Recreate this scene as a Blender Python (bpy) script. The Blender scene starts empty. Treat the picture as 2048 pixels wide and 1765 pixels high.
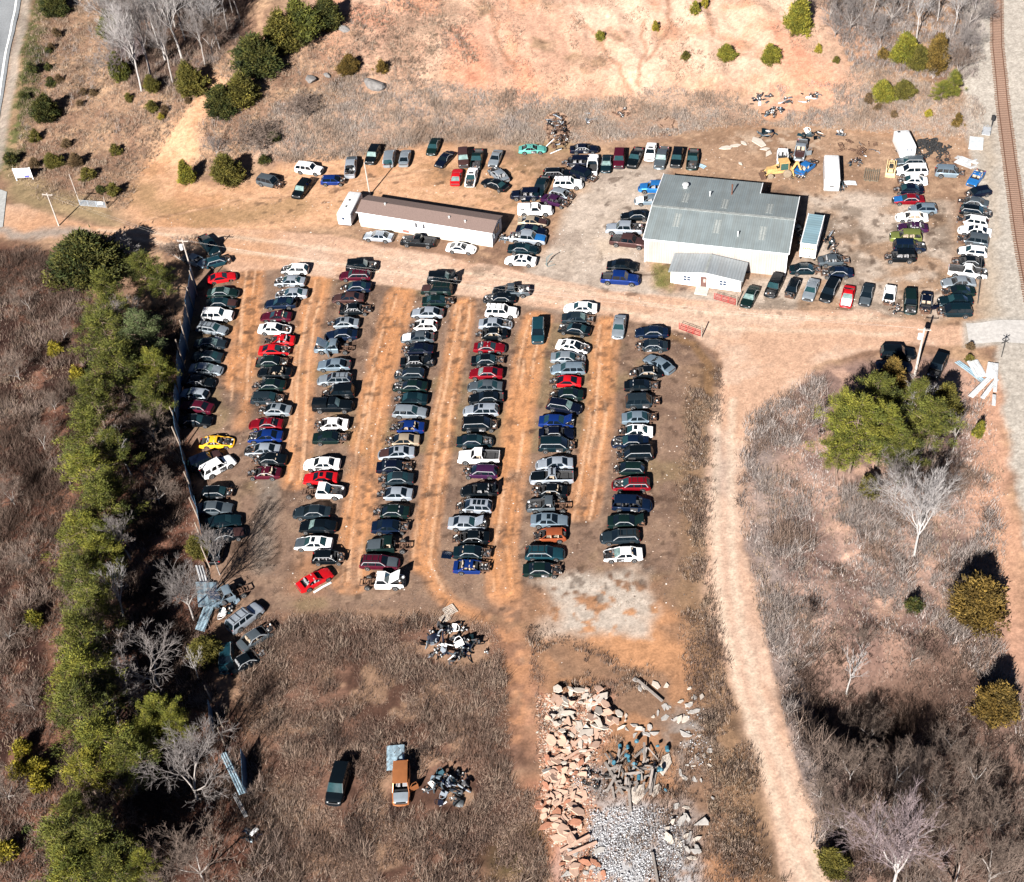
import bpy, math, random
import numpy as np
from mathutils import Vector, Matrix

random.seed(7)
RNG = np.random.default_rng(7)
sc = bpy.context.scene
COL = sc.collection
PI = math.pi

# ------------------------------------------------------------------ camera
FPX, PITCH, ROLL, CAMH = 2700.0, math.radians(44.70), math.radians(-4.7835), 132.0
IMW, IMH = 2048.0, 1765.0
FWD = np.array([0, math.cos(PITCH), -math.sin(PITCH)])
_r = np.array([1.0, 0, 0]); _u = np.cross(_r, FWD)
RGT = math.cos(ROLL) * _r + math.sin(ROLL) * _u
UPV = -math.sin(ROLL) * _r + math.cos(ROLL) * _u
CAM = np.array([0, 0, CAMH])
cam = bpy.data.cameras.new("camera")
cam.sensor_fit = 'HORIZONTAL'; cam.sensor_width = 36.0
cam.lens = FPX / IMW * 36.0
cam.clip_start = 1.0; cam.clip_end = 6000.0
camo = bpy.data.objects.new("camera", cam); COL.objects.link(camo)
M = Matrix.Identity(4)
for i in range(3):
    M[i][0] = RGT[i]; M[i][1] = UPV[i]; M[i][2] = -FWD[i]; M[i][3] = CAM[i]
camo.matrix_world = M
sc.camera = camo

# ------------------------------------------------------------------ noise
def _hash(ix, iy, seed):
    h = (ix.astype(np.int64) * 374761393 + iy.astype(np.int64) * 668265263 + seed * 1442695041) & 0x7fffffff
    h = ((h ^ (h >> 13)) * 1274126177) & 0x7fffffff
    return ((h ^ (h >> 16)) & 0xffff) / 65535.0
def vnoise(x, y, seed=0):
    x = np.asarray(x, float); y = np.asarray(y, float)
    ix = np.floor(x); iy = np.floor(y); fx = x - ix; fy = y - iy
    fx = fx * fx * (3 - 2 * fx); fy = fy * fy * (3 - 2 * fy)
    a = _hash(ix, iy, seed); b = _hash(ix + 1, iy, seed); c = _hash(ix, iy + 1, seed); d = _hash(ix + 1, iy + 1, seed)
    return a + (b - a) * fx + (c - a) * fy + (a - b - c + d) * fx * fy
def fbm(x, y, s, seed=0, o=4):
    x = np.asarray(x, float) / s; y = np.asarray(y, float) / s; t = 0; a = .5; n = 0
    for i in range(o):
        t = t + a * vnoise(x + 17.3 * i, y - 9.1 * i, seed + i); n += a; a *= .5; x = x * 2.03; y = y * 2.03
    return t / n
def sstep(a, b, x):
    t = np.clip((x - a) / (b - a), 0, 1); return t * t * (3 - 2 * t)

# ------------------------------------------------------------------ terrain
def rail_x(y):            # centre line of the railway, metres
    return np.interp(y, [60, 100, 125, 140, 150, 168, 190, 225, 246, 300], [58, 67.5, 72.6, 76, 78.4, 82.2, 87.5, 96.2, 102.6, 119])
def H(x, y):
    x = np.asarray(x, float); y = np.asarray(y, float)
    base = 207 + 6 * np.sin(x * .045 + 1) + np.clip((-x - 40) * .35, 0, 12)
    up = np.clip(y - base, 0, None)
    hill = 15 * (1 - np.exp(-up / 55.0)) * sstep(0, 14, up)
    hill = hill * (1 - .8 * sstep(56, 95, x)) * (1 - .55 * sstep(-40, -85, x))
    gully = (fbm(x + 4 * fbm(x, y, 9, 41), y * .35, 5.5, 31, 3) - .5) * 2.2 * sstep(3, 22, up) * (1 - sstep(50, 70, x))
    d = np.abs(x - rail_x(y))
    bank = .7 * (1 - sstep(5.0, 9.5, d))
    scrub = sstep(24, 36, x) * (1 - sstep(44, 56, x)) * (1 - sstep(108, 118, y)) * (fbm(x, y, 4.5, 51, 3) - .45) * 1.3
    leftw = sstep(-31, -44, x) * (1 - sstep(150, 172, y)) * ((fbm(x, y, 6, 61, 3) - .5) * 1.1)
    lot = (fbm(x, y, 7, 71, 3) - .5) * .12
    hr = np.hypot((x - 37.5) / 9.5, (y - 87.5) / 9.0)
    hollow = -6.0 * (1 - sstep(.25, 1.15, hr + .25 * (fbm(x, y, 6, 81, 2) - .5)))  # added dip in the terrain, shaped to make shade
    return hill + gully + bank + scrub + leftw + lot + hollow
def Hs(x, y):
    return float(H(np.array([x]), np.array([y]))[0])
def un(px, py, dz=0.0):
    """photo pixel -> the point of the terrain (or dz above it) seen there"""
    d = FWD + (px - IMW / 2) / FPX * RGT - (py - IMH / 2) / FPX * UPV
    z = dz
    for i in range(14):
        t = (z - CAMH) / d[2]; p = CAM + d * t
        z = .5 * z + .5 * (Hs(p[0], p[1]) + dz) if i > 3 else Hs(p[0], p[1]) + dz
    t = (z - CAMH) / d[2]; p = CAM + d * t
    return Vector((p[0], p[1], z))
def unz(px, py, z):
    d = FWD + (px - IMW / 2) / FPX * RGT - (py - IMH / 2) / FPX * UPV
    p = CAM + d * ((z - CAMH) / d[2])
    return Vector((p[0], p[1], z))
def poly_w(pts):
    return np.array([[*un(a, b)[:2]] for a, b in pts])

def sdist(P, X, Y):
    """signed distance to a polygon (positive inside), metres"""
    P = np.asarray(P); n = len(P); best = np.full(X.shape, 1e9); ins = np.zeros(X.shape, bool)
    for i in range(n):
        ax, ay = P[i]; bx, by = P[(i + 1) % n]
        dx, dy = bx - ax, by - ay
        t = np.clip(((X - ax) * dx + (Y - ay) * dy) / (dx * dx + dy * dy + 1e-9), 0, 1)
        q = (X - ax - t * dx) ** 2 + (Y - ay - t * dy) ** 2
        best = np.minimum(best, q)
        c = ((ay > Y) != (by > Y))
        xi = (bx - ax) * (Y - ay) / (by - ay + 1e-12) + ax
        ins ^= c & (X < xi)
    d = np.sqrt(best)
    return np.where(ins, d, -d)
def ldist(P, X, Y):
    best = np.full(X.shape, 1e9)
    for i in range(len(P) - 1):
        ax, ay = P[i]; bx, by = P[i + 1]; dx, dy = bx - ax, by - ay
        t = np.clip(((X - ax) * dx + (Y - ay) * dy) / (dx * dx + dy * dy + 1e-9), 0, 1)
        best = np.minimum(best, (X - ax - t * dx) ** 2 + (Y - ay - t * dy) ** 2)
    return np.sqrt(best)

# ------------------------------------------------------------------ materials
MATS = {}
def mat(name, col=(.5, .5, .5), rough=.7, metal=0.0, nscale=3.0, namt=.25, bump=0.0, attr=None, coat=0.0, spec=.5, col2=None, rvar=0.0):
    if name in MATS: return MATS[name]
    m = bpy.data.materials.new(name); m.use_nodes = True
    nt = m.node_tree; N = nt.nodes; L = nt.links
    b = N["Principled BSDF"]
    b.inputs["Roughness"].default_value = rough; b.inputs["Metallic"].default_value = metal
    b.inputs["Specular IOR Level"].default_value = spec
    b.inputs["Coat Weight"].default_value = coat; b.inputs["Coat Roughness"].default_value = .08
    tc = N.new("ShaderNodeTexCoord"); no = N.new("ShaderNodeTexNoise")
    no.inputs["Scale"].default_value = nscale; no.inputs["Detail"].default_value = 8; no.inputs["Roughness"].default_value = .62
    L.new(tc.outputs["Object"], no.inputs["Vector"])
    mx = N.new("ShaderNodeMix"); mx.data_type = 'RGBA'
    c2 = col2 if col2 else tuple(c * (1 - namt) for c in col)
    ramp = N.new("ShaderNodeMapRange"); ramp.inputs[1].default_value = .35; ramp.inputs[2].default_value = .65
    L.new(no.outputs["Fac"], ramp.inputs[0]); L.new(ramp.outputs[0], mx.inputs[0])
    if attr:
        at = N.new("ShaderNodeAttribute"); at.attribute_name = attr
        L.new(at.outputs["Color"], mx.inputs[6])
        mu = N.new("ShaderNodeMix"); mu.data_type = 'RGBA'; mu.blend_type = 'MULTIPLY'; mu.inputs[0].default_value = 1
        L.new(at.outputs["Color"], mu.inputs[6]); mu.inputs[7].default_value = (1 - namt,) * 3 + (1,)
        L.new(mu.outputs[2], mx.inputs[7])
    else:
        mx.inputs[6].default_value = (*col, 1); mx.inputs[7].default_value = (*c2, 1)
    L.new(mx.outputs[2], b.inputs["Base Color"])
    if rvar:
        mr = N.new("ShaderNodeMapRange"); mr.inputs[3].default_value = rough; mr.inputs[4].default_value = min(1, rough + rvar)
        L.new(no.outputs["Fac"], mr.inputs[0]); L.new(mr.outputs[0], b.inputs["Roughness"])
    if bump:
        bp = N.new("ShaderNodeBump"); bp.inputs["Strength"].default_value = bump; bp.inputs["Distance"].default_value = .05
        L.new(no.outputs["Fac"], bp.inputs["Height"]); L.new(bp.outputs[0], b.inputs["Normal"])
    MATS[name] = m
    return m

# ------------------------------------------------------------------ mesh helpers
class MB:
    def __init__(s): s.v = []; s.f = []; s.m = []; s.c = None
    def add(s, vs, fs, mi=0):
        o = len(s.v); s.v += [tuple(v) for v in vs]
        for f in fs: s.f.append(tuple(i + o for i in f)); s.m.append(mi)
        return s
    def box(s, c, d, mi=0, rz=0.0, M=None, taper=1.0):
        x, y, z = d[0] / 2, d[1] / 2, d[2] / 2
        vs = [(-x, -y, -z), (x, -y, -z), (x, y, -z), (-x, y, -z), (-x * taper, -y * taper, z), (x * taper, -y * taper, z), (x * taper, y * taper, z), (-x * taper, y * taper, z)]
        cs, sn = math.cos(rz), math.sin(rz)
        if M is not None: vs = [tuple(M @ Vector(v)) for v in vs]
        vs = [(c[0] + a * cs - b * sn, c[1] + a * sn + b * cs, c[2] + e) for a, b, e in vs]
        return s.add(vs, [(3, 2, 1, 0), (4, 5, 6, 7), (0, 1, 5, 4), (1, 2, 6, 5), (2, 3, 7, 6), (3, 0, 4, 7)], mi)
    def beam(s, p, q, w, h=None, mi=0, up=(0, 0, 1)):
        h = h or w; p = Vector(p); q = Vector(q); d = (q - p)
        if d.length < 1e-6: return s
        d.normalize(); a = d.cross(Vector(up))
        if a.length < 1e-3: a = d.cross(Vector((1, 0, 0)))
        a.normalize(); b = a.cross(d)
        vs = []
        for e in (p, q):
            for sa, sb in ((-1, -1), (1, -1), (1, 1), (-1, 1)): vs.append(e + a * sa * w / 2 + b * sb * h / 2)
        return s.add(vs, [(3, 2, 1, 0), (4, 5, 6, 7), (0, 1, 5, 4), (1, 2, 6, 5), (2, 3, 7, 6), (3, 0, 4, 7)], mi)
    def tube(s, pts, rad, n=8, mi=0, cap=True):
        pts = [Vector(p) for p in pts]; k = len(pts)
        if not hasattr(rad, '__len__'): rad = [rad] * k
        rings = []
        for i, p in enumerate(pts):
            d = (pts[min(i + 1, k - 1)] - pts[max(i - 1, 0)]).normalized()
            a = d.cross(Vector((0, 0, 1)))
            if a.length < 1e-2: a = d.cross(Vector((1, 0, 0)))
            a.normalize(); b = a.cross(d)
            rings.append([p + (a * math.cos(t) + b * math.sin(t)) * rad[i] for t in [2 * PI * j / n for j in range(n)]])
        return s.loft(rings, True, cap, mi)
    def loft(s, rings, closed=True, cap=True, mi=0):
        n = len(rings[0]); vs = [v for r in rings for v in r]; fs = []
        for i in range(len(rings) - 1):
            for j in range(n if closed else n - 1):
                a = i * n + j; b = i * n + (j + 1) % n
                fs.append((a, b, b + n, a + n))
        if cap:
            fs.append(tuple(range(n - 1, -1, -1))); fs.append(tuple((len(rings) - 1) * n + j for j in range(n)))
        return s.add(vs, fs, mi)
    def lathe(s, prof, c, axis='y', n=14, mi=0):
        """profile of (offset along axis, radius)"""
        rings = []
        for o, r in prof:
            ring = []
            for j in range(n):
                t = 2 * PI * j / n; u, v = r * math.cos(t), r * math.sin(t)
                ring.append((c[0] + u, c[1] + o, c[2] + v) if axis == 'y' else ((c[0] + o, c[1] + u, c[2] + v) if axis == 'x' else (c[0] + u, c[1] + v, c[2] + o)))
            rings.append(ring)
        return s.loft(rings, True, True, mi)
    def quad(s, a, b, c, d, mi=0): return s.add([a, b, c, d], [(0, 1, 2, 3)], mi)
    def mesh(s, name, mats, smooth=False):
        me = bpy.data.meshes.new(name); me.from_pydata(s.v, [], s.f)
        for m in mats: me.materials.append(m)
        if len(mats) > 1: me.polygons.foreach_set('material_index', s.m)
        if smooth:
            me.polygons.foreach_set('use_smooth', [True] * len(me.polygons))
            try: me.set_sharp_from_angle(angle=math.radians(38))
            except Exception: pass
        me.validate(); me.update()
        return me
    def build(s, name, mats, parent=None, loc=None, rz=None, smooth=False):
        if not isinstance(mats, (list, tuple)): mats = [mats]
        return link(name, s.mesh(name, mats, smooth), parent, loc, rz)
def link(name, me, parent=None, loc=None, rz=None):
    o = bpy.data.objects.new(name, me); COL.objects.link(o)
    if parent: o.parent = parent
    if loc is not None: o.location = loc
    if rz is not None: o.rotation_euler = (0, 0, rz)
    return o
def tag(o, label=None, cat=None, group=None, kind=None):
    if label: o['label'] = label
    if cat: o['category'] = cat
    if group: o['group'] = group
    if kind: o['kind'] = kind
    return o
def thing(name, label, cat, loc=(0, 0, 0), rz=0.0, group=None, rot=None):
    o = bpy.data.objects.new(name, None); COL.objects.link(o); o.empty_display_size = .3
    o.location = loc; o.rotation_euler = rot if rot else (0, 0, rz)
    return tag(o, label, cat, group)
def np_mesh(name, V, F, mats, col=None, smooth=False):
    """big triangle / quad mesh straight from arrays"""
    V = np.asarray(V, np.float32); F = np.asarray(F, np.int32); k = F.shape[1]
    me = bpy.data.meshes.new(name)
    me.vertices.add(len(V)); me.vertices.foreach_set('co', V.ravel())
    me.loops.add(F.size); me.loops.foreach_set('vertex_index', F.ravel())
    me.polygons.add(len(F)); me.polygons.foreach_set('loop_start', np.arange(0, F.size, k, dtype=np.int32))
    try: me.polygons.foreach_set('loop_total', np.full(len(F), k, np.int32))
    except Exception: pass
    if smooth: me.polygons.foreach_set('use_smooth', np.ones(len(F), bool))
    for m in mats: me.materials.append(m)
    if col is not None:
        a = me.color_attributes.new('col', 'FLOAT_COLOR', 'POINT')
        c = np.ones((len(V), 4), np.float32); c[:, :3] = col
        a.data.foreach_set('color', c.ravel())
    me.update(calc_edges=True)
    return me
ORD = ['first', 'second', 'third', 'fourth', 'fifth', 'sixth', 'seventh', 'eighth', 'ninth', 'tenth', 'eleventh', 'twelfth', 'thirteenth', 'fourteenth', 'fifteenth', 'sixteenth', 'seventeenth', 'eighteenth', 'nineteenth', 'twentieth', 'twenty-first', 'twenty-second', 'twenty-third', 'twenty-fourth', 'twenty-fifth', 'twenty-sixth', 'twenty-seventh', 'twenty-eighth', 'twenty-ninth', 'thirtieth']
# ------------------------------------------------------------------ world, sun
w = bpy.data.worlds.new("World"); sc.world = w; w.use_nodes = True
nt = w.node_tree
sky = nt.nodes.new("ShaderNodeTexSky"); sky.sky_type = 'NISHITA'; sky.sun_disc = False; sky.air_density = .18; sky.dust_density = 0.0; sky.ozone_density = 1.5
SUN_EL, SUN_AZ = math.radians(32), math.radians(26)      # shadows run 26 deg east of straight away
sky.sun_elevation = SUN_EL; sky.sun_rotation = SUN_AZ + PI
bg = nt.nodes["Background"]; bg.inputs[1].default_value = .05
nt.links.new(sky.outputs[0], bg.inputs[0])
sl = bpy.data.lights.new("sun", 'SUN'); sl.energy = 5.0; sl.angle = math.radians(.5); sl.color = (1, .955, .90)
so = bpy.data.objects.new("sun", sl); COL.objects.link(so); so.location = (-60, 20, 120)
sd = Vector((math.sin(SUN_AZ) * math.cos(SUN_EL), math.cos(SUN_AZ) * math.cos(SUN_EL), -math.sin(SUN_EL)))
so.rotation_euler = sd.to_track_quat('-Z', 'Y').to_euler()
vs = sc.view_settings
vs.view_transform = 'Standard'; vs.look = 'None'; vs.exposure = 1.58; vs.gamma = 1.0
sc.display_settings.display_device = 'sRGB'
sc.cycles.max_bounces = 6; sc.cycles.diffuse_bounces = 1; sc.cycles.glossy_bounces = 2

# ------------------------------------------------------------------ ground
def axis(lo, hi, step, far):
    a = list(np.arange(lo, hi + step / 2, step)); s = step
    l = [lo]; h = [a[-1]]
    while l[-1] > -far: s *= 1.35; l.append(l[-1] - s)
    s = step
    while h[-1] < far: s *= 1.35; h.append(h[-1] + s)
    return np.array(l[::-1][:-1] + a + h[1:])
GX = axis(-116, 122, .29, 3000); GY = axis(50, 300, .29, 3000)
X, Y = np.meshgrid(GX, GY)
Z = H(X, Y)
def hx(c):                                # sRGB 0-255 as photographed -> linear ground albedo
    c = np.array(c, float) / 255
    return np.where(c <= .04045, c / 12.92, ((c + .055) / 1.055) ** 2.4) * GSC
GSC = .56
wx = (fbm(X, Y, 5, 1, 4) - .5) * 5.0; wy = (fbm(X, Y, 5, 2, 4) - .5) * 5.0
WX, WY = X + wx * .55, Y + wy * .55
n1 = fbm(X, Y, 1.2, 3, 3); n2 = fbm(X, Y, 6, 4, 4); n3 = fbm(X, Y, 22, 5, 4); n4 = fbm(X, Y, .7, 6, 2)
nf = vnoise(X / .33, Y / .33, 9)
C = np.zeros(X.shape + (3,))
def put(color, wgt):
    global C
    wgt = np.clip(wgt, 0, 1)[..., None]
    C = C * (1 - wgt) + np.asarray(color) * wgt
def area(pts, soft=1.5, warp=1.0):
    d = sdist(poly_w(pts), X + wx * .55 * warp, Y + wy * .55 * warp)
    return sstep(-soft, soft, d)
def line(pts, w, soft=.8, warp=.5):
    d = ldist(poly_w(pts), X + wx * .55 * warp, Y + wy * .55 * warp)
    return 1 - sstep(w / 2 - soft, w / 2 + soft, d)
def vary(m, lo, hi, n): return m * sstep(lo, hi, n)
# dry grass everywhere first
put(hx((186, 150, 122)), np.ones(X.shape))
put(hx((152, 118, 98)), sstep(.42, .62, n2) * .8)
put(hx((212, 174, 140)), sstep(.5, .68, fbm(X, Y, 3.5, 11)) * .7)
put(hx((126, 98, 82)), sstep(.52, .66, n1) * .5)
# left wood floor: leaf litter
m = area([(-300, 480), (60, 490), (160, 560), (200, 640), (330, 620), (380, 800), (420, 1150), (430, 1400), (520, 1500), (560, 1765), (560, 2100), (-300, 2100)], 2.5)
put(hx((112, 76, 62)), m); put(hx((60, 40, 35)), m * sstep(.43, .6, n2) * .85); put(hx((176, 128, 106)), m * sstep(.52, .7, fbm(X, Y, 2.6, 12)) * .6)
m2 = line([(130, 1000), (125, 1250), (105, 1450), (95, 1640), (60, 1800)], 3.2, 1.4); put(hx((176, 128, 104)), m2 * .7)
# right scrub bank
m = area([(1500, 850), (1600, 760), (1720, 720), (1900, 720), (1990, 760), (2000, 1000), (1990, 1140), (2048, 1300), (2100, 1900), (1670, 1900), (1600, 1560), (1520, 1230), (1485, 1000)], 1.6)
put(hx((196, 162, 146)), m); put(hx((140, 114, 106)), m * sstep(.42, .6, n2) * .8); put(hx((226, 184, 160)), m * sstep(.52, .66, fbm(X, Y, 2.4, 13)) * .7)
m = area([(1560, 1330), (1700, 1250), (1900, 1270), (2060, 1480), (2100, 1900), (1690, 1900), (1620, 1560)], 6, 3); put(hx((116, 90, 80)), m * .75)  # darker ground: shade of the lower right woods painted in
m = area([(1500, 860), (1545, 830), (1545, 1000), (1580, 1250), (1640, 1450), (1700, 1700), (1640, 1700), (1560, 1400), (1500, 1100)], 2)
put(hx((168, 156, 150)), m * .7)
m = area([(1950, 740), (2010, 760), (2020, 1000), (2050, 1060), (2050, 1350), (2010, 1330), (1985, 1230), (1960, 1120), (1930, 980), (1940, 860)], 1.8); put(hx((228, 176, 146)), m * .75)
# hillside: bare clay with gullies
hm = area([(640, 10), (690, -60), (1250, -120), (1600, -60), (1640, 40), (1720, 110), (1690, 165), (1600, 165), (1540, 190), (1420, 150), (1330, 170), (1270, 215), (1215, 205), (1150, 175), (1010, 190), (880, 180), (780, 150), (690, 110)], 11, 4)
st = fbm(X + 2 * wx, Y * .3, 4.5, 21, 4)
put(hx((222, 176, 150)), hm * sstep(.34, .54, n2 + .25 * n3)); put(hx((240, 198, 170)), hm * sstep(.47, .64, st) * .9); put(hx((238, 172, 138)), hm * sstep(.56, .72, fbm(X, Y * .5, 7, 22)) * .8)
put(hx((176, 146, 124)), hm * sstep(.52, .64, fbm(X, Y * .6, 5, 23)) * .55)
right = area([(1130, 0), (1600, -40), (1640, 60), (1560, 160), (1420, 150), (1330, 160), (1260, 200), (1200, 120)], 4, 1.5)
put(hx((246, 208, 182)), right * sstep(.35, .55, n2) * .8)
for P_, r_ in (([(1545, 55), (1570, 110), (1600, 145), (1640, 160)], 4.5), ([(1600, 90), (1640, 150)], 3.5), ([(1570, 160), (1580, 210)], 4), ([(920, 70), (935, 110), (950, 160)], 4.5), ([(1040, 130), (1050, 160)], 4), ([(700, 30), (760, 40)], 5)):
    put(hx((240, 164, 132)), line(P_, r_, 2.5, 2) * .75)
for P_ in ([(1150, 30), (1200, 80), (1240, 150), (1260, 190)], [(1330, 0), (1340, 60), (1300, 120)], [(1420, 0), (1430, 70)], [(1290, 40), (1290, 110), (1275, 170)], [(980, 20), (990, 80), (1030, 140)]):
    put(hx((176, 126, 98)), line(P_, .9, .5, 1.2) * .65)
# hill foot band: pale dry grass
m = area([(560, 215), (900, 190), (1200, 215), (1330, 190), (1480, 200), (1940, 230), (1950, 270), (1700, 262), (1450, 255), (1330, 275), (1130, 300), (900, 270), (600, 320), (500, 330)], 3, 2)
put(hx((192, 158, 136)), m * .8); put(hx((216, 180, 152)), m * sstep(.5, .66, n1) * .6)
put(hx((222, 168, 126)), line([(1460, 262), (1700, 268), (1950, 262)], 3, 1.5) * .7)
# scrap yard behind the warehouse
m = area([(1390, 250), (1640, 250), (1940, 285), (1980, 330), (1960, 400), (1790, 400), (1620, 395), (1530, 365), (1430, 345), (1330, 330)], 2.5)
put(hx((184, 150, 124)), m * .85); put(hx((212, 176, 146)), m * sstep(.48, .64, n1) * .7); put(hx((150, 118, 94)), m * sstep(.5, .64, n2) * .5)
put(hx((214, 190, 168)), area([(1480, 270), (1640, 270), (1640, 300), (1480, 295)], 2.5) * sstep(.45, .6, n1) * .8)
put(hx((225, 160, 118)), area([(1520, 215), (1640, 215), (1650, 250), (1520, 245)], 3) * sstep(.4, .6, n2) * .7)
# yard round the mobile home
m = area([(250, 420), (285, 330), (345, 250), (400, 190), (430, 150), (455, 165), (420, 215), (390, 260), (405, 290), (385, 330), (375, 362), (440, 372), (505, 362), (560, 335), (640, 318), (730, 318), (830, 296), (900, 290), (985, 310), (1060, 335), (1080, 420), (1050, 440), (1010, 430), (720, 395), (690, 450), (430, 470), (300, 470)], 1.6)
put(hx((234, 184, 146)), m); put(hx((214, 160, 120)), m * sstep(.5, .66, n2) * .7); put(hx((190, 148, 108)), m * sstep(.55, .7, n1) * .45)
put(hx((160, 128, 98)), area([(920, 330), (1060, 310), (1130, 320), (1100, 420), (1040, 430), (960, 390)], 3, 2) * (.35 + .5 * sstep(.45, .6, n1)))
put(hx((176, 142, 104)), line([(280, 385), (340, 420), (460, 432), (600, 415)], 5, 2.2, 2) * .75)
put(hx((176, 132, 92)), area([(850, 330), (930, 335), (930, 375), (850, 370)], 2.5) * .7)
# main lot
lot = area([(415, 540), (520, 520), (700, 545), (1000, 600), (1190, 620), (1390, 665), (1440, 760), (1410, 900), (1400, 1060), (1405, 1180), (1300, 1190), (1100, 1250), (880, 1235), (520, 1235), (430, 1160), (385, 900), (350, 780), (380, 600)], 1.3)
put(hx((152, 124, 106)), lot); put(hx((124, 100, 86)), lot * sstep(.46, .62, n2) * .65); put(hx((180, 149, 126)), lot * sstep(.5, .64, n1) * .55); put(hx((150, 132, 92)), lot * sstep(.56, .68, fbm(X, Y, 9, 14)) * .45)
put(hx((118, 92, 74)), lot * sstep(.62, .72, nf) * .35)
# clay wheel tracks between the rows
clay = hx((230, 164, 114))
def track(pts, w, k, seed, twin=0):
    br = sstep(.30, .58, fbm(X, Y * .6, 2.2, seed, 3) + .12)
    if twin:
        P = poly_w(pts); d = ldist(P, X + wx * .12, Y + wy * .12)
        a = 1 - sstep(.22, .52, np.abs(d - twin)); a2 = 1 - sstep(w / 2, w / 2 + 1, d)
        put(clay, a * k * br); put(clay, a2 * .62 * k * (.4 + .6 * br))
    else:
        m = line(pts, w, 1.0, .5)
        put(clay, m * k * (.35 + .65 * br)); put(hx((190, 132, 90)), m * k * .5 * sstep(.5, .64, fbm(X, Y * .5, 1.3, seed + 50, 3)))
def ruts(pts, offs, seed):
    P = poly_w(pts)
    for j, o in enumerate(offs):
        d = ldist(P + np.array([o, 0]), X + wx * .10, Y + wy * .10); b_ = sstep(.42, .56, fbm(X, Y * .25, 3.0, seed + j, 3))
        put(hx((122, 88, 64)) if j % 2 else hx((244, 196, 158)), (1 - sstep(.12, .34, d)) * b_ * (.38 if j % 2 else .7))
track([(500, 540), (492, 610), (487, 680), (478, 760)], 4.6, .95, 101); track([(478, 740), (492, 790), (480, 850)], 1.6, .6, 102)
track([(640, 560), (615, 660), (603, 760), (596, 880), (590, 960)], 3.4, .9, 103, .85)
track([(800, 590), (772, 700), (748, 800), (730, 920), (712, 1050), (704, 1160)], 3.8, 1.0, 104, .9); track([(800, 600), (772, 700), (748, 800)], 3.4, .8, 114)
track([(930, 610), (908, 720), (888, 830), (872, 950), (852, 1060), (846, 1130)], 2.6, .95, 105, .8); track([(846, 1120), (870, 1170), (900, 1210), (960, 1240)], 1.8, .8, 115)
track([(1075, 640), (1056, 720), (1040, 820), (1026, 920), (1012, 1010), (1000, 1090), (1008, 1180)], 3.6, 1.0, 106, .95); track([(1075, 640), (1056, 720), (1040, 820), (1026, 920)], 3.2, .75, 116)
track([(1216, 650), (1205, 740), (1197, 840), (1182, 950), (1165, 1020)], 3.4, .9, 107, .9); track([(1216, 650), (1205, 740), (1197, 840)], 3, .7, 117)
put(hx((96, 76, 64)), lot * sstep(.58, .72, fbm(X, Y, .9, 131, 2)) * sstep(.45, .6, fbm(X, Y, 4, 132)) * .6)
put(hx((150, 140, 130)), line([(540, 970), (530, 1040), (520, 1130)], 3, 1.2) * .6)
put(hx((196, 140, 100)), area([(600, 1110), (650, 1110), (650, 1180), (590, 1180)], 2) * .6)
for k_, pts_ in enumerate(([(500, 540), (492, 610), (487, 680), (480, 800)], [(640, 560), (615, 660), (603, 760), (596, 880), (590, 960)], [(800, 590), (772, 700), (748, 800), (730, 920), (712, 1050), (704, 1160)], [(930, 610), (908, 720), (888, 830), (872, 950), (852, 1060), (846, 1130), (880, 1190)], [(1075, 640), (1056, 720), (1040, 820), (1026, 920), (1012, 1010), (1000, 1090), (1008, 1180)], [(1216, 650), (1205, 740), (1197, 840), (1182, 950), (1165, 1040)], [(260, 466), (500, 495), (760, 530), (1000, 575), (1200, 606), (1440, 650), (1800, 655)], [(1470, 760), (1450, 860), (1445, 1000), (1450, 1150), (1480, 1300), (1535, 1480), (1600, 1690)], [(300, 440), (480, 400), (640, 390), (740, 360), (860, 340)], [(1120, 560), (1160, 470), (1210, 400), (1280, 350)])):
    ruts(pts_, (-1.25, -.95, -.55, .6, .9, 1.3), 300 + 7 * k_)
# understorey of the grove
m = area([(205, -40), (500, -40), (490, 70), (430, 135), (350, 180), (265, 185), (225, 100)], 3, 2); put(hx((122, 96, 84)), m * .85); put(hx((80, 62, 56)), m * sstep(.45, .6, n2) * .8)
# lower field
m = area([(470, 1245), (870, 1240), (1060, 1260), (1090, 1400), (1060, 1560), (1080, 1900), (540, 1900), (530, 1500), (480, 1380)], 2.2)
put(hx((142, 107, 90)), m); put(hx((84, 59, 49)), m * sstep(.47, .6, fbm(X, Y, 6, 15)) * .8); put(hx((204, 166, 136)), m * sstep(.52, .66, fbm(X, Y, 3, 16)) * .6)
m = area([(1060, 1180), (1330, 1170), (1400, 1230), (1430, 1400), (1500, 1600), (1560, 1900), (1080, 1900), (1060, 1600), (1090, 1400)], 2.5)
put(hx((150, 118, 96)), m * .9); put(hx((198, 146, 108)), m * sstep(.45, .6, n2) * .7)
put(hx((190, 120, 84)), area([(1060, 1560), (1130, 1540), (1130, 1700), (1090, 1700)], 2) * .7)
put(hx((110, 104, 62)), area([(1000, 1650), (1090, 1650), (1100, 1765), (980, 1765)], 3, 2) * .55)
put(hx((214, 158, 116)), area([(1130, 1230), (1300, 1200), (1390, 1230), (1400, 1330), (1250, 1350), (1120, 1330)], 3, 2) * (.3 + .6 * sstep(.45, .62, n2)))
put(hx((214, 200, 186)), area([(1085, 1150), (1265, 1140), (1310, 1190), (1270, 1275), (1105, 1255)], 2.0, 2.5) * sstep(.34, .50, n1 + .08) * .95)
put(hx((224, 164, 122)), line([(1010, 1190), (1030, 1300), (1042, 1400), (1044, 1450)], 3.4, 1.5, 1.1) * (.25 + .45 * sstep(.4, .6, n1)))
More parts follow.
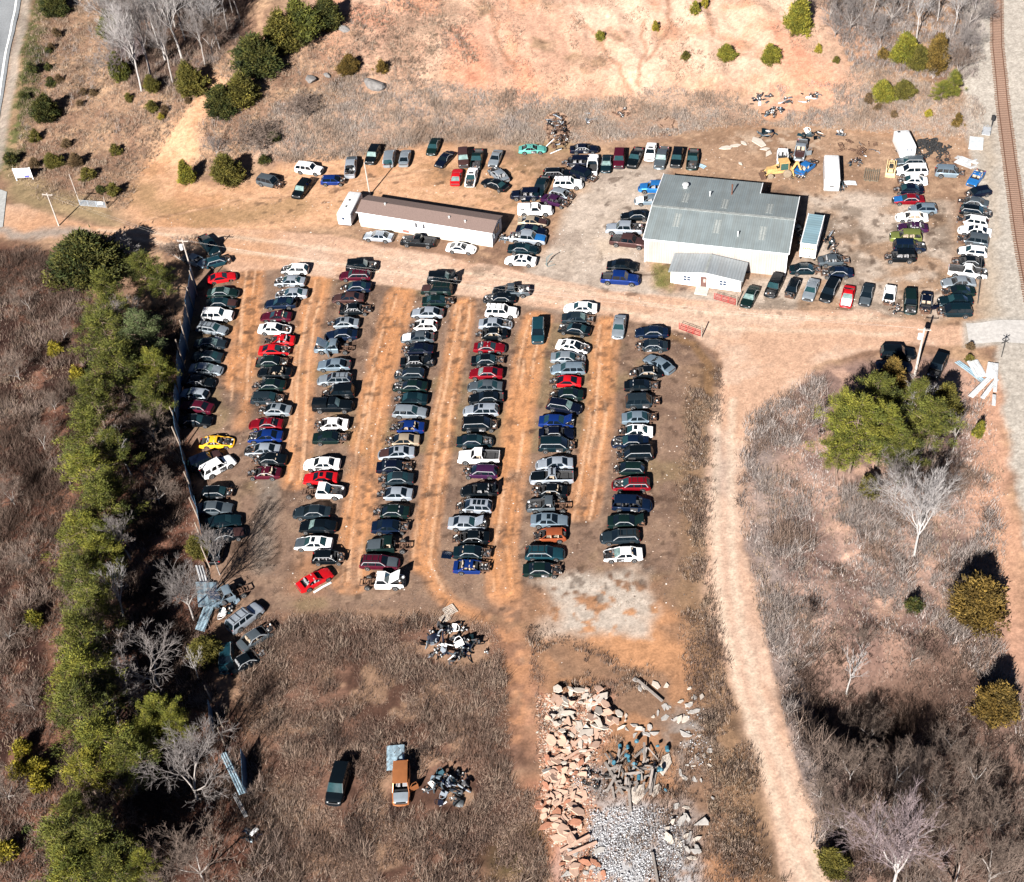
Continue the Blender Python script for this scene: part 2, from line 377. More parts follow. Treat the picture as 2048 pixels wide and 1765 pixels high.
# ditch strip between the lot and the dirt road
m = area([(1385, 730), (1440, 740), (1420, 900), (1408, 1100), (1440, 1300), (1500, 1500), (1570, 1765), (1480, 1765), (1400, 1400), (1360, 1200), (1365, 1000)], 1.5)
put(hx((158, 126, 98)), m * .8); put(hx((104, 82, 66)), m * sstep(.5, .64, n2) * .7)
put(hx((150, 116, 84)), line([(1335, 672), (1390, 690), (1415, 730), (1420, 790)], 1.3, .4, .3) * .9)
# gravel yard and road
m = area([(1180, 325), (1340, 330), (1330, 400), (1290, 480), (1285, 545), (1330, 580), (1500, 585), (1330, 640), (1190, 625), (1040, 600), (1065, 545), (1110, 490), (1130, 420), (1170, 385)], 1.8)
put(hx((204, 186, 170)), m); put(hx((178, 160, 146)), m * sstep(.48, .62, n2) * .7); put(hx((226, 208, 192)), m * sstep(.5, .64, fbm(X, Y, 3, 17)) * .6)
m = area([(1610, 385), (1800, 385), (1900, 410), (1910, 560), (1880, 640), (1460, 615), (1500, 565), (1600, 520)], 2)
put(hx((186, 154, 128)), m); put(hx((214, 196, 180)), m * sstep(.36, .54, fbm(X, Y, 7, 18)) * .9); put(hx((112, 94, 78)), m * sstep(.55, .66, fbm(X, Y, 4.5, 19)) * .55)
road = area([(-10, 412), (40, 408), (95, 428), (180, 450), (260, 455), (400, 455), (560, 462), (690, 475), (760, 492), (900, 515), (1040, 545), (1120, 560), (1230, 585), (1340, 590), (1450, 608), (1500, 620), (1700, 622), (1880, 648), (1935, 648), (1940, 690), (1820, 690), (1720, 700), (1640, 730), (1585, 785), (1515, 850), (1485, 950), (1478, 1050), (1508, 1200), (1540, 1330), (1578, 1480), (1636, 1640), (1668, 1765), (1715, 1900), (1605, 1900), (1568, 1765), (1543, 1640), (1502, 1480), (1450, 1330), (1420, 1200), (1410, 1100), (1411, 950), (1420, 860), (1446, 760), (1440, 710), (1390, 672), (1300, 650), (1150, 622), (1000, 602), (880, 585), (700, 562), (560, 538), (470, 545), (420, 510), (330, 492), (240, 478), (120, 472), (-10, 476)], .5, .6)
put(hx((224, 182, 154)), road); put(hx((232, 198, 174)), road * sstep(.45, .62, n2) * .8); put(hx((226, 192, 170)), area([(1411, 930), (1480, 900), (1480, 1100), (1540, 1400), (1690, 1900), (1620, 1900), (1480, 1400), (1415, 1150)], 2) * .75)
put(hx((216, 162, 120)), area([(-10, 405), (280, 450), (560, 462), (560, 540), (300, 485), (-10, 480)], 3) * road * .6)
for off in (-14, 14):
    put(hx((244, 218, 192)), line([(200, 466 + off * .4), (500, 492 + off), (760, 525 + off), (1000, 572 + off), (1200, 604 + off), (1440, 645 + off), (1800, 655 + off)], .9, .5, .4) * road * .6)
for off in (-16, 14):
    put(hx((244, 220, 196)), line([(1455 + off, 800), (1445 + off, 950), (1446 + off, 1100), (1470 + off * 1.1, 1280), (1528 + off * 1.2, 1480), (1600 + off * 1.3, 1700), (1640 + off, 1800)], 1.0, .5, .4) * .6)
put(hx((182, 172, 164)), area([(1425, 860), (1450, 870), (1450, 990), (1420, 990)], 2) * .5)
for c_, r_ in (((900, 560), 5), ((960, 548), 4), ((1640, 640), 0), ((1690, 470), 8), ((1745, 520), 6), ((1860, 480), 7), ((1600, 350), 5), ((880, 350), 4), ((1560, 385), 4)):
    if r_: put(hx((120, 100, 84)), (1 - sstep(.2, 1, np.hypot(WX - un(*c_)[0], (WY - un(*c_)[1])) / r_)) * sstep(.4, .62, n1) * .6)
put(hx((222, 200, 178)), area([(1185, 478), (1240, 482), (1260, 510), (1190, 515)], 1.0) * .8)
put(hx((130, 130, 62)), area([(1300, 525), (1345, 530), (1345, 575), (1310, 570)], 1.2) * sstep(.35, .55, n1) * .7)
put(hx((166, 146, 92)), area([(1040, 285), (1130, 280), (1140, 305), (1040, 305)], 2) * .5)
# asphalt verge, apron
put(hx((104, 108, 62)), line([(78, 0), (56, 110), (40, 200), (22, 290), (14, 340)], 4.6, 2, 1.2) * (.3 + .6 * sstep(.4, .6, n1)))
put(hx((188, 176, 164)), line([(60, -30), (42, 60), (20, 170), (2, 260), (-10, 340)], 2.2, .8, .3) * .8)
put(hx((166, 150, 110)), area([(10, 335), (90, 370), (200, 400), (240, 450), (100, 425), (30, 405)], 1.6) * .6)
put(hx((168, 160, 152)), line([(-20, 465), (60, 470), (110, 455), (180, 470)], 2.2, 1, 1.5) * .8)
# ballast
d = np.abs(X - rail_x(Y)); bal = 1 - sstep(5.2, 6.8, d + wx * .5 - .8 * sstep(150, 190, Y))
put(hx((206, 196, 184)), bal); put(hx((228, 220, 208)), bal * sstep(.5, .66, nf) * .5); put(hx((160, 148, 138)), bal * sstep(.66, .78, nf) * .35)
put(hx((198, 180, 160)), area([(1950, 270), (1990, 270), (1995, 360), (2000, 640), (1940, 640), (1960, 560), (1985, 480), (1985, 380)], 1.5) * .8)
put(hx((198, 190, 180)), area([(1925, 642), (2200, 640), (2200, 700), (1925, 695)], .6, .2) * .9)
put(hx((214, 158, 132)), area([(1085, 1385), (1210, 1390), (1225, 1450), (1185, 1500), (1175, 1620), (1150, 1700), (1200, 1765), (1120, 1765), (1075, 1610)], 2.0, 2) * (.35 + .65 * sstep(.4, .56, n1)))
put(hx((205, 203, 204)), area([(1185, 1605), (1265, 1610), (1360, 1635), (1385, 1710), (1300, 1830), (1185, 1830), (1170, 1700)], 3.2, 3.2) * (.3 + .7 * sstep(.35, .55, n1)))
put(hx((150, 150, 150)), area([(1150, 1530), (1210, 1530), (1215, 1595), (1150, 1595)], 1.6) * .85)
put(hx((176, 168, 162)), area([(1340, 1410), (1412, 1425), (1405, 1545), (1345, 1545)], 2.4, 2) * sstep(.38, .56, n1) * .8)
hc = un(1850, 1430); put(hx((112, 88, 76)), 1 - sstep(4, 11, np.hypot(WX - hc.x, (WY - hc.y))))  # dark round patch paints shade onto the floor of the added hollow
spots = lot + area([(1190, 330), (1900, 400), (1880, 640), (1200, 620)], 2) + area([(500, 340), (1060, 330), (1050, 430), (500, 450)], 2)
put(hx((88, 68, 56)), np.clip(spots, 0, 1) * sstep(.73, .77, fbm(X, Y, 1.5, 141, 2)) * .6)
C = C * (.78 + .44 * nf[..., None]) * (.86 + .28 * n4[..., None])
out_ = np.clip(np.maximum(np.maximum(-112 - X, X - 118), np.maximum(54 - Y, Y - 296)) / 8, 0, 1); put(hx((158, 126, 104)), out_)
nyy, nxx = X.shape
idx = np.arange(nyy * nxx).reshape(nyy, nxx)
F = np.stack([idx[:-1, :-1], idx[:-1, 1:], idx[1:, 1:], idx[1:, :-1]], -1).reshape(-1, 4)
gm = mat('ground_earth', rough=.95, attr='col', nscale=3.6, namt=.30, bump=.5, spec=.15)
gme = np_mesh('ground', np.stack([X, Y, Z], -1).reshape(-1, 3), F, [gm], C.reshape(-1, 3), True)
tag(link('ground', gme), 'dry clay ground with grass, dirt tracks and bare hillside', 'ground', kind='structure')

# asphalt road with edge line, as thin sheets that follow the ground
def ribbon(name, pl, pr, m, lift, parent=None, n=140):
    L = np.array([un(*p)[:2] for p in pl]); R = np.array([un(*p)[:2] for p in pr])
    t = np.linspace(0, 1, n); tl = np.linspace(0, 1, len(L))
    LL = np.stack([np.interp(t, tl, L[:, i]) for i in (0, 1)], 1); RR = np.stack([np.interp(t, tl, R[:, i]) for i in (0, 1)], 1)
    ks = np.linspace(0, 1, 22); V = []
    for k in ks:
        P = LL * (1 - k) + RR * k; V.append(np.column_stack([P, H(P[:, 0], P[:, 1]) + lift]))
    V = np.array(V); kk, nn = V.shape[:2]; ix = np.arange(kk * nn).reshape(kk, nn)
    Fq = np.stack([ix[:-1, :-1], ix[:-1, 1:], ix[1:, 1:], ix[1:, :-1]], -1).reshape(-1, 4)
    return link(name, np_mesh(name, V.reshape(-1, 3), Fq, [m], None, True), parent)
asp = mat('asphalt', (.19, .20, .21), .9, nscale=4, namt=.3, bump=.2)
tag(ribbon('asphalt_road', [(-100, -260), (-140, -40), (-160, 200), (-180, 345)], [(98, -260), (53, -40), (10, 170), (-20, 345)], asp, .13), kind='structure')
wl = mat('road_paint', (.75, .75, .72), .8, namt=.2)
tag(ribbon('road_edge_line', [(86, -260), (42, -40), (0, 170), (-30, 345)], [(90, -260), (46, -40), (4, 170), (-26, 345)], wl, .17), kind='structure')
tag(ribbon('asphalt_apron', [(-80, 350), (-80, 475)], [(14, 385), (6, 455)], mat('old_asphalt', (.33, .33, .32), .9, nscale=2, namt=.3), .10), kind='structure')
tag(ribbon('rail_crossing', [(1932, 648), (2120, 642)], [(1938, 688), (2130, 694)], mat('crossing_pavement', (.40, .38, .36), .9, nscale=2, namt=.25), .09), kind='structure')
# ------------------------------------------------------------------ vehicles
PAINT = {'white': (.80, .80, .80), 'silver': (.42, .47, .53), 'light grey': (.30, .345, .385), 'grey': (.105, .13, .15), 'dark grey': (.016, .027, .036), 'black': (.003, .006, .009),  # black, greys and silver carry a blue tint for missing sky reflection
         'dark green': (.005, .017, .016), 'teal': (.010, .045, .062), 'dark teal': (.004, .016, .023), 'navy': (.003, .006, .018), 'dark blue': (.004, .012, .034), 'blue': (.005, .026, .15), 'bright blue': (.02, .15, .42),
         'light blue': (.22, .29, .35), 'red': (.42, .006, .010), 'dark red': (.20, .004, .011), 'maroon': (.075, .006, .018), 'tan': (.36, .29, .21), 'brown': (.065, .032, .030),
         'yellow': (.78, .40, .02), 'lime green': (.16, .185, .05), 'mint': (.12, .42, .36), 'rust red': (.30, .075, .03), 'purple': (.045, .012, .05), 'orange brown': (.34, .13, .05)}
def paint(c):
    m = mat('paint ' + c, PAINT[c], .30, .05 if c in ('white', 'yellow', 'red') else (.55 if c in ('silver', 'light grey', 'grey', 'light blue') else .35), nscale=1.3, namt=.18, coat=.15, rvar=.12, spec=.3)
    return m
GLASS = [mat('glass dark', (.004, .008, .012), .06, 0, namt=.3, spec=.6), mat('glass teal', (.014, .042, .048), .08, 0, namt=.3, spec=.7), mat('glass pale', (.16, .24, .23), .2, 0, nscale=2, namt=.5, spec=.6)]
RUBBER = mat('tyre rubber', (.012, .012, .013), .85, nscale=6)
ALLOY = mat('wheel alloy', (.45, .46, .47), .4, .5)
RUSTM = mat('rusty steel', (.13, .07, .045), .85, .2, nscale=5, namt=.5)
DARK = mat('dark plastic', (.012, .013, .015), .7)
CABIN = mat('cabin lining', (.03, .03, .032), .9, namt=.4)
TRIM = [mat('seat tan', (.40, .32, .24), .9), mat('seat grey', (.30, .30, .31), .9), mat('seat dark', (.05, .05, .055), .9)]
ENG = [mat('engine metal', (.30, .30, .31), .5, .5, nscale=6), mat('engine black', (.015, .015, .017), .6), mat('engine rust', (.20, .10, .06), .8), mat('engine pale', (.62, .62, .60), .6)]
HEADL = mat('headlight lens', (.72, .74, .76), .12, 0, namt=.1, spec=.6)
TAILL = mat('tail light lens', (.28, .006, .010), .2, 0, namt=.1, spec=.6)

#            L    W    H    belt hoodF hoodB deck  xw    xr    xs    xb    axF   axR  wheel
SPEC = {
 'sedan':    (4.75, 1.80, 1.44, .95, .72, .93, .97, 1.00, .30, -.95, -1.62, 1.45, -1.32, .33),
 'coupe':    (4.55, 1.78, 1.34, .90, .68, .88, .92, .85, .15, -.80, -1.65, 1.40, -1.22, .33),
 'hatchback': (4.15, 1.74, 1.48, .96, .74, .94, .96, 1.00, .32, -1.55, -1.98, 1.28, -1.25, .32),
 'wagon':    (4.75, 1.80, 1.50, .96, .74, .94, .96, 1.02, .35, -1.85, -2.25, 1.42, -1.38, .33),
 'SUV':      (4.70, 1.88, 1.78, 1.12, .95, 1.10, 1.12, .95, .42, -1.98, -2.26, 1.40, -1.38, .38),
 'minivan':  (4.90, 1.92, 1.76, 1.08, .82, 1.04, 1.08, 1.30, .55, -2.08, -2.38, 1.50, -1.48, .35),
 'pickup':   (5.50, 1.92, 1.78, 1.12, .98, 1.12, 1.12, .95, .45, -.45, -.62, 1.70, -1.70, .38),
 'crewcab':  (5.70, 1.94, 1.82, 1.14, 1.00, 1.14, 1.14, 1.15, .65, -.98, -1.12, 1.85, -1.75, .39),
}
NICE = {'sedan': ('sedan', 'sedan', 'car'), 'coupe': ('coupe', 'coupe', 'car'), 'hatchback': ('hatchback', 'hatchback', 'car'), 'wagon': ('station_wagon', 'wagon', 'car'), 'SUV': ('sport_utility_car', 'SUV', 'car'),
        'minivan': ('minivan', 'minivan', 'minivan'), 'pickup': ('pickup_truck', 'pickup', 'pickup truck'), 'crewcab': ('pickup_truck', 'pickup', 'pickup truck')}
MESH = {}
def cached(key, fn):
    if key not in MESH: MESH[key] = fn()
    return MESH[key]
def topz(S, x, t):
    L, W, Hh, belt, hf, hb, deck, xw, xr, xs, xb = S[:11]
    f = L / 2
    if x > xw: return np.interp(x, [xw, f - .25, f - .05, f], [hb, hf + .03, hf - .10, hf - .26])
    if x < xb: return np.interp(x, [-f, -f + .06, xb - .05, xb], [deck - .26, deck - .06, deck, belt])
    return np.interp(x, [xb, xw], [belt, hb])
def body_mesh(t, clip, chassis):
    S = SPEC[t]; L, W, Hh, belt, hf, hb, deck, xw, xr, xs, xb, axF, axR, wr = S; f = L / 2
    mb = MB(); x0 = -f if not chassis else xb - .12; x1 = f if not clip else xw + .25
    xsn = sorted(set([x0, x0 + .05, x0 + .2, x1 - .2, x1 - .06, x1, xb - .03, xb + .03, xw - .03, xw + .03] + list(np.linspace(x0, x1, 22)) + [axF + d for d in (-.42, -.34, -.2, 0, .2, .34, .42)] + [axR + d for d in (-.42, -.34, -.2, 0, .2, .34, .42)]))
    xsn = [x for x in xsn if x0 <= x <= x1]
    rings = []; truck = t in ('pickup', 'crewcab')
    for x in xsn:
        k = abs(x) / f; wd = W / 2 * (1 - .10 * k ** 6 - .02 * k ** 2)
        zt = topz(S, x, t); zb = .24 + .12 * max(0, k - .85) / .15
        for ax in (axF, axR):
            dd = (wr + .07) ** 2 - (x - ax) ** 2
            if dd > 0: zb = max(zb, wr + math.sqrt(dd) - .02)
        zb = min(zb, zt - .14)
        end = (x <= x0 + .06 and not chassis) or x >= x1 - .07 or abs(x - xw) < .02
        if end: dep = .015
        elif x > xw: dep = .34
        elif x > xb: dep = zt - .34
        else: dep = zt - .62 if truck else .30
        dep = max(.01, min(dep, zt - .3)); iw = wd * (.80 if x > xw else .86)
        half = [(wd * .86, zb), (wd * .985, zb + .10), (wd, (zb + zt) / 2 + .05), (wd * .975, zt - .10), (wd * .925, zt - .015), (iw, zt), (iw - .015, zt - dep), (0, zt - dep)]
        ring = [Vector((x, y, z)) for y, z in half] + [Vector((x, -y, z)) for y, z in half[-2::-1]] + [Vector((x, -wd * .5, min(zb, .3))), Vector((x, wd * .5, min(zb, .3)))]
        rings.append(ring)
    n = len(rings[0])
    mb.loft(rings, True, True, 0)
    # inside faces take the dark lining
    kk = 0
    for i in range(len(rings) - 1):
        for j in range(n):
            if j in (5, 6, 7, 8, 15, 16, 14): mb.m[kk] = 1
            kk += 1
    # wheel-well liners
    for ax in (axF, axR):
        if (ax > x1 - .2) or (ax < x0 + .2): continue
        mb.box((ax, 0, wr + .12), (wr * 2, W * .7, wr * 1.4), 1)
    return mb.mesh(t.lower() + '_body', [paint('white'), CABIN], True)
def hood_mesh(t):
    S = SPEC[t]; L, W = S[:2]; xw = S[7]; f = L / 2; mb = MB(); rings = []
    for x in np.linspace(xw + .03, f - .14, 6):
        k = x / f; wd = W / 2 * (1 - .10 * k ** 6 - .02 * k ** 2) * .83; zt = topz(S, x, t) + .012
        rings.append([Vector((x, y * wd, zt + .035 * (1 - y * y) + (.012 if abs(abs(y) - .55) < .1 else 0))) for y in (-1, -.55, 0, .55, 1)] + [Vector((x, y * wd, zt - .02)) for y in (1, 0, -1)])
    mb.loft(rings); return mb.mesh('hood', [paint('white')], True)
def trunk_mesh(t):
    S = SPEC[t]; L, W = S[:2]; xb = S[10]; f = L / 2; mb = MB(); rings = []
    for x in np.linspace(-f + .05, xb - .02, 4):
        wd = W / 2 * .85; zt = topz(S, x, t) + .01
        rings.append([Vector((x, y * wd, zt + .03 * (1 - y * y))) for y in (-1, -.5, 0, .5, 1)] + [Vector((x, y * wd, zt - .02)) for y in (1, 0, -1)])
    mb.loft(rings); return mb.mesh('trunk_lid', [paint('white')], True)
def cab_pts(t):
    S = SPEC[t]; L, W, Hh, belt, hf, hb, deck, xw, xr, xs, xb = S[:11]
    return W / 2 * .90, W / 2 * (.70 if t not in ('SUV', 'minivan', 'pickup', 'crewcab') else .77), Hh, belt, hb, xw, xr, xs, xb
def roof_mesh(t):
    yb, yt, Hh, belt, hb, xw, xr, xs, xb = cab_pts(t); mb = MB(); rings = []
    for x in np.linspace(xs - .03, xr + .03, 6):
        e = 1 - abs((x - (xs + xr) / 2) / ((xr - xs) / 2 + .05)) ** 4
        z = Hh - .05 + .05 * e
        rings.append([Vector((x, y * (yt + .02), z - .05 * abs(y) ** 3)) for y in (-1, -.85, -.4, 0, .4, .85, 1)] + [Vector((x, y * yt, z - .09)) for y in (1, 0, -1)])
    mb.loft(rings)
    for s in (-1, 1):
        P = lambda x, k: Vector((x, s * (yb + (yt - yb) * k), belt + (Hh - .07 - belt) * k))
        mb.beam((xw, s * yb, hb), (xr, s * yt, Hh - .07), .07, .07)
        mb.beam((xb, s * yb * .97, belt), (xs, s * yt, Hh - .07), .09, .09)
        mids = {'sedan': [-.30], 'coupe': [], 'hatchback': [-.28], 'wagon': [-.28, -1.2], 'SUV': [-.30, -1.2], 'minivan': [-.25, -1.25], 'pickup': [], 'crewcab': [.1]}[t]
        for x in mids: mb.beam(P(x - .03, 0), P(x + .03, 1), .08, .05)
        if t in ('sedan', 'coupe', 'hatchback'):      # broad rear pillar
            a, b, c = P(xb, 0), P(xb + (.42 if t != 'hatchback' else .3), 0), P(xs, 1); o = Vector((0, s * .02, 0))
            mb.add([a + o, b + o, c + o, a - o, b - o, c - o], [(0, 1, 2), (5, 4, 3), (0, 3, 4, 1), (1, 4, 5, 2), (2, 5, 3, 0)])
        mb.beam((xw, s * yb, hb - .005), (xb, s * yb * .985, belt - .005), .06, .05)   # sill line under the windows
    return mb.mesh('roof', [paint('white')], True)
def glass_mesh(t, which):
    yb, yt, Hh, belt, hb, xw, xr, xs, xb = cab_pts(t); mb = MB(); zt = Hh - .07
    def pane(x0, z0, y0, x1, z1, y1):
        r = []
        for k in (0, 1):
            y = y0 if k == 0 else y1; x = x0 if k == 0 else x1; z = z0 if k == 0 else z1; bow = .05 if x0 > 0 else -.05
            r.append([Vector((x + bow * (1 - q * q), q * y, z)) for q in (-1, -.5, 0, .5, 1)])
        mb.loft(r, False, False)
    if which == 'windshield': pane(xw, hb + .01, yb * .95, xr, zt, yt * .95)
    elif which == 'rear_window': pane(xb, belt + .01, yb * .93, xs, zt, yt * .93)
    else:
        s = -1 if which == 'R' else 1
        rr = .42 if t in ('sedan', 'coupe') else (.25 if t == 'hatchback' else .06)
        a, b, c, d = (xb + rr, belt + .01, yb - .012), (xw - .08, hb + .01, yb - .012), (xr - .02, zt, yt - .006), (xs + .04, zt, yt - .006)
        mb.quad(*[Vector((p[0], s * p[2], p[1])) for p in (a, b, c, d)])
    return mb.mesh('glass', [GLASS[0]], True)
def wheel_mesh(r, kind):
    mb = MB(); w = .11
    if kind == 'hub': mb.lathe([(-.05, .02), (-.05, .14), (.03, .14), (.03, .02)], (0, 0, 0), 'y', 10, 0); return mb.mesh('wheel_hub', [RUSTM])
    mb.lathe([(-w, r * .62), (-w, r * .93), (-w * .7, r), (w * .7, r), (w, r * .93), (w, r * .62)], (0, 0, 0), 'y', 16, 0)
    for s in (-1, 1):
        mb.lathe([(s * w * .98, r * .64), (s * w * 1.02, r * .5), (s * w * .8, .06), (s * w * 1.05, .01)], (0, 0, 0), 'y', 16, 1)
    return mb.mesh('wheel', [RUBBER, ALLOY], True)
def light_mesh(t, front):
    S = SPEC[t]; L, W = S[:2]; f = L / 2; mb = MB()
    z = topz(S, (f - .12) * (1 if front else -1), t) - .13
    mb.box((0, 0, 0), (.30 if front else .13, .34 if front else .22, .13 if front else .16), 0, taper=.85)
    me = mb.mesh('light', [HEADL if front else TAILL], True)
    return me, (f - .22 if front else f - .10), W / 2 * .70 if front else W / 2 * .76, z
def bumper_mesh(t):
    S = SPEC[t]; L, W = S[:2]; f = L / 2; mb = MB()
    mb.tube([(f - .42, -W * .46, .46), (f - .08, -W * .40, .47), (f + .05, -W * .2, .48), (f + .07, 0, .48), (f + .05, W * .2, .48), (f - .08, W * .40, .47), (f - .42, W * .46, .46)], .12, 6)
    return mb.mesh('bumper', [DARK], True)
def engine_mesh(seed, sx, sy, sz, n=26):
    R = random.Random(seed); mb = MB()
    mb.box((0, 0, sz * .3), (sx * .55, sy * .42, sz * .55), 1)
    for i in range(n):
        p = (R.uniform(-.5, .5) * sx, R.uniform(-.5, .5) * sy, R.uniform(.1, .75) * sz); k = R.choice([0, 0, 1, 1, 1, 2, 3])
        if R.random() < .6: mb.box(p, (R.uniform(.06, .3) * sx, R.uniform(.06, .25) * sy, R.uniform(.1, .4) * sz), k, R.uniform(0, 3))
        elif R.random() < .5: mb.tube([p, (p[0] + R.uniform(-.3, .3) * sx, p[1] + R.uniform(-.3, .3) * sy, p[2] + R.uniform(-.1, .25) * sz)], R.uniform(.02, .05), 5, k)
        else: mb.lathe([(-.05, .02), (-.05, R.uniform(.07, .16)), (.05, .1), (.05, .02)], p, R.choice('xyz'), 8, k)
    return mb.mesh('engine', ENG)
def frame_mesh(t, front):
    S = SPEC[t]; L, W = S[:2]; f = L / 2; mb = MB()
    a, b = (S[7] + .1, f - .15) if front else (-f + .1, S[10])
    for s in (-1, 1):
        mb.beam((a, s * .48, .45), (b, s * .46, .50), .10, .14)
        if front: mb.beam((a, s * W * .40, .78), (b - .15, s * W * .38, .72), .07, .10)
    for x in ([b, (a + b) / 2] if front else np.linspace(a, b - .1, 4)): mb.beam((x, -.62 if front else -.5, .52), (x, .62 if front else .5, .52), .09, .12)
    if front:
        mb.beam((b - .02, -W * .38, .74), (b - .02, W * .38, .74), .06, .06); mb.box((b - .06, 0, .55), (.05, 1.1, .4))
        for s in (-1, 1): mb.tube([(S[11], s * .55, .45), (S[11], s * .52, .85)], .07, 6)
    else: mb.tube([(S[12], -W * .42, .38), (S[12], W * .42, .38)], .06, 6); mb.box((S[12], 0, .38), (.26, .3, .26))
    return mb.mesh('chassis_frame', [RUSTM])
def seats_mesh(t, k):
    S = SPEC[t]; mb = MB(); W = S[1]; zf = .36
    for row, x in enumerate([.05, -.85] if t not in ('pickup',) else [.05]):
        if x < S[10] + .3: continue
        for s in (-1, 1):
            mb.box((x + .05, s * .38, zf + .18), (.50, .50, .22), 0); mb.box((x - .24, s * .38, zf + .52), (.16, .48, .62), 0); mb.box((x - .27, s * .38, zf + .90), (.10, .26, .16), 0)
    mb.box((S[7] - .28, 0, .80), (.30, W * .74, .22), 1)
    return mb.mesh('seats', [TRIM[k], DARK])
def opening_mesh(t):
    """dark door hole with a bit of seat showing, sits on the flank"""
    S = SPEC[t]; mb = MB(); y = -S[1] / 2 - .004; z1 = S[3] - .06
    mb.box((.35, y, (.36 + z1) / 2), (.92, .02, z1 - .36), 0)
    mb.box((.10, y - .012, .58), (.30, .02, .30), 1); mb.box((.42, y - .011, .46), (.28, .02, .10), 1)
    return mb.mesh('door_opening', [CABIN, TRIM[1]])
def door_mesh(t):
    S = SPEC[t]; mb = MB(); z1 = S[3]
    mb.box((0, 0, (z1 + .30) / 2), (1.0, .09, z1 - .30), 0)
    for a, b in (((-.46, 0, z1), (-.34, 0, S[2] - .1)), ((-.34, 0, S[2] - .1), (.1, 0, S[2] - .1)), ((.1, 0, S[2] - .1), (.48, 0, z1))): mb.beam(a, b, .05, .05, 0)
    return mb.mesh('door', [paint('white')])
def rack_mesh(t):
    yb, yt, Hh, belt, hb, xw, xr, xs, xb = cab_pts(t); mb = MB()
    for s in (-1, 1): mb.beam((xs + .15, s * yt * .82, Hh + .05), (xr - .2, s * yt * .82, Hh + .05), .05, .05)
    for x in (xs + .35, (xs + xr) / 2, xr - .35): mb.beam((x, -yt * .82, Hh + .06), (x, yt * .82, Hh + .06), .05, .03)
    for x in (xs + .15, xr - .2):
        for s in (-1, 1): mb.beam((x, s * yt * .82, Hh - .04), (x, s * yt * .82, Hh + .06), .05, .05)
    return mb.mesh('roof_rack', [DARK])
def gate_mesh(t):
    S = SPEC[t]; mb = MB(); mb.box((0, 0, 0), (.05, S[1] * .84, .5), 0); return mb.mesh('tailgate', [paint('white')])
def setmat(o, i, m):
    if len(o.data.materials) > i:
        o.material_slots[i].link = 'OBJECT'; o.material_slots[i].material = m
DARKC = ('black', 'dark grey', 'dark green', 'teal', 'dark teal', 'navy', 'dark blue', 'maroon', 'purple', 'grey', 'light grey', 'dark red')
GLINT = mat('window trim', (.50, .52, .54), .35, .3)  # pale strip paints the sun glint along side rails of dark cars
def glint_mesh(t, side):
    yb, yt, Hh, belt, hb, xw, xr, xs, xb = cab_pts(t); mb = MB()
    for s in (side,):
        o = s * .035; P = [(xw - .12, s * yb + o, hb + .02), ((xw + xr) / 2 - .08, s * (yb + yt) / 2 + o, (hb + Hh - .1) / 2 + .03), (xr - .1, s * yt + o, Hh - .10), (xs + .1, s * yt + o, Hh - .10), (xb + .2, s * (yb * .97) + o, belt + .03)]
        for a, b in zip(P[:-1], P[1:]): mb.beam(a, b, .035, .07)
    return mb.mesh('side_rail_glint', [GLINT])
CARS = []
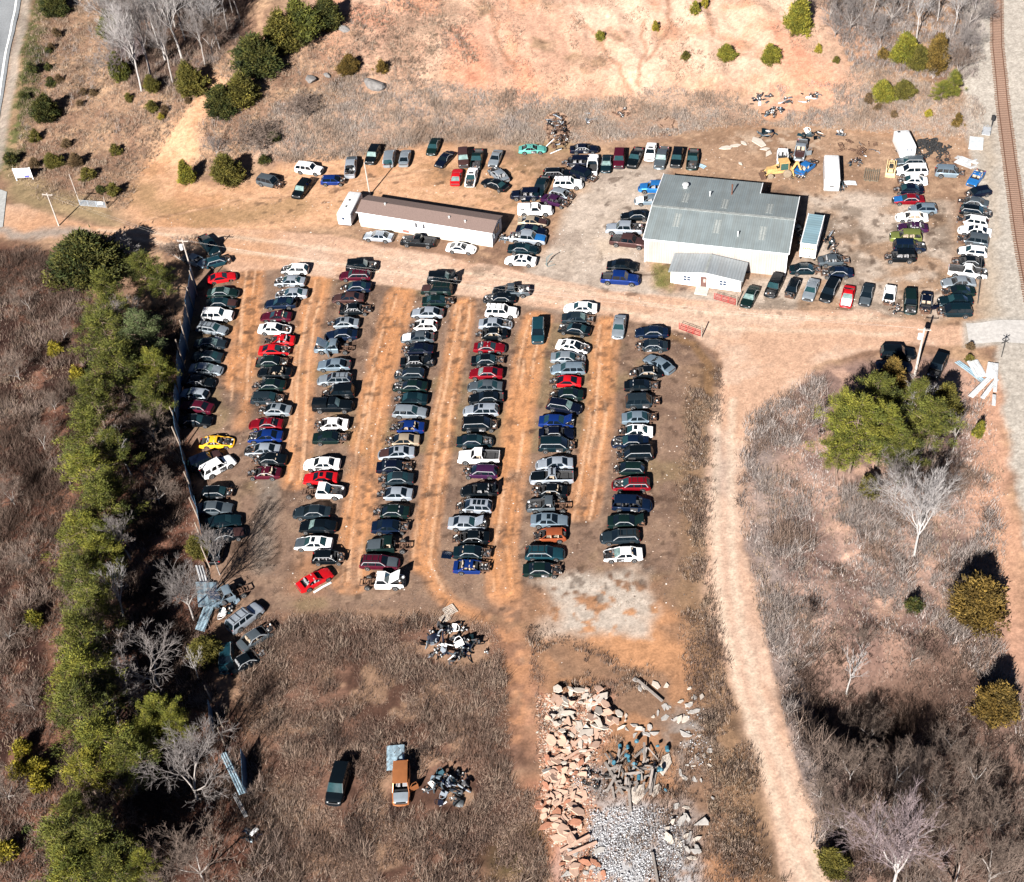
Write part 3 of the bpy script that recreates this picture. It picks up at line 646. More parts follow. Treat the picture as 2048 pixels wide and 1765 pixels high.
def car(px, py, t, col, head, flags, label, group, dz=0.0, hoodcol=None, tilt=None):
    S = SPEC[t]; L, W, Hh, belt, hf, hb, deck, xw, xr, xs, xb, axF, axR, wr = S; f = L / 2
    R = random.Random(int(px * 7 + py * 13)); c = un(px, py, .55)
    a = math.radians(head); c2 = un(px + 20 * math.cos(a), py - 20 * math.sin(a), .55)
    yaw = math.atan2(c2.y - c.y, c2.x - c.x) + math.radians(R.uniform(-3, 3))
    low = 'w' in flags
    z = Hs(c.x, c.y) + .01 + dz - (.14 if low else 0)
    name, nice, cat = NICE[t]
    rt = tilt if tilt else (math.radians(R.uniform(-.8, .8)), math.radians(R.uniform(-.8, .8)))
    root = thing(name, label, cat, (c.x, c.y, z), group=group, rot=(rt[0], rt[1], yaw))
    root.scale = (1.05, 1.04, 1.04)
    near = -1 if math.sin(yaw - 0.0) * 0 + math.cos(yaw) > 0 else 1           # flank that faces the camera
    if abs(math.cos(yaw)) < .35: near = -1 if math.sin(yaw) > 0 else 1
    P = paint(col); clip = 'f' in flags; chas = 'b' in flags; shell = 'n' in flags
    def piv(x, z, dg):
        p = Vector((x, 0, z)); return p - Matrix.Rotation(math.radians(dg), 3, 'Y') @ p
    def part(nm, me, mats=None, loc=None, rot=None, parent=None, scale=None):
        o = bpy.data.objects.new(nm, me); COL.objects.link(o); o.parent = parent or root
        if loc is not None: o.location = loc
        if rot is not None: o.rotation_euler = rot
        if scale is not None: o.scale = scale
        if mats:
            for i, m in enumerate(mats): setmat(o, i, m)
        return o
    body = part('body', cached(('body', t, clip, chas), lambda: body_mesh(t, clip, chas)), [P])
    roofc = P
    part('roof', cached(('roof', t), lambda: roof_mesh(t)), [roofc])
    g = GLASS[0] if R.random() < .82 else GLASS[1]; gp = GLASS[2] if 'g' in flags else (GLASS[1] if R.random() < .3 else GLASS[2] if R.random() < .08 else g)
    if not shell:
        part('windshield', cached(('ws', t), lambda: glass_mesh(t, 'windshield')), [gp])
        part('rear_window', cached(('rw', t), lambda: glass_mesh(t, 'rear_window')), [g if R.random() < .7 else gp])
        part('side_window', cached(('sr', t), lambda: glass_mesh(t, 'R')), [GLASS[0]]); part('side_window', cached(('slf', t), lambda: glass_mesh(t, 'L')), [GLASS[0]])
    if shell or 'd' in flags:
        k = R.randrange(3); part('seats', cached(('seats', t, k), lambda: seats_mesh(t, k)))
    if 'u' in flags:                                    # bonnet raised about its rear edge
        part('hood', cached(('hood', t), lambda: hood_mesh(t)), [paint(hoodcol) if hoodcol else P], piv(xw, hb, -42), (0, -math.radians(42), 0))
    elif 'h' not in flags and not clip:
        part('hood', cached(('hood', t), lambda: hood_mesh(t)), [paint(hoodcol) if hoodcol else (P if R.random() < .88 else paint(R.choice(['grey', 'black', 'white', 'brown'])))])
    if 'h' in flags or clip or 'u' in flags:
        k = R.randrange(8); sx = f - xw - .3
        part('engine', cached(('eng', k, round(sx, 1)), lambda: engine_mesh(k, sx, 1.15, .62)), None, (xw + .12 + sx / 2, 0, .36))
    if clip: part('chassis_frame', cached(('frF', t), lambda: frame_mesh(t, True)))
    else:
        me, lx, ly, lz = cached(('hl', t), lambda: light_mesh(t, True))
        for s in (-1, 1):
            if 'h' in flags and R.random() < .3: continue
            part('headlight', me, None, (lx, s * ly, lz))
        if R.random() < .75: part('front_bumper', cached(('bump', t), lambda: bumper_mesh(t)), [P if R.random() < .7 else DARK])
    if chas:
        part('chassis_frame', cached(('frR', t), lambda: frame_mesh(t, False)))
    else:
        me, lx, ly, lz = cached(('tl', t), lambda: light_mesh(t, False))
        for s in (-1, 1):
            if R.random() < .85: part('tail_light', me, None, (-lx, s * ly, lz))
    if t in ('sedan', 'coupe') and 'k' not in flags:
        if 'K' in flags: part('trunk_lid', cached(('trunk', t), lambda: trunk_mesh(t)), [P], piv(xb, .96, 55), (0, math.radians(55), 0))
        else: part('trunk_lid', cached(('trunk', t), lambda: trunk_mesh(t)), [P])
    if t in ('pickup', 'crewcab') and not chas:
        part('tailgate', cached(('gate', t), lambda: gate_mesh(t)), [P], (-f + .05, 0, .86))
        if 'j' in flags:
            k = R.randrange(8); part('bed_load', cached(('load', k), lambda: engine_mesh(k + 40, abs(-f - xb) * .85, 1.3, .75, 30)), None, ((-f + xb) / 2, 0, .6))
        if 't' in flags:
            def topper():
                mb = MB(); a, b = -f + .04, xb - .06; rings = []
                for x in (a, a + .12, b - .05, b):
                    e = .0 if a + .05 < x < b - .02 else .06
                    rings.append([Vector((x, y, zz)) for y, zz in ((-W * .45, belt), (-W * .41, Hh - .14 - e), (-W * .3, Hh - .02 - e), (W * .3, Hh - .02 - e), (W * .41, Hh - .14 - e), (W * .45, belt))])
                mb.loft(rings); return mb.mesh('camper_shell', [paint('white')], True)
            sh = part('camper_shell', cached(('topper', t), topper), [P])
            def tw():
                mb = MB(); mb.box((0, 0, 0), (.62, .03, .26)); return mb.mesh('shell_window', [GLASS[0]])
            for s in (-1, 1): part('shell_window', cached('tw', tw), None, ((-f + xb) / 2 - .2, s * W * .432, (belt + Hh) / 2 - .04), None, sh)
    if 'd' in flags:
        part('door_opening', cached(('open', t), lambda: opening_mesh(t)), None, None, (0, 0, 0) if near < 0 else (0, 0, 0), None, (1, 1 if near < 0 else -1, 1))
    if 'o' in flags:                                    # front door standing open
        part('door', cached(('door', t), lambda: door_mesh(t)), [P], (.72, near * (W / 2 + .42), 0), (0, 0, math.radians(near * -62)))
    if col in DARKC and t in ('sedan', 'coupe', 'hatchback', 'wagon', 'minivan') and R.random() < .72:
        for s in (-1, 1): part('side_rail_glint', cached(('trim', t, s), lambda: glint_mesh(t, s)))
    if 'r' in flags: part('roof_rack', cached(('rack', t), lambda: rack_mesh(t)))
    if 's' in flags:
        def sun_r():
            mb = MB(); mb.box((0, 0, 0), (.46, .78, .02)); return mb.mesh('sunroof', [GLASS[0]])
        part('sunroof', cached('sunroof', sun_r), None, (xr - .38, 0, Hh + .004))
    if 'S' in flags:
        def pan():
            mb = MB(); [mb.box((x, 0, 0), (.42, .84, .02)) for x in (-.55, 0, .55)]; return mb.mesh('sunroof', [GLASS[0]])
        part('sunroof', cached('pano', pan), None, ((xr + xs) / 2, 0, Hh + .004))
    for ax, nm in ((axF, 'F'), (axR, 'R')):
        for s in (-1, 1):
            if ('w' in flags and R.random() < .75) or (clip and ax == axF and R.random() < .6) : 
                part('wheel_hub', cached('hub', lambda: wheel_mesh(.3, 'hub')), None, (ax, s * (W / 2 - .16), wr)); continue
            part('wheel', cached(('wheel', wr), lambda: wheel_mesh(wr, 'tyre')), None, (ax, s * (W / 2 - .125), wr))
    CARS.append((c.x, c.y))
    return root

FL = {'h': 'missing its hood', 'u': 'with hood raised', 'f': 'with stripped front end', 's': 'with sunroof', 'r': 'with roof rack', 'n': 'without any glass', 'b': 'missing its bed', 'd': 'missing a door', 'K': 'with trunk raised', 'S': 'with three roof panes', 't': 'with camper shell', 'o': 'with door open', 'j': 'with loaded bed', 'k': 'missing its trunk lid', 'w': 'missing wheels'}
def state(fl):
    for k in 'tSbunofshrdKjkw':
        if k in fl: return ' ' + FL[k]
    return ''
def row(txt, place, group):
    items = [l.split() for l in txt.strip().split('\n')]
    n = 0
    for it in items:
        x, y, t, col, head = it[:5]; fl = it[5] if len(it) > 5 else ''; hc = None
        if fl == '-': fl = ''
        if len(it) > 6: hc = it[6].replace('_', ' ')
        col = col.replace('_', ' ')
        lab = col + ' ' + NICE[t][1] + state(fl) + ', ' + place.replace('#', ORD[n])
        car(float(x), float(y), t, col, float(head), fl, lab, group, hoodcol=hc); n += 1

row('''446 588 sedan dark_green 0 g
443 609 sedan dark_teal 0
436 633 SUV white 0 -
425 660 wagon light_grey -8 r
421 690 sedan dark_grey 0
414 716 sedan dark_grey 180
412 741 sedan light_grey 0 -
398 766 sedan black 0 n
389 791 hatchback silver 180 d
394 816 sedan maroon 180 -
391 844 sedan black 0''', '# from the top in row by the metal fence', 'wrecked cars along the metal fence')
row('''590 541 hatchback white 180 h
580 565 sedan silver 180 hd
584 590 sedan silver 180 h
562 609 sedan dark_blue 180 K
553 635 coupe maroon 180 d
549 660 sedan white 0 h
559 683 coupe red 180 nf
549 702 coupe red 0 h
545 726 sedan dark_green 0 fk
550 747 sedan black 180 n
538 773 sedan dark_green 180 f
536 799 wagon dark_grey 0 fd
549 822 sedan light_grey 180 sf
533 850 coupe dark_red 180 d
531 875 sedan blue 180 h
526 902 sedan silver 180 h
538 921 sedan black 180 fd
528 948 coupe maroon 180 nf''', '# from the top in second row from fence', 'wrecked cars in the rows of the lot')
row('''723 535 SUV black 0 hg
711 553 wagon maroon 180 r
711 577 sedan dark_blue 180 f
697 598 sedan brown 180 -
711 621 sedan black 0 nfK
686 649 sedan light_grey 180 sf
683 672 sedan dark_blue 180
668 697 pickup light_blue 180 ubo
668 732 sedan light_blue 180 k
670 761 wagon light_grey 180 rsd
676 788 SUV black 180 f
666 814 pickup black 0 t
662 851 sedan white 180 nf
661 878 sedan dark_green 0 f
645 930 sedan white 180 d
641 958 coupe red 180 s
646 985 pickup white 0 bh
625 1027 sedan dark_grey 180
636 1055 sedan black 180 g
627 1089 sedan white 180 s
658 1117 hatchback black 0 fn
630 1161 coupe red 30 n''', '# from the top in third row from fence', 'wrecked cars in the rows of the lot')
row('''886 560 SUV black 0 ug
874 582 SUV dark_green 180 rd
876 604 sedan dark_green 0 f
855 628 sedan silver 180 k
846 654 hatchback white 180 nfs
836 677 sedan grey 180 kd
834 701 sedan navy 180 f
834 726 sedan black 0 nuo
820 750 hatchback dark_grey 180 h
821 775 sedan dark_green 180 h
821 800 sedan dark_teal 180 f
820 826 wagon light_grey 0 -
814 857 sedan blue 180 nf
804 883 sedan tan 180 f
794 908 sedan silver 180 s brown
789 936 sedan navy 0 fd
791 960 sedan dark_grey 180 f
789 990 sedan silver 180 f
782 1026 sedan dark_green 180 fd
781 1056 sedan dark_blue 0 f
778 1093 pickup dark_green 180 nb
759 1127 wagon maroon 0 r
764 1165 pickup white 0 bu''', '# from the top in fourth row from fence', 'wrecked cars in the rows of the lot')
row('''1023 585 pickup grey 180 j
1000 599 sedan black 180 h
1003 626 SUV white 0 r
990 650 sedan silver 0 h
982 670 sedan black 180 nf
979 697 coupe dark_red 0 d
976 723 sedan black 0 fd
972 749 sedan dark_red 180 g
971 775 sedan grey 180 -
973 798 sedan black 180 k
963 823 wagon silver 180 s
960 852 minivan black 0 fd
949 885 sedan dark_teal 0 h
958 916 pickup white 180 n
960 946 wagon purple 180 f
960 983 sedan black 180 nK
947 1015 wagon silver 180 Sfd
934 1049 sedan silver 0 u
941 1078 sedan black 180 fn
945 1108 sedan dark_teal 0 fd
944 1136 coupe blue 0 nf''', '# from the top in fifth row from fence', 'wrecked cars in the rows of the lot')
row('''1162 618 sedan white 180 -
1156 639 sedan dark_grey 0 f
1149 661 sedan black 172 h
1146 695 sedan white 350 hs
1135 718 sedan light_grey 0 hd
1137 740 wagon light_blue 180 -
1130 765 coupe red 180 f
1132 792 sedan dark_green 180 f
1128 815 wagon navy 350
1113 845 sedan blue 0 u
1113 869 sedan navy 0 nd
1114 893 minivan dark_teal 0 fd
1110 930 sedan silver 180 -
1104 957 pickup silver 180 nr
1098 984 sedan black 180 nf
1098 1013 pickup grey 180 bhn
1099 1043 sedan light_blue 0 s
1099 1073 hatchback rust_red 180 nf
1089 1109 wagon teal 0 r
1085 1142 sedan dark_green 0 fd''', '# from the top in sixth row from fence', 'wrecked cars in the rows of the lot')
row('''1303 667 sedan dark_blue 180 -
1302 694 sedan dark_grey 180 fd
1318 730 sedan light_blue 152 -
1291 747 sedan black 180 nf
1283 774 sedan black 0 fd
1286 806 SUV dark_grey 0 fd
1279 838 sedan light_blue 0 f
1270 865 sedan white 180 fds
1261 886 sedan dark_blue 180 h
1269 911 minivan black 180 fd
1257 940 hatchback dark_green 180 f
1263 971 wagon dark_red 180 hr
1263 1011 minivan dark_blue 0 nd
1253 1046 sedan dark_green 0 fu
1241 1076 wagon dark_grey 180 rs
1246 1111 sedan white 180 hd''', '# from the top in seventh row from fence', 'wrecked cars in the rows of the lot')
row('''1823 344 minivan white 180 -
1824 363 sedan white 180 fd
1816 381 sedan navy 180 f
1817 401 sedan dark_red 180 - bright_blue
1846 420 hatchback light_blue 180 -
1824 436 sedan white 180 nd
1825 457 coupe purple 180 n
1811 476 SUV lime_green 180 nd
1818 496 SUV dark_blue 0 h
1799 516 SUV black 180 fn''', '# from the top in short row right of warehouse', 'wrecked cars right of the warehouse')
row('''1945 407 sedan grey 180 nf
1951 425 wagon black 0 hd
1944 444 wagon white 180 f
1950 464 sedan white 180 s
1945 483 SUV grey 180 fd
1945 505 hatchback white 180 d
1935 526 sedan black 180 nf
1935 546 pickup white 0 h
1917 567 sedan light_grey 180 n
1916 585 sedan dark_green 180 f
1911 603 sedan dark_teal 180 -
1908 625 minivan dark_teal 180 f''', '# from the top in row along the railway', 'wrecked cars along the railway')
row('''1238 321 SUV maroon 262 -
1270 318 pickup black 250 -
1301 305 sedan white 255 s
1323 318 crewcab grey 258 -
1354 319 SUV black 258
1385 321 pickup dark_green 262 h''', '# from the left in line behind the warehouse', 'vehicles parked behind the warehouse')
row('''1500 595 sedan dark_green 242 g
1548 575 SUV black 246 h
1584 580 hatchback black 250 fu
1622 581 sedan light_grey 252 -
1659 584 minivan black 245
1695 594 coupe red 252 g
1733 591 sedan dark_grey 258 -
1778 594 hatchback white 256 f
1820 607 SUV dark_green 268 hu
1852 608 sedan navy 265 nfo''', '# from the left in line beside the white office', 'vehicles lined up along the dirt road')
def one(x, y, t, col, head, fl, label, group='scattered scrap vehicles', **k): return car(x, y, t, col, head, fl, label, group, **k)
one(391, 523, 'sedan', 'light blue', -22, 'n', 'pale blue sedan hulk beside the leaning grey pole')
one(419, 493, 'pickup', 'dark teal', -50, '-', 'dark teal pickup at the north end of the fence row')
one(437, 525, 'hatchback', 'teal', 15, 'f', 'teal hatchback hulk between dark pickup and red coupe')
one(443, 556, 'coupe', 'red', 8, 'w', 'red coupe missing wheels at head of the fence row')
one(433, 885, 'coupe', 'yellow', 5, 'nkhw', 'stripped yellow coupe shell beside the metal fence')
one(436, 936, 'SUV', 'white', 26, 'nd', 'white SUV without glass, below the yellow shell')
one(411, 924, 'SUV', 'navy', 20, '-', 'dark navy SUV in shade behind the white SUV')
one(436, 988, 'hatchback', 'black', 0, 'fd', 'small black hatchback hulk at the shaded fence end')
one(430, 1019, 'sedan', 'grey', 0, '-', 'dark sedan with pale side rail, below black hatchback')
one(447, 1046, 'sedan', 'dark teal', 8, '-', 'dark teal sedan in the tree shade by the fence')
one(452, 1073, 'sedan', 'black', 12, '-', 'black sedan lowest but one in the fence row')
one(434, 1103, 'hatchback', 'black', 80, 'nf', 'black stripped hulk at the very foot of fence row')
one(490, 1238, 'SUV', 'silver', 38, 'r', 'silver SUV with roof bars, parked askew near fallen panels')
one(514, 1275, 'sedan', 'grey', 32, 'nf', 'grey sedan hulk below the askew silver SUV')
one(456, 1192, 'pickup', 'light blue', 200, 'nbu', 'pale blue pickup cab smashed beside the fallen fence panels')
one(452, 1316, 'hatchback', 'teal', 265, 'w', 'teal hatchback under trees with only its nose lit')
one(494, 1322, 'sedan', 'black', 30, 'nfw', 'black burnt shell below the grey sedan hulk')
one(1076, 665, 'minivan', 'teal', 266, '-', 'teal minivan parked in the lane between two rows')
one(1238, 655, 'sedan', 'light grey', 264, '-', 'silver grey sedan parked alone at the lane entrance')
one(541, 367, 'SUV', 'grey', -12, 'f', 'grey SUV with stripped nose at left of clay yard')
one(619, 341, 'SUV', 'white', -6, '-', 'white SUV above the blue car on the clay yard')
one(604, 381, 'SUV', 'black', 232, 'g', 'black SUV nose down left on the clay yard')
one(667, 363, 'hatchback', 'blue', 0, 'f', 'blue hatchback beside the light pole on clay yard')
one(702, 336, 'crewcab', 'silver', 84, 'j', 'silver pickup backed to viewer with loaded bed by pole')
one(746, 313, 'SUV', 'black', 246, 'g', 'black SUV parked right behind the light pole')
one(779, 318, 'minivan', 'light grey', 80, '-', 'silver minivan next to the black SUV by the pole')
one(810, 317, 'sedan', 'light grey', 82, '-', 'silver sedan right of the silver minivan')
one(867, 295, 'sedan', 'dark green', 250, '-', 'dark green sedan alone up against the dry brush')
one(889, 320, 'coupe', 'navy', 228, '-', 'navy coupe turned diagonally below the green sedan')
one(927, 319, 'SUV', 'brown', 268, 'g', 'dark brown SUV between navy coupe and green pickup')
one(954, 321, 'pickup', 'dark green', 262, 'h', 'dark green pickup behind the white hoodless sedan')
one(991, 318, 'coupe', 'light grey', 245, '-', 'silver coupe with torn parts alongside, in front of scrub')
one(913, 355, 'coupe', 'red', 75, 'g', 'bright red coupe on the clay behind mobile home')
one(943, 356, 'sedan', 'white', 258, 'hs', 'white sedan missing its hood beside the red coupe')
one(997, 351, 'sedan', 'light grey', 140, 'hn', 'pale green grey hulk behind the black upturned-looking car')
one(990, 371, 'sedan', 'black', 160, '-', 'black sedan with tilted body behind the mobile home')
one(1064, 300, 'coupe', 'mint', 0, 'nd', 'mint coupe shell left of the parts heap')
one(1168, 300, 'sedan', 'navy', 0, 'nd', 'navy shell with pale door frames right of parts heap')
one(1150, 327, 'SUV', 'navy', 180, 'nfd', 'navy SUV hulk left of the white pickup')
one(1185, 331, 'pickup', 'white', 86, '-', 'white pickup standing tail to viewer in back line')
one(1213, 329, 'sedan', 'dark teal', 265, 'g', 'dark teal sedan right of the white pickup')
one(1115, 349, 'wagon', 'black', 0, 'nd', 'black wagon hulk above the white SUV')
one(1168, 353, 'SUV', 'navy', -18, 'fd', 'navy SUV with torn front, right of black wagon')
one(1082, 377, 'crewcab', 'dark teal', 245, '-', 'dark teal pickup standing diagonally behind wrecks')
one(1136, 370, 'SUV', 'white', 0, 'r', 'white SUV in the middle of the wreck cluster')
one(1124, 391, 'hatchback', 'light grey', -12, 'nf', 'pale grey hatchback hulk under the white SUV')
one(1051, 392, 'SUV', 'navy', 180, 'nd', 'navy and white SUV hulk beside teal pickup')
one(1111, 404, 'sedan', 'purple', -18, 'nf', 'purple burnt out sedan at corner of the wreck cluster')
one(1070, 423, 'pickup', 'white', 0, 't', 'white pickup with camper shell right of mobile home')
one(1065, 445, 'sedan', 'tan', -4, '-', 'tan silver sedan below the camper shell pickup')
one(1062, 463, 'sedan', 'navy', -4, '-', 'navy sedan between tan sedan and silver pickup')
one(1056, 479, 'crewcab', 'silver', -6, 'j', 'silver pickup with bright blue hood', hoodcol='bright blue')
one(1046, 500, 'sedan', 'dark teal', -4, '-', 'dark teal sedan above the bottom white sedan')
one(1042, 523, 'sedan', 'white', 176, 's', 'white sedan at road end of the column beside mobile home')
one(757, 475, 'sedan', 'silver', 176, '-', 'silver sedan in front of the mobile home')
one(837, 485, 'pickup', 'black', 174, 'h', 'black pickup with open engine bay before the mobile home')
one(922, 498, 'coupe', 'white', -4, 's', 'white coupe with dark roof panel before the mobile home')
one(1307, 378, 'SUV', 'bright blue', 180, 'n', 'bright blue SUV hulk at the upper left warehouse wall')
one(1300, 402, 'sedan', 'light blue', 180, 'n', 'light blue sedan hulk below the bright blue SUV')
one(1271, 434, 'sedan', 'black', 180, '-', 'black sedan nosed out from the warehouse side')
one(1248, 460, 'crewcab', 'silver', 180, 'j', 'silver pickup with black load beside the warehouse')
one(1257, 486, 'crewcab', 'brown', -8, '-', 'dark brown pickup below the silver one by the warehouse')
one(1245, 534, 'sedan', 'black', -2, '-', 'black sedan parked directly above the bright blue pickup')
one(1240, 560, 'crewcab', 'blue', -2, '-', 'bright blue pickup left of the small white office')
one(1611, 541, 'sedan', 'dark teal', 0, 'f', 'dark teal sedan at the foot of the white trailer')
one(1668, 523, 'sedan', 'grey', 0, 'nf', 'grey crumpled sedan hulk right of the white trailer')
one(1673, 547, 'sedan', 'dark blue', 180, 'f', 'dark blue sedan under the grey crumpled hulk')
one(1820, 325, 'wagon', 'grey', 180, '-', 'grey wagon at foot of the small white camper')
one(1900, 347, 'SUV', 'light blue', 0, 'nf', 'pale blue SUV hulk near the torn white body panel')
one(1952, 357, 'coupe', 'bright blue', 235, 'nk', 'bright blue shell angled by the railway ballast')
one(1955, 387, 'hatchback', 'navy', 200, 'f', 'navy hatchback front below the bright blue shell')
one(1565, 313, 'pickup', 'white', 265, 'nbh', 'white stripped pickup cab above the yellow backhoe')
one(1601, 302, 'pickup', 'light grey', 262, 'no', 'pale grey pickup with both doors open near debris')
one(1613, 335, 'sedan', 'bright blue', 35, 'nf', 'bright blue crushed sedan right of the backhoe')
one(1795, 709, 'SUV', 'black', 0, '-', 'black SUV in the deep shade above the pines')
one(1786, 735, 'sedan', 'navy', 0, '-', 'navy sedan in the shade behind the utility pole')
one(1874, 736, 'SUV', 'black', 245, 'h', 'black SUV on clay right of the utility pole')
one(677, 1569, 'minivan', 'black', 254, '-', 'black van alone in the weedy lower field')
one(803, 1568, 'minivan', 'orange brown', 268, 'no', 'rusty orange van with pale hood and front door open', hoodcol='light grey')
# ------------------------------------------------------------------ buildings
WHITE = mat('white siding', (.74, .74, .73), .6, nscale=.6, namt=.08)
TRIMW = mat('white trim', (.78, .79, .80), .5, namt=.06)
def corr(name, col, pitch, depth, rough=.5, metal=.3, var=.15):
    if name in MATS: return MATS[name]
    m = mat(name, col, rough, metal, nscale=.35, namt=var); nt = m.node_tree; N = nt.nodes; L = nt.links
    tc = N.new("ShaderNodeTexCoord"); wv = N.new("ShaderNodeTexWave"); wv.wave_type = 'BANDS'; wv.bands_direction = 'X'; wv.inputs["Scale"].default_value = .314 / pitch
    wv.inputs["Distortion"].default_value = 0; L.new(tc.outputs["Object"], wv.inputs["Vector"])
    bp = N.new("ShaderNodeBump"); bp.inputs["Strength"].default_value = .8; bp.inputs["Distance"].default_value = depth
    L.new(wv.outputs["Fac"], bp.inputs["Height"]); L.new(bp.outputs[0], N["Principled BSDF"].inputs["Normal"])
    b = N["Principled BSDF"]; src = b.inputs["Base Color"].links[0].from_socket
    mm = N.new("ShaderNodeMix"); mm.data_type = 'RGBA'; mm.blend_type = 'MULTIPLY'; mm.inputs[0].default_value = 1
    mr = N.new("ShaderNodeMapRange"); mr.inputs[3].default_value = .88; mr.inputs[4].default_value = 1.04
    L.new(wv.outputs["Fac"], mr.inputs[0]); L.new(src, mm.inputs[6]); L.new(mr.outputs[0], mm.inputs[7]); L.new(mm.outputs[2], b.inputs["Base Color"])
    s2 = b.inputs["Base Color"].links[0].from_socket; mp = N.new("ShaderNodeMapping"); mp.inputs["Scale"].default_value = (1.6, .12, .12); n2 = N.new("ShaderNodeTexNoise"); n2.inputs["Scale"].default_value = 1.0; n2.inputs["Detail"].default_value = 6
    L.new(tc.outputs["Object"], mp.inputs[0]); L.new(mp.outputs[0], n2.inputs["Vector"]); r2 = N.new("ShaderNodeMapRange"); r2.inputs[1].default_value = .42; r2.inputs[2].default_value = .66; r2.inputs[3].default_value = 0; r2.inputs[4].default_value = .28
    m3 = N.new("ShaderNodeMix"); m3.data_type = 'RGBA'; L.new(n2.outputs["Fac"], r2.inputs[0]); L.new(r2.outputs[0], m3.inputs[0]); L.new(s2, m3.inputs[6]); m3.inputs[7].default_value = (col[0] * .62, col[1] * .52, col[2] * .45, 1); L.new(m3.outputs[2], b.inputs["Base Color"])
    return m
SHINGLE = mat('brown shingles', (.165, .115, .10), .95, nscale=9, namt=.35, bump=.4)
def frame_at(A, B):
    """origin at A, x along A->B"""
    return math.atan2(B.y - A.y, B.x - A.x), (B - A).length
# --- warehouse
A = unz(1290, 523, 0); B = unz(1568, 553, 0); rz, LW = frame_at(A, B)
def wtop(px, py, z):
    p = unz(px, py, z) - A; c, s = math.cos(-rz), math.sin(-rz); return (p.x * c - p.y * s, p.x * s + p.y * c)
EV, RD = 4.5, 5.4; LW = 22.0; D = 14.7; DA = 18.2; AX = wtop(1522, 367, 4.2)[0]
wh = thing('warehouse', 'large grey metal warehouse with low gable roof and skylights', 'warehouse', (A.x, A.y, Hs(A.x, A.y)), rz)
WALL = corr('warehouse wall sheet', (.36, .335, .315), .38, .03, .6, .1)
ROOFM = corr('warehouse roof sheet', (.195, .23, .238), .35, .012, .6, .15, .2)
ZA = EV - (RD - EV) * (DA - D) / (D / 2)
mb = MB()
def wallx(x0, x1, y, z0, z1): mb.box(((x0 + x1) / 2, y, (z0 + z1) / 2), (x1 - x0, .12, z1 - z0))
mb.box((LW / 2, .06, EV / 2 - .2), (LW, .12, EV + .3)); mb.box(((AX + LW) / 2, D - .06, EV / 2 - .2), (LW - AX, .12, EV + .3)); mb.box((AX / 2, DA - .06, ZA / 2 - .2), (AX, .12, ZA + .3))
def gable(x, ys): mb.add([(x - .06, y, -.3) for y, z in ys] + [(x - .06, y, z) for y, z in ys] + [(x + .06, y, -.3) for y, z in ys] + [(x + .06, y, z) for y, z in ys],
    [(i, i + 1, i + 1 + len(ys), i + len(ys)) for i in range(len(ys) - 1)] + [(i + 1 + 2 * len(ys), i + 2 * len(ys), i + 3 * len(ys), i + 1 + 3 * len(ys)) for i in range(len(ys) - 1)] + [(i + len(ys), i + 1 + len(ys), i + 1 + 3 * len(ys), i + 3 * len(ys)) for i in range(len(ys) - 1)])
gable(.06, [(.12, EV), (D / 2, RD), (D, EV), (DA - .12, ZA)]); gable(LW - .06, [(.12, EV), (D / 2, RD), (D - .12, EV)]); gable(AX - .06, [(D - .12, EV), (DA - .12, ZA)])
mb.build('wall', WALL, wh)
def slab(name, pts, th, m, parent):
    b = MB(); n = len(pts); b.add([Vector(p) for p in pts] + [Vector(p) - Vector((0, 0, th)) for p in pts], [tuple(range(n)), tuple(range(2 * n - 1, n - 1, -1))] + [(i + n, (i + 1) % n + n, (i + 1) % n, i) for i in range(n)])
    return b.build(name, m, parent)
e = .25; zo = .16; sl_ = (RD - EV) / (D / 2)
rf = slab('roof', [(-e, -e, EV - e * sl_ + zo), (LW + e, -e, EV - e * sl_ + zo), (LW + e, D / 2, RD + zo), (-e, D / 2, RD + zo)], .12, ROOFM, wh)
slab('roof', [(-e, D / 2 + .003, RD + zo), (LW + e, D / 2 + .003, RD + zo), (LW + e, D + e, EV - e * sl_ + zo), (AX + e, D + e, EV - e * sl_ + zo), (AX + e, DA + e, ZA - e * sl_ + zo), (-e, DA + e, ZA - e * sl_ + zo)], .12, ROOFM, wh)
mb = MB(); mb.beam((-e, D / 2, RD + zo + .02), (LW + e, D / 2, RD + zo + .02), .5, .06); mb.build('ridge_cap', mat('ridge metal', (.30, .32, .31), .6, .2, nscale=2, namt=.4), wh)
for x in (-e - .06, LW + e + .06):
    mb = MB(); mb.beam((x, -e, EV - e * sl_ + .1), (x, D / 2, RD + .1), .10, .32)
    mb.beam((x, D / 2, RD + .1), (x, (DA if x < 0 else D) + e, (ZA if x < 0 else EV) - e * sl_ + .1), .10, .32); mb.build('rake_trim', TRIMW, wh)
mb = MB(); mb.beam((AX + e + .06, D + e, EV + .05), (AX + e + .06, DA + e, ZA + .05), .10, .3); mb.build('rake_trim', TRIMW, wh)
mb = MB(); mb.beam((-e, -e - .07, EV + .02), (LW + e, -e - .07, EV + .02), .12, .16); mb.build('gutter', TRIMW, wh)
for x in (-.02, LW + .02):
    mb = MB(); mb.beam((x, -.05, 0), (x, -.05, EV - .1), .22, .16, up=(1, 0, 0)); mb.build('corner_trim', TRIMW, wh)
SKY_L = mat('skylight panel', (.27, .29, .28), .5, nscale=3, namt=.3)
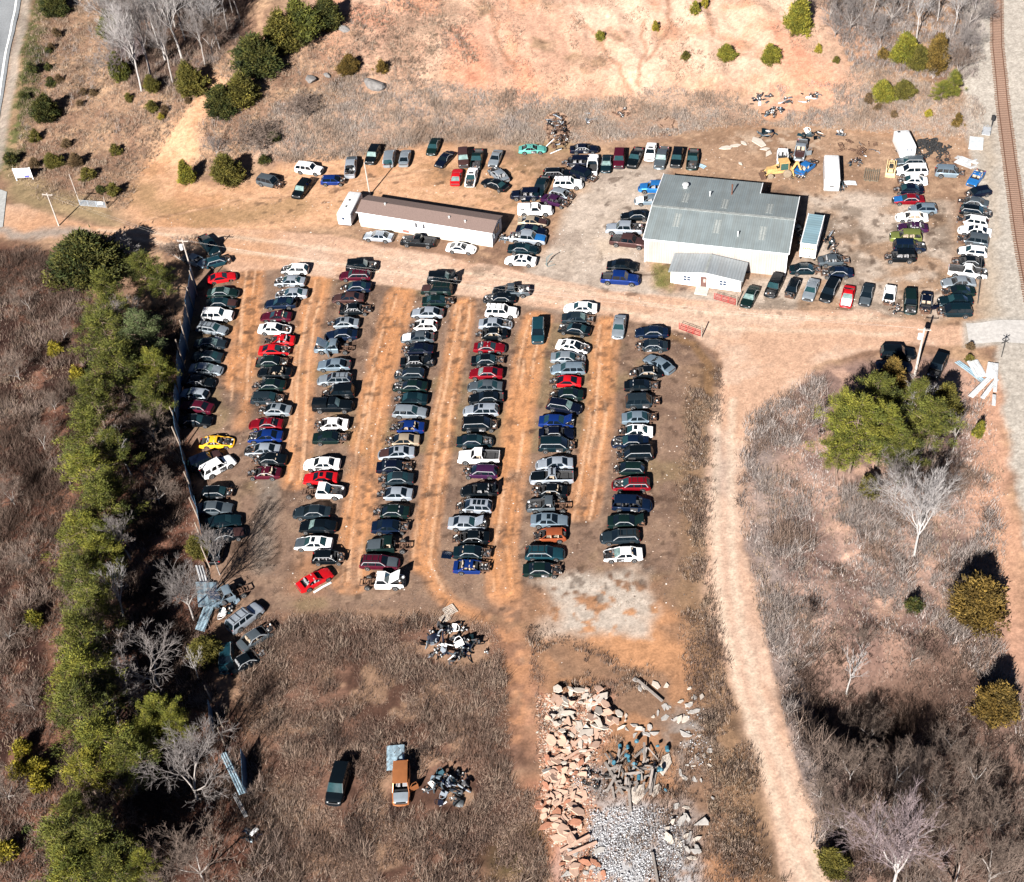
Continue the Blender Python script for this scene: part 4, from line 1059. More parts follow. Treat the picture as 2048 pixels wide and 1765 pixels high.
for (px, py) in ((1372, 397), (1450, 410), (1539, 420), (1354, 443), (1434, 455), (1525, 468)):
    x, y = wtop(px, py, 5.0); z = RD - abs(y - D / 2) * sl_ + zo + .02
    mb = MB(); sg = 1 if y < D / 2 else -1
    for q in range(2): mb.beam((x - .22 + q * .44, y - 1.5, z - sg * 1.5 * sl_), (x - .22 + q * .44, y + 1.5, z + sg * 1.5 * sl_), .30, .03)
    mb.beam((x - .5, y - 1.6, z - sg * 1.6 * sl_), (x - .5, y + 1.6, z + sg * 1.6 * sl_), .06, .06); mb.beam((x + .5, y - 1.6, z - sg * 1.6 * sl_), (x + .5, y + 1.6, z + sg * 1.6 * sl_), .06, .06)
    mb.build('skylight', SKY_L, wh)
for (px, py, h_, r_, m_, nm) in ((1371, 370, .7, .42, 'pale', 'roof_ventilator'), (1420, 390, .9, .10, 'pale', 'vent_pipe'), (1464, 385, 1.9, .11, 'rust', 'stove_pipe'), (1476, 470, .9, .10, 'pale', 'vent_pipe')):
    x, y = wtop(px, py, 5.2); z = RD - abs(y - D / 2) * sl_ + zo; mb = MB()
    mb.lathe([(-.1, r_), (h_ * .8, r_), (h_ * .82, r_ * 1.35), (h_, r_ * 1.2), (h_ + .05, .02)], (x, y, z), 'z', 12); mb.build(nm, mat('vent ' + m_, (.62, .64, .64) if m_ == 'pale' else (.16, .07, .045), .5, .3), wh, smooth=True)
# --- white office in front
oA = unz(1341, 566, 0); oB = unz(1483, 585, 0); orz, oL = frame_at(oA, oB)
of = thing('office', 'small white office with shallow grey gable roof before the warehouse', 'building', (oA.x, oA.y, Hs(oA.x, oA.y)), orz)
oL = 10.9; oD = 4.35; oe, op = 2.35, 3.05; mb = MB()
ys = [(0, oe), (oL / 2, op), (oL, oe)]
for y0, y1 in ((0, .12), (oD - .12, oD)):
    mb.add([(x, y0, -.3) for x, z in ys] + [(x, y0, z) for x, z in ys] + [(x, y1, -.3) for x, z in ys] + [(x, y1, z) for x, z in ys], [(0, 1, 4, 3), (1, 2, 5, 4), (7, 6, 9, 10), (8, 7, 10, 11), (3, 4, 10, 9), (4, 5, 11, 10)])
for x in (.06, oL - .06): mb.box((x, oD / 2, oe / 2 - .15), (.12, oD - .24, oe + .3))
mb.build('wall', WHITE, of)
OROOF = corr('office roof sheet', (.30, .33, .35), .45, .03, .5, .35)
for s in (0, 1):
    x0, x1 = (-.35, oL / 2) if s == 0 else (oL / 2 + .003, oL + .35); z0, z1 = (oe - .045 + .1, op + .1) if s == 0 else (op + .1, oe - .045 + .1)
    slab('roof', [(x0, -.35, z0), (x1, -.35, z1), (x1, oD + .1, z1), (x0, oD + .1, z0)], .1, OROOF, of)
mb = MB(); mb.beam((oL / 2, -.36, op + .11), (oL / 2, oD + .1, op + .11), .3, .05); mb.build('ridge_cap', mat('ridge metal', (.3, .32, .31)), of)
WIN = mat('window glass', (.03, .05, .09), .1, 0, namt=.2, spec=.6)
def window(parent, x, y, z, w_, h_, cols=2, rows=2, depth=.04, pm=None, fcol=TRIMW):
    f_ = MB(); t = .07
    f_.box((x, y, z + h_ / 2), (w_ + 2 * t, depth * 2, t)); f_.box((x, y, z - h_ / 2), (w_ + 2 * t, depth * 2, t))
    for s in (-1, 1): f_.box((x + s * (w_ / 2 + t / 2), y, z), (t, depth * 2, h_ - t))
    for i in range(1, cols): f_.box((x - w_ / 2 + w_ * i / cols, y - .002, z), (.07, depth * 2, h_ - t))
    for i in range(1, rows): f_.box((x, y - .004, z - h_ / 2 + h_ * i / rows), (w_, depth * 2, .07))
    o = f_.build('window', fcol, parent); p = MB(); p.box((x, y - .001, z), (w_, depth, h_)); p.build('pane', pm or WIN, o); return o
for x in (2.55, 8.15): window(of, x, -.03, 1.35, 1.05, .95)
mb = MB(); mb.box((5.15, -.03, 1.02), (.95, .08, 2.04)); dr = mb.build('door', mat('brown door', (.12, .06, .05), .6), of)
mb = MB(); mb.box((5.3, -.08, 1.35), (.35, .03, .7)); mb.build('door_pane', mat('door pane', (.42, .32, .28), .2), dr)
mb = MB(); mb.box((5.1, -1.05, .05), (2.0, 1.9, .3)); mb.build('doorstep', mat('pale concrete', (.42, .39, .35), .9, nscale=3), of)
# --- mobile home
mA = unz(721, 453, 0); mB_ = unz(988, 496, 0); mrz, mL = frame_at(mA, mB_)
mh = thing('mobile_home', 'long white mobile home with brown shingle roof', 'mobile home', (mA.x, mA.y, Hs(mA.x, mA.y)), mrz)
mL = 23.6; mD = 4.5; me_, mr_ = 3.05, 3.75; mb = MB()
mb.box((mL / 2, .06, (me_ + .75) / 2), (mL, .12, me_ - .75)); mb.box((mL / 2, mD - .06, (me_ + .75) / 2), (mL, .12, me_ - .75))
mb.build('wall', WHITE, mh)
mb = MB(); ENDM = mat('end wall siding', (.50, .56, .62), .6)
for x in (0, mL):
    s = .06 if x == 0 else -.06; ys = [(.12, me_), (mD / 2, mr_ - .02), (mD - .12, me_)]
    x0, x1 = x, x + 2 * s
    mb.add([(x0, y, .75) for y, z in ys] + [(x0, y, z) for y, z in ys] + [(x1, y, .75) for y, z in ys] + [(x1, y, z) for y, z in ys], [(0, 1, 4, 3), (1, 2, 5, 4), (7, 6, 9, 10), (8, 7, 10, 11), (3, 4, 10, 9), (4, 5, 11, 10), (0, 6, 7, 1), (1, 7, 8, 2)])
mb.build('end_wall', ENDM, mh)
mb = MB(); mb.box((mL / 2, mD / 2, .27), (mL - .1, mD - .1, .95)); mb.build('skirting', mat('skirting panels', (.55, .52, .46), .8, nscale=1.5), mh)
for s in (0, 1):
    y0, y1, z0, z1 = (-.3, mD / 2, me_ - .02, mr_ + .1) if s == 0 else (mD / 2 + .003, mD + .3, mr_ + .1, me_ - .02)
    slab('roof', [(-.25, y0, z0), (mL + .25, y0, z0), (mL + .25, y1, z1), (-.25, y1, z1)], .08, SHINGLE, mh)
mb = MB(); mb.beam((-.25, -.33, me_ - .02), (mL + .25, -.33, me_ - .02), .06, .14); mb.build('fascia', TRIMW, mh)
SHUT = [mat('beige shutter', (.55, .47, .36), .8), mat('dark shutter', (.05, .05, .06), .8)]
for x, w_, h_, k in ((3.0, 1.3, 1.3, 0), (11.0, .75, .85, 1), (13.6, .9, 1.3, 0)):
    o = window(mh, x, -.03, 1.95 if k == 0 else 2.1, w_, h_, 2, 2, pm=mat('curtained pane', (.42, .44, .46), .25))
    for s in (-1, 1): mb = MB(); mb.box((x + s * (w_ / 2 + .30), -.035, 1.95 if k == 0 else 2.1), (.36, .07, h_)); mb.build('shutter', SHUT[k], mh)
mb = MB(); mb.box((15.9, -.03, 1.75), (.9, .07, 1.95)); mb.build('door', mat('white door', (.74, .74, .73), .5), mh)
mb = MB(); mb.box((8.3, -.02, .5), (1.0, .05, .5)); mb.build('access_hatch', mat('red brown hatch', (.30, .10, .08), .8), mh)
mb = MB(); mb.box((0, 0, 0), (.06, 2.6, 1.3)); mb.build('end_window', WIN, mh, (mL + .03, mD / 2 - .2, 2.05))
mb = MB(); [mb.box((mL + .07, mD / 2 - .2 + q, 2.05), (.05, .08, 1.3)) for q in (-1.3, -.45, .45, 1.3)]; mb.build('window_bar', ENDM, mh)
for x, y in ((15.8, 1.3), (18.7, 1.0), (4.2, 1.9)): mb = MB(); mb.lathe([(-.1, .1), (.3, .1), (.32, .2), (.4, .02)], (x, y, me_ + .15 + y * .3), 'z', 8); mb.build('roof_vent', mat('vent pale', (.62, .64, .64)), mh)
# --- rounded box trailers and vans
def rbox(L, W, Hh, r=.25, zb=.5):
    mb = MB(); rings = []
    for x, k in ((-L / 2, .80), (-L / 2 + .12, .95), (-L / 2 + .35, 1), (L / 2 - .35, 1), (L / 2 - .12, .95), (L / 2, .80)):
        ring = []
        w_ = W / 2 * (.97 if k < .9 else 1); h = zb + (Hh - zb) * k
        for (cy, cz, a0) in ((w_ - r, h - r, 0), (-w_ + r, h - r, 90), (-w_ + r * .4, zb + r * .4, 180), (w_ - r * .4, zb + r * .4, 270)):
            rr = r if a0 < 180 else r * .4
            for q in (0, 30, 60, 90): t = math.radians(a0 + q); ring.append(Vector((x, cy + rr * math.cos(t), cz + rr * math.sin(t))))
        rings.append(ring)
    mb.loft(rings); return mb
def head_of(px, py, ang): 
    c = un(px, py); a = math.radians(ang); d = un(px + 20 * math.cos(a), py - 20 * math.sin(a)); return c, math.atan2(d.y - c.y, d.x - c.x)
def wheels(root, xs, W, r=.34):
    for x in xs:
        for s in (-1, 1): link('wheel', cached(('wheel', r), lambda: wheel_mesh(r, 'tyre')), root, (x, s * (W / 2 - .14), r))
c, a = head_of(703, 432, 62)
t = thing('travel_trailer', 'white rounded travel trailer parked at end of the mobile home', 'trailer', (c.x, c.y, Hs(c.x, c.y)), a)
rbox(6.6, 2.35, 2.75, .3).build('body', mat('trailer shell', (.74, .75, .76), .45, .05), t, smooth=True)
for x in (.6, -1.2): mb = MB(); mb.box((x, .1, 2.78), (.36, .36, .10)); mb.build('roof_hatch', DARK, t)
mb = MB(); mb.box((-3.29, .1, 1.75), (.05, .5, .5)); mb.build('rear_window', WIN, t)
for x in (-1.8, .4, 1.9): mb = MB(); mb.box((x, -1.17, 1.75), (.9, .05, .55)); mb.build('side_window', WIN, t)
mb = MB(); mb.tube([(-3.3, -.9, .45), (-3.42, -.85, .45), (-3.42, .85, .45), (-3.3, .9, .45)], .07, 6); mb.build('bumper', RUSTM, t)
mb = MB(); mb.beam((3.2, -.6, .5), (4.2, 0, .5), .08, .1); mb.beam((3.2, .6, .5), (4.2, 0, .5), .08, .1); mb.build('tow_bar', RUSTM, t)
wheels(t, (-.45, .4), 2.3)
# semi trailer box
P4 = [unz(1601, 487, 3.6), unz(1634, 490, 3.6), unz(1617, 427.6, 3.6)]
a = math.atan2(P4[2].y - P4[0].y, P4[2].x - P4[0].x); tl = (P4[2] - P4[0]).length; cc = (P4[1] + P4[2]) / 2
t = thing('box_trailer', 'white freight trailer with grey roof between warehouse and scrap', 'trailer', (cc.x, cc.y, Hs(cc.x, cc.y)), a)
mb = MB(); mb.box((0, 0, 2.28), (tl, 2.5, 2.56)); mb.build('body', WHITE, t)
mb = MB(); mb.box((0, 0, 3.585), (tl - .16, 2.34, .05)); mb.build('roof', corr('trailer roof', (.20, .31, .36), .6, .02, .5, .2), t)
mb = MB(); mb.beam((-tl / 2 - .01, -1.25, 3.6), (-tl / 2 - .01, 1.25, 3.6), .1, .1, up=(0, 0, 1)); mb.beam((-tl / 2 + .05, -1.25, 3.6), (tl / 2, -1.25, 3.6), .1, .08); mb.beam((-tl / 2 + .05, 1.25, 3.6), (tl / 2, 1.25, 3.6), .1, .08); mb.build('roof_rail', TRIMW, t)
mb = MB()
for i, (w_, y) in enumerate(((.28, -.72), (.20, -.42), (.26, -.14), (.18, .14), (.26, .42), (.22, .74))): mb.box((-tl / 2 - .015, y, 2.72), (.03, w_, .34)); 
mb.box((-tl / 2 - .015, 0, 2.44), (.03, 1.8, .06)); mb.build('lettering', mat('orange lettering', (.62, .24, .08), .6), t)
mb = MB(); mb.box((-tl / 2 - .015, -.4, 1.25), (.03, .3, .2)); mb.build('door_latch', DARK, t)
for x in (-tl / 2 + .9, -tl / 2 + 2.0):
    for s in (-1, 1): link('wheel', cached(('wheel', .48), lambda: wheel_mesh(.48, 'tyre')), t, (x, s * 1.08, .48))
mb = MB(); [mb.beam((tl / 2 - 1.2, s * .8, 1), (tl / 2 - 1.2, s * .8, 0), .14, .14) for s in (-1, 1)]; mb.build('landing_leg', RUSTM, t)
# white bus
c, a = head_of(1661, 362, 92)
t = thing('shuttle_bus', 'white shuttle bus with three rear windows right of the backhoe', 'bus', (c.x, c.y, Hs(c.x, c.y)), a)
rbox(7.2, 2.5, 2.9, .28, .4).build('body', mat('bus shell', (.78, .78, .78), .45), t, smooth=True)
for y, w_ in ((-.78, .45), (0, .75), (.78, .45)): mb = MB(); mb.box((-3.52, y, 2.08), (.10, w_, .42)); mb.build('rear_window', WIN, t)
mb = MB(); mb.box((-3.585, 0, 1.3), (.05, .75, .22)); mb.build('number_plate', DARK, t)
for s in (-1, 1):
    for x in (-2.4, -1.0, .4, 1.8): mb = MB(); mb.box((x, s * 1.245, 2.05), (1.1, .04, .62)); mb.build('side_window', WIN, t)
    mb = MB(); mb.box((-3.58, s * 1.0, 1.55), (.06, .25, .12)); mb.build('tail_light', TAILL, t)
mb = MB(); mb.box((-3.6, 0, .55), (.22, 2.4, .22)); mb.build('rear_bumper', ALLOY, t)
wheels(t, (-2.2, 2.3), 2.5, .39)
# small white camper
c, a = head_of(1806, 303, 115)
t = thing('camper_trailer', 'small white camper near the tyre heap with two slit windows', 'trailer', (c.x, c.y, Hs(c.x, c.y)), a)
rbox(5.2, 2.6, 2.7, .3).build('body', mat('trailer shell', (.74, .75, .76)), t, smooth=True)
for y in (.2, -.5): mb = MB(); mb.box((-2.6, y, 1.95), (.08, .14, .75)); mb.build('slit_window', WIN, t)
mb = MB(); mb.box((1.9, .6, 2.72), (.4, .45, .08)); mb.build('roof_hatch', DARK, t)
wheels(t, (0,), 2.5)
# ------------------------------------------------------------------ backhoe
YEL = mat('machine yellow', (.52, .31, .12), .55, nscale=3, namt=.3); CABG = mat('cab glass', (.03, .08, .07), .1, spec=.6)
c, a = head_of(1561, 350, 186)
t = thing('backhoe_loader', 'yellow backhoe loader with folded rear boom behind the warehouse', 'backhoe', (c.x, c.y, Hs(c.x, c.y)), a)
mb = MB(); mb.box((.2, 0, .85), (4.2, .9, .5)); mb.box((1.6, 0, 1.25), (1.8, .95, .7), taper=.9); mb.build('body', YEL, t)
mb = MB(); mb.box((-.4, 0, 2.72), (1.7, 1.6, .12)); mb.build('cab_roof', YEL, t)
mb = MB(); [mb.beam((-.4 + sx * .75, sy * .7, 1.3), (-.4 + sx * .7, sy * .68, 2.66), .1, .1) for sx in (-1, 1) for sy in (-1, 1)]; mb.build('cab_post', YEL, t)
mb = MB(); mb.box((-.4, 0, 1.98), (1.36, 1.30, 1.32), taper=.96); mb.build('cab_glass', CABG, t)
for s in (-1, 1): mb = MB(); mb.beam((.3, s * .68, 1.7), (2.3, s * .66, 1.0), .14, .22); mb.beam((2.3, s * .66, 1.0), (2.9, s * .66, .5), .14, .2); mb.build('loader_arm', YEL, t)
mb = MB(); mb.loft([[Vector((2.75 + p, y, q)) for p, q in ((.0, .75), (.15, .15), (.8, .05), (.8, .12), (.25, .25), (.1, .75))] for y in (-1.1, 1.1)]); mb.box((3.0, -1.1, .4), (.5, .05, .5)); mb.box((3.0, 1.1, .4), (.5, .05, .5)); mb.build('front_bucket', RUSTM, t)
mb = MB(); mb.beam((-1.9, .1, .9), (-2.6, .35, 2.6), .26, .34); mb.beam((-2.6, .35, 2.6), (-3.3, .6, .9), .22, .28); mb.box((-1.85, 0, .8), (.3, 1.5, .5)); mb.build('rear_boom', YEL, t)
mb = MB(); mb.loft([[Vector((-3.35 + p, y, q)) for p, q in ((.0, 1.0), (-.25, .45), (.35, .3), (.3, .4), (.0, .5))] for y in (.3, .95)]); mb.build('rear_bucket', YEL, t)
for s in (-1, 1): mb = MB(); mb.beam((-1.9, s * .7, .8), (-2.0, s * 1.15, .1), .16, .16); mb.box((-2.0, s * 1.2, .06), (.4, .35, .1)); mb.build('stabilizer_leg', YEL, t)
def ywheel(r, w_):
    mb = MB(); mb.lathe([(-w_, r * .6), (-w_, r * .92), (-w_ * .7, r), (w_ * .7, r), (w_, r * .92), (w_, r * .6)], (0, 0, 0), 'y', 18, 0)
    for s in (-1, 1): mb.lathe([(s * w_ * .98, r * .62), (s * w_ * .6, r * .5), (s * w_ * .8, .06), (s * w_, .01)], (0, 0, 0), 'y', 18, 1)
    return mb.mesh('machine_wheel', [mat('dusty rubber', (.22, .17, .12), .95), mat('wheel cream', (.66, .52, .32), .7)], True)
for x, r, w_ in ((-.9, .72, .24), (1.95, .5, .18)):
    mw = ywheel(r, w_)
    for s in (-1, 1): link('wheel', mw, t, (x, s * .92, r))
# skid loader
c, a = head_of(1781, 344, 262)
t = thing('skid_loader', 'faded yellow skid loader left of the white minivan', 'loader', (c.x, c.y, Hs(c.x, c.y)), a)
PY = mat('faded yellow', (.60, .44, .22), .7, nscale=3, namt=.3)
mb = MB(); mb.box((-.2, 0, .65), (1.9, .72, .6)); mb.box((-.85, 0, 1.2), (.6, .95, .6), taper=.85); mb.build('body', PY, t); mb = MB(); mb.box((-1.18, 0, 1.0), (.06, .8, .6)); mb.build('grille', DARK, t)
mb = MB(); [mb.beam((.1 + sx * .5, sy * .45, 1.0), (.1 + sx * .45, sy * .42, 2.0), .07, .07) for sx in (-1, 1) for sy in (-1, 1)]; [mb.beam((-.3, q, 2.02), (.5, q, 2.02), .07, .06) for q in (-.42, 0, .42)]; [mb.beam((q, -.42, 2.02), (q, .42, 2.02), .07, .05) for q in (-.32, .1, .52)]; mb.build('roll_cage', PY, t)
mb = MB(); mb.box((.1, 0, 1.1), (.6, .62, .5)); mb.box((-.2, 0, 1.5), (.12, .55, .5)); mb.build('seat', DARK, t)
for s in (-1, 1): mb = MB(); mb.beam((-1.1, s * .72, 1.6), (.9, s * .72, 1.15), .10, .18); mb.beam((.9, s * .66, 1.2), (1.3, s * .66, .4), .12, .16); mb.build('lift_arm', PY, t)
mb = MB(); mb.loft([[Vector((1.25 + p, y, q)) for p, q in ((0, .6), (.05, .08), (.6, .05), (.6, .1), (.15, .2), (.08, .6))] for y in (-.8, .8)]); mb.build('bucket', PY, t)
mw = ywheel(.4, .15)
for x in (-.8, .45):
    for s in (-1, 1): link('wheel', mw, t, (x, s * .72, .4))
# ------------------------------------------------------------------ metal fence
FEN = corr('fence sheet', (.055, .12, .20), .25, .03, .65, .2, .3)  # grey sheets; the blue of their shaded face is put into the colour
FPOST = mat('weathered post', (.26, .21, .17), .9, nscale=4)
def fence(name, pts, h, label, posts, tops=None):
    P = [un(*p) for p in pts]; t = thing(name, label, 'fence', (P[0].x, P[0].y, Hs(P[0].x, P[0].y)))
    o = P[0].copy(); o.z = Hs(o.x, o.y)
    for i in range(len(P) - 1):
        n = max(1, int((P[i + 1] - P[i]).length / 2.6))
        for k in range(n):
            a = P[i].lerp(P[i + 1], k / n); b = P[i].lerp(P[i + 1], (k + 1) / n); hh = h * random.uniform(.88, 1.06); le = random.uniform(-.25, .25)
            za, zb = Hs(a.x, a.y) - o.z, Hs(b.x, b.y) - o.z; d = (b - a).normalized(); nx = Vector((-d.y, d.x, 0)); f = MB(); A_, B_ = a - o, b - o; A_.z = za; B_.z = zb
            lean = nx * le; U = Vector((0, 0, hh)); B_ = B_ - d * .02
            f.add([A_, B_, B_ + U + lean, A_ + U + lean] + [q + nx * .05 for q in (A_, B_, B_ + U + lean, A_ + U + lean)], [(0, 1, 2, 3), (7, 6, 5, 4), (0, 4, 5, 1), (1, 5, 6, 2), (2, 6, 7, 3), (3, 7, 4, 0)])
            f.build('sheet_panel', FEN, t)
    for (px, py, ht, lx, ly) in posts:
        q = un(px, py); f = MB(); b = Vector((q.x, q.y, Hs(q.x, q.y) - .2)) - o
        f.tube([b, b + Vector((lx, ly, ht))], [.11, .09], 7); f.build('post', FPOST, t)
    return t
fence('sheet_metal_fence', [(393, 572), (388, 612), (378, 668), (367, 735), (362, 800), (358, 860), (362, 892)], 3.9, 'long sheet metal fence in painted shade blue between pines and the car rows',
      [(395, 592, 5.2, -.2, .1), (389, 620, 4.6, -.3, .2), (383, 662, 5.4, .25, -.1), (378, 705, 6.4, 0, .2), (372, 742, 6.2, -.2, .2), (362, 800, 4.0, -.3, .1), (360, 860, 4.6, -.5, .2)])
fence('board_fence', [(370, 912), (385, 985), (400, 1048), (412, 1100)], 2.4, 'narrow weathered fence running on below the long sheet fence', [(366, 905, 5, -.5, .3), (388, 990, 4.6, -.4, .2), (398, 1040, 4.4, -.4, .2), (408, 1090, 4.4, -.3, .2), (420, 1135, 4.2, -.3, .2)])
fence('sheet_metal_fence', [(424, 1420), (428, 1470)], 2.2, 'short fence remnant in painted shade blue by the bare trees', [(422, 1400, 3, -.2, .1)])
fence('sheet_metal_fence', [(492, 1518), (496, 1590)], 2.2, 'sheet fence remnant in painted shade blue at the weedy field edge', [(450, 1490, 3.4, -.2, .2), (446, 1455, 3.2, -.1, 0)])
# loose sheets: fallen fence panels and white roofing
SHEETW = mat('white sheet', (.60, .61, .62), .65, .05, nscale=1.2, namt=.4); SHEETB = mat('bluish sheet', (.34, .47, .55), .55, .2, nscale=1.2, namt=.4)
def sheet(px, py, L, W_, ang, m, label, tilt=(0, 0), z=.12, name='metal_sheet', group='loose metal sheets', ribs=True):
    c, a = head_of(px, py, ang); mb = MB(); n = 7
    rings = [[Vector((x, y, (.03 if k % 2 else -.03) if ribs else 0)) for k, y in enumerate(np.linspace(-W_ / 2, W_ / 2, n))] + [Vector((x, y, ((.03 if k % 2 else -.03) if ribs else 0) - .03)) for k, y in reversed(list(enumerate(np.linspace(-W_ / 2, W_ / 2, n))))] for x in (-L / 2, 0, L / 2)]
    for v in rings[1]: v.z += .08
    mb.loft(rings); me = mb.mesh('sheet', [m]); o = link(name, me); o.location = (c.x, c.y, Hs(c.x, c.y) + z); o.rotation_euler = (tilt[0], tilt[1], a)
    return tag(o, label, 'sheet', group)
sheet(407, 1158, 3.6, 1.1, 105, SHEETW, 'white sheet standing against the fence end', (.5, 0), .7)
sheet(418, 1198, 4.6, 2.6, 98, SHEETB, 'wide bluish fence sheet lying beside the smashed pickup', (.35, .1), .9)
sheet(412, 1240, 4.2, 1.2, 70, SHEETB, 'narrow bluish sheet at the tip of the fallen fence', (.3, 0), .6)
sheet(438, 692, 2.6, 1.2, 80, SHEETW, 'white sheet leaning behind two dark sedans by the fence', (.5, 0), .7)
sheet(468, 1552, 6.5, .8, 115, SHEETB, 'long bluish strip fallen in the trees at lower left', (.2, .08), .6)
sheet(481, 1612, 3.5, .5, 118, SHEETW, 'thin white strip below the long bluish strip', (.1, 0), .2)
for i, (x, y, L, W_, an, m, tl_) in enumerate(((1940, 744, 5.2, 1.0, -38, SHEETB, 'bluish long sheet uppermost left in the white sheet heap'), (1953, 740, 3.6, 1.6, -60, SHEETW, 'broad white sheet in the middle of the sheet heap'), (1968, 770, 7.5, .8, 48, SHEETW, 'longest white strip lying diagonally in the sheet heap'),
        (1981, 745, 3.2, 1.2, 80, SHEETW, 'white sheet at upper right of the sheet heap'), (1978, 783, 5.0, .6, 55, SHEETW, 'white strip at lower right of the sheet heap'), (1990, 762, 6.2, .5, 86, SHEETW, 'narrow white strip nearest the railway in the sheet heap'), (1986, 808, 2.4, .5, 85, SHEETW, 'single white strip lying apart below the sheet heap'))):
    sheet(x, y, L, W_, an, m, tl_, (random.uniform(-.1, .1), random.uniform(-.05, .05)), .15 + .1 * i)
sheet(894, 1114, 1.5, 1.3, 80, paint('dark blue'), 'dark blue car hood lying on the grass', (.1, .25), .35, 'car_hood', 'loose body panels', False)
sheet(792, 1520, 3.2, 2.0, 90, SHEETB, 'dark teal sheet lying behind the rusty van', (0, 0), .5)
sheet(1700, 370, 2.0, 1.3, 5, SHEETW, 'white square panel right of the shuttle bus', (0, .1), .4)
sheet(1402, 333, 1.8, 1.0, -20, SHEETB, 'small blue sheet behind the warehouse', (0, 0), .12)
c, a = head_of(1932, 329, -15); mb = MB(); hole = [(-.7, -.5), (-.1, -.55), (.0, .3), (-.6, .35)]
for x0, x1, y0, y1, z in ((-1.7, 1.7, -1.1, -.6, .1), (-1.7, 1.7, .4, 1.1, .25), (-1.7, -.75, -.6, .4, .15), (-.05, .5, -.6, .4, .35), (1.2, 1.9, -.6, .4, .1), (.6, 1.1, .9, 1.5, .5), (-2.2, -1.6, -.3, .7, .3)): mb.beam((x0, (y0 + y1) / 2, z), (x1, (y0 + y1) / 2, z + .15), y1 - y0, .05)
mb.box((.3, 0, .05), (3.0, 1.4, .06)); tag(mb.build('body_panel', SHEETW, None, (c.x, c.y, Hs(c.x, c.y) + .1), a), 'torn white car body side lying in the railway corner', 'car part')
sheet(645, 1176, 2.6, .3, 30, SHEETW, 'thin white strip beside the red coupe shell', (0, 0), .1)
# ------------------------------------------------------------------ railway
RUSTR = mat('rail steel', (.17, .085, .055), .6, .3, nscale=3); TIE = mat('wooden tie', (.16, .095, .065), .95, nscale=5, namt=.4); BROWNB = mat('track bed', (.30, .19, .14), .95, nscale=6, namt=.35)
yy = np.linspace(50, 300, 251); rx = rail_x(yy); dxy = np.gradient(rx, yy); rails = thing('railway_track', 'rusty brown railway track on pale ballast at the right edge', 'railway', (0, 0, 0))
nn_ = 1 / np.sqrt(1 + dxy ** 2)
def strip(name, half, z0, m, par):
    mb = MB(); rings = []
    for i in range(len(yy)):
        zz = Hs(rx[i], yy[i]); rings.append([Vector((rx[i] + s * half * nn_[i], yy[i] - s * half * dxy[i] * nn_[i], zz + z0)) for s in (-1, 1)] + [Vector((rx[i] + s * half * .96, yy[i], zz - .1)) for s in (1, -1)])
    mb.loft(rings); return mb.build(name, m, par)
strip('track_bed', .86, .10, BROWNB, rails)
for s in (-1, 1):
    mb = MB(); rings = []
    for i in range(len(yy)):
        o = s * .78; cx, cy = rx[i] + o * nn_[i], yy[i] - o * dxy[i] * nn_[i]; zz = Hs(rx[i], yy[i]) + .12
        rings.append([Vector((cx + p, cy, zz + q)) for p, q in ((-.07, 0), (.07, 0), (.045, .17), (-.045, .17))])
    mb.loft(rings); mb.build('rail', RUSTR, rails)
mb = MB(); y = 52.0
while y < 298:
    x = float(rail_x(y)); sl2 = float(rail_x(y + .5) - rail_x(y - .5)); mb.box((x, y, Hs(x, y) + .07), (2.6 + random.uniform(-.15, .15), .24, .12), 0, math.atan(-sl2)); y += .56
o = mb.build('wooden_ties', TIE, rails); o['kind'] = 'stuff'
# ------------------------------------------------------------------ poles and wires
POLE = mat('grey pole wood', (.42, .37, .33), .9, nscale=3, namt=.3)
def pole(base, h, lean, label, arm=True, box=False, r=.14):
    q = un(*base); t = thing('utility_pole', label, 'utility pole', (q.x, q.y, Hs(q.x, q.y)))
    mb = MB(); top = Vector((lean[0], lean[1], h)); mb.tube([(0, 0, -.3), top * .5, top], [r, r * .85, r * .7], 9); mb.build('shaft', POLE, t, smooth=True)
    if arm: mb = MB(); mb.beam(top + Vector((-.9, .2, -.35)), top + Vector((.9, -.2, -.35)), .10, .12); [mb.lathe([(0, .05), (.18, .03)], tuple(top + Vector((s * .8, -s * .18, -.28))), 'z', 6) for s in (-1, 1)]; mb.build('crossarm', POLE, t)
    if box: mb = MB(); mb.lathe([(0, .05), (.02, .3), (.85, .3), (.9, .05)], tuple(top + Vector((-.45, 0, -1.9))), 'z', 12); mb.build('transformer', mat('transformer grey', (.62, .65, .68), .5), t, smooth=True)
    return Vector((q.x, q.y, Hs(q.x, q.y))) + top
T1 = pole((386, 553), 7.3, (-.1, .1), 'grey utility pole at the head of the sheet metal fence', True, True)
T2 = pole((740, 391), 6.6, (-.1, 0), 'pale light pole behind the mobile home', False)
T3 = pole((1829, 752), 8.6, (.2, .3), 'utility pole with transformer at the railway crossing pines', True, True, .20)
T4 = pole((118, 452), 6.5, (-.2, .3), 'dark utility pole at the big cedar by the entrance', True)
T5 = pole((160, 408), 6.0, (-.2, .2), 'thin pole at the end of the blue gate', False, False, .08)
WIRE = mat('wire', (.35, .33, .31), .6)
def wire(a, b, sag, label):
    pts = [a.lerp(b, k / 24) - Vector((0, 0, sag * 4 * (k / 24) * (1 - k / 24))) for k in range(25)]
    mb = MB(); o0 = a; mb.tube([p - o0 for p in pts], .008, 4); tag(mb.build('power_line', WIRE, None, a), label, 'wire', 'power lines')
wire(T1 + Vector((.8, -.2, -.1)), T3 + Vector((-.8, .2, -.1)), 2.2, 'long overhead wire across the car rows, southern one')
wire(T1 + Vector((-.8, .2, -.1)), T3 + Vector((.8, -.2, -.1)), 1.5, 'long overhead wire across the car rows, northern one')
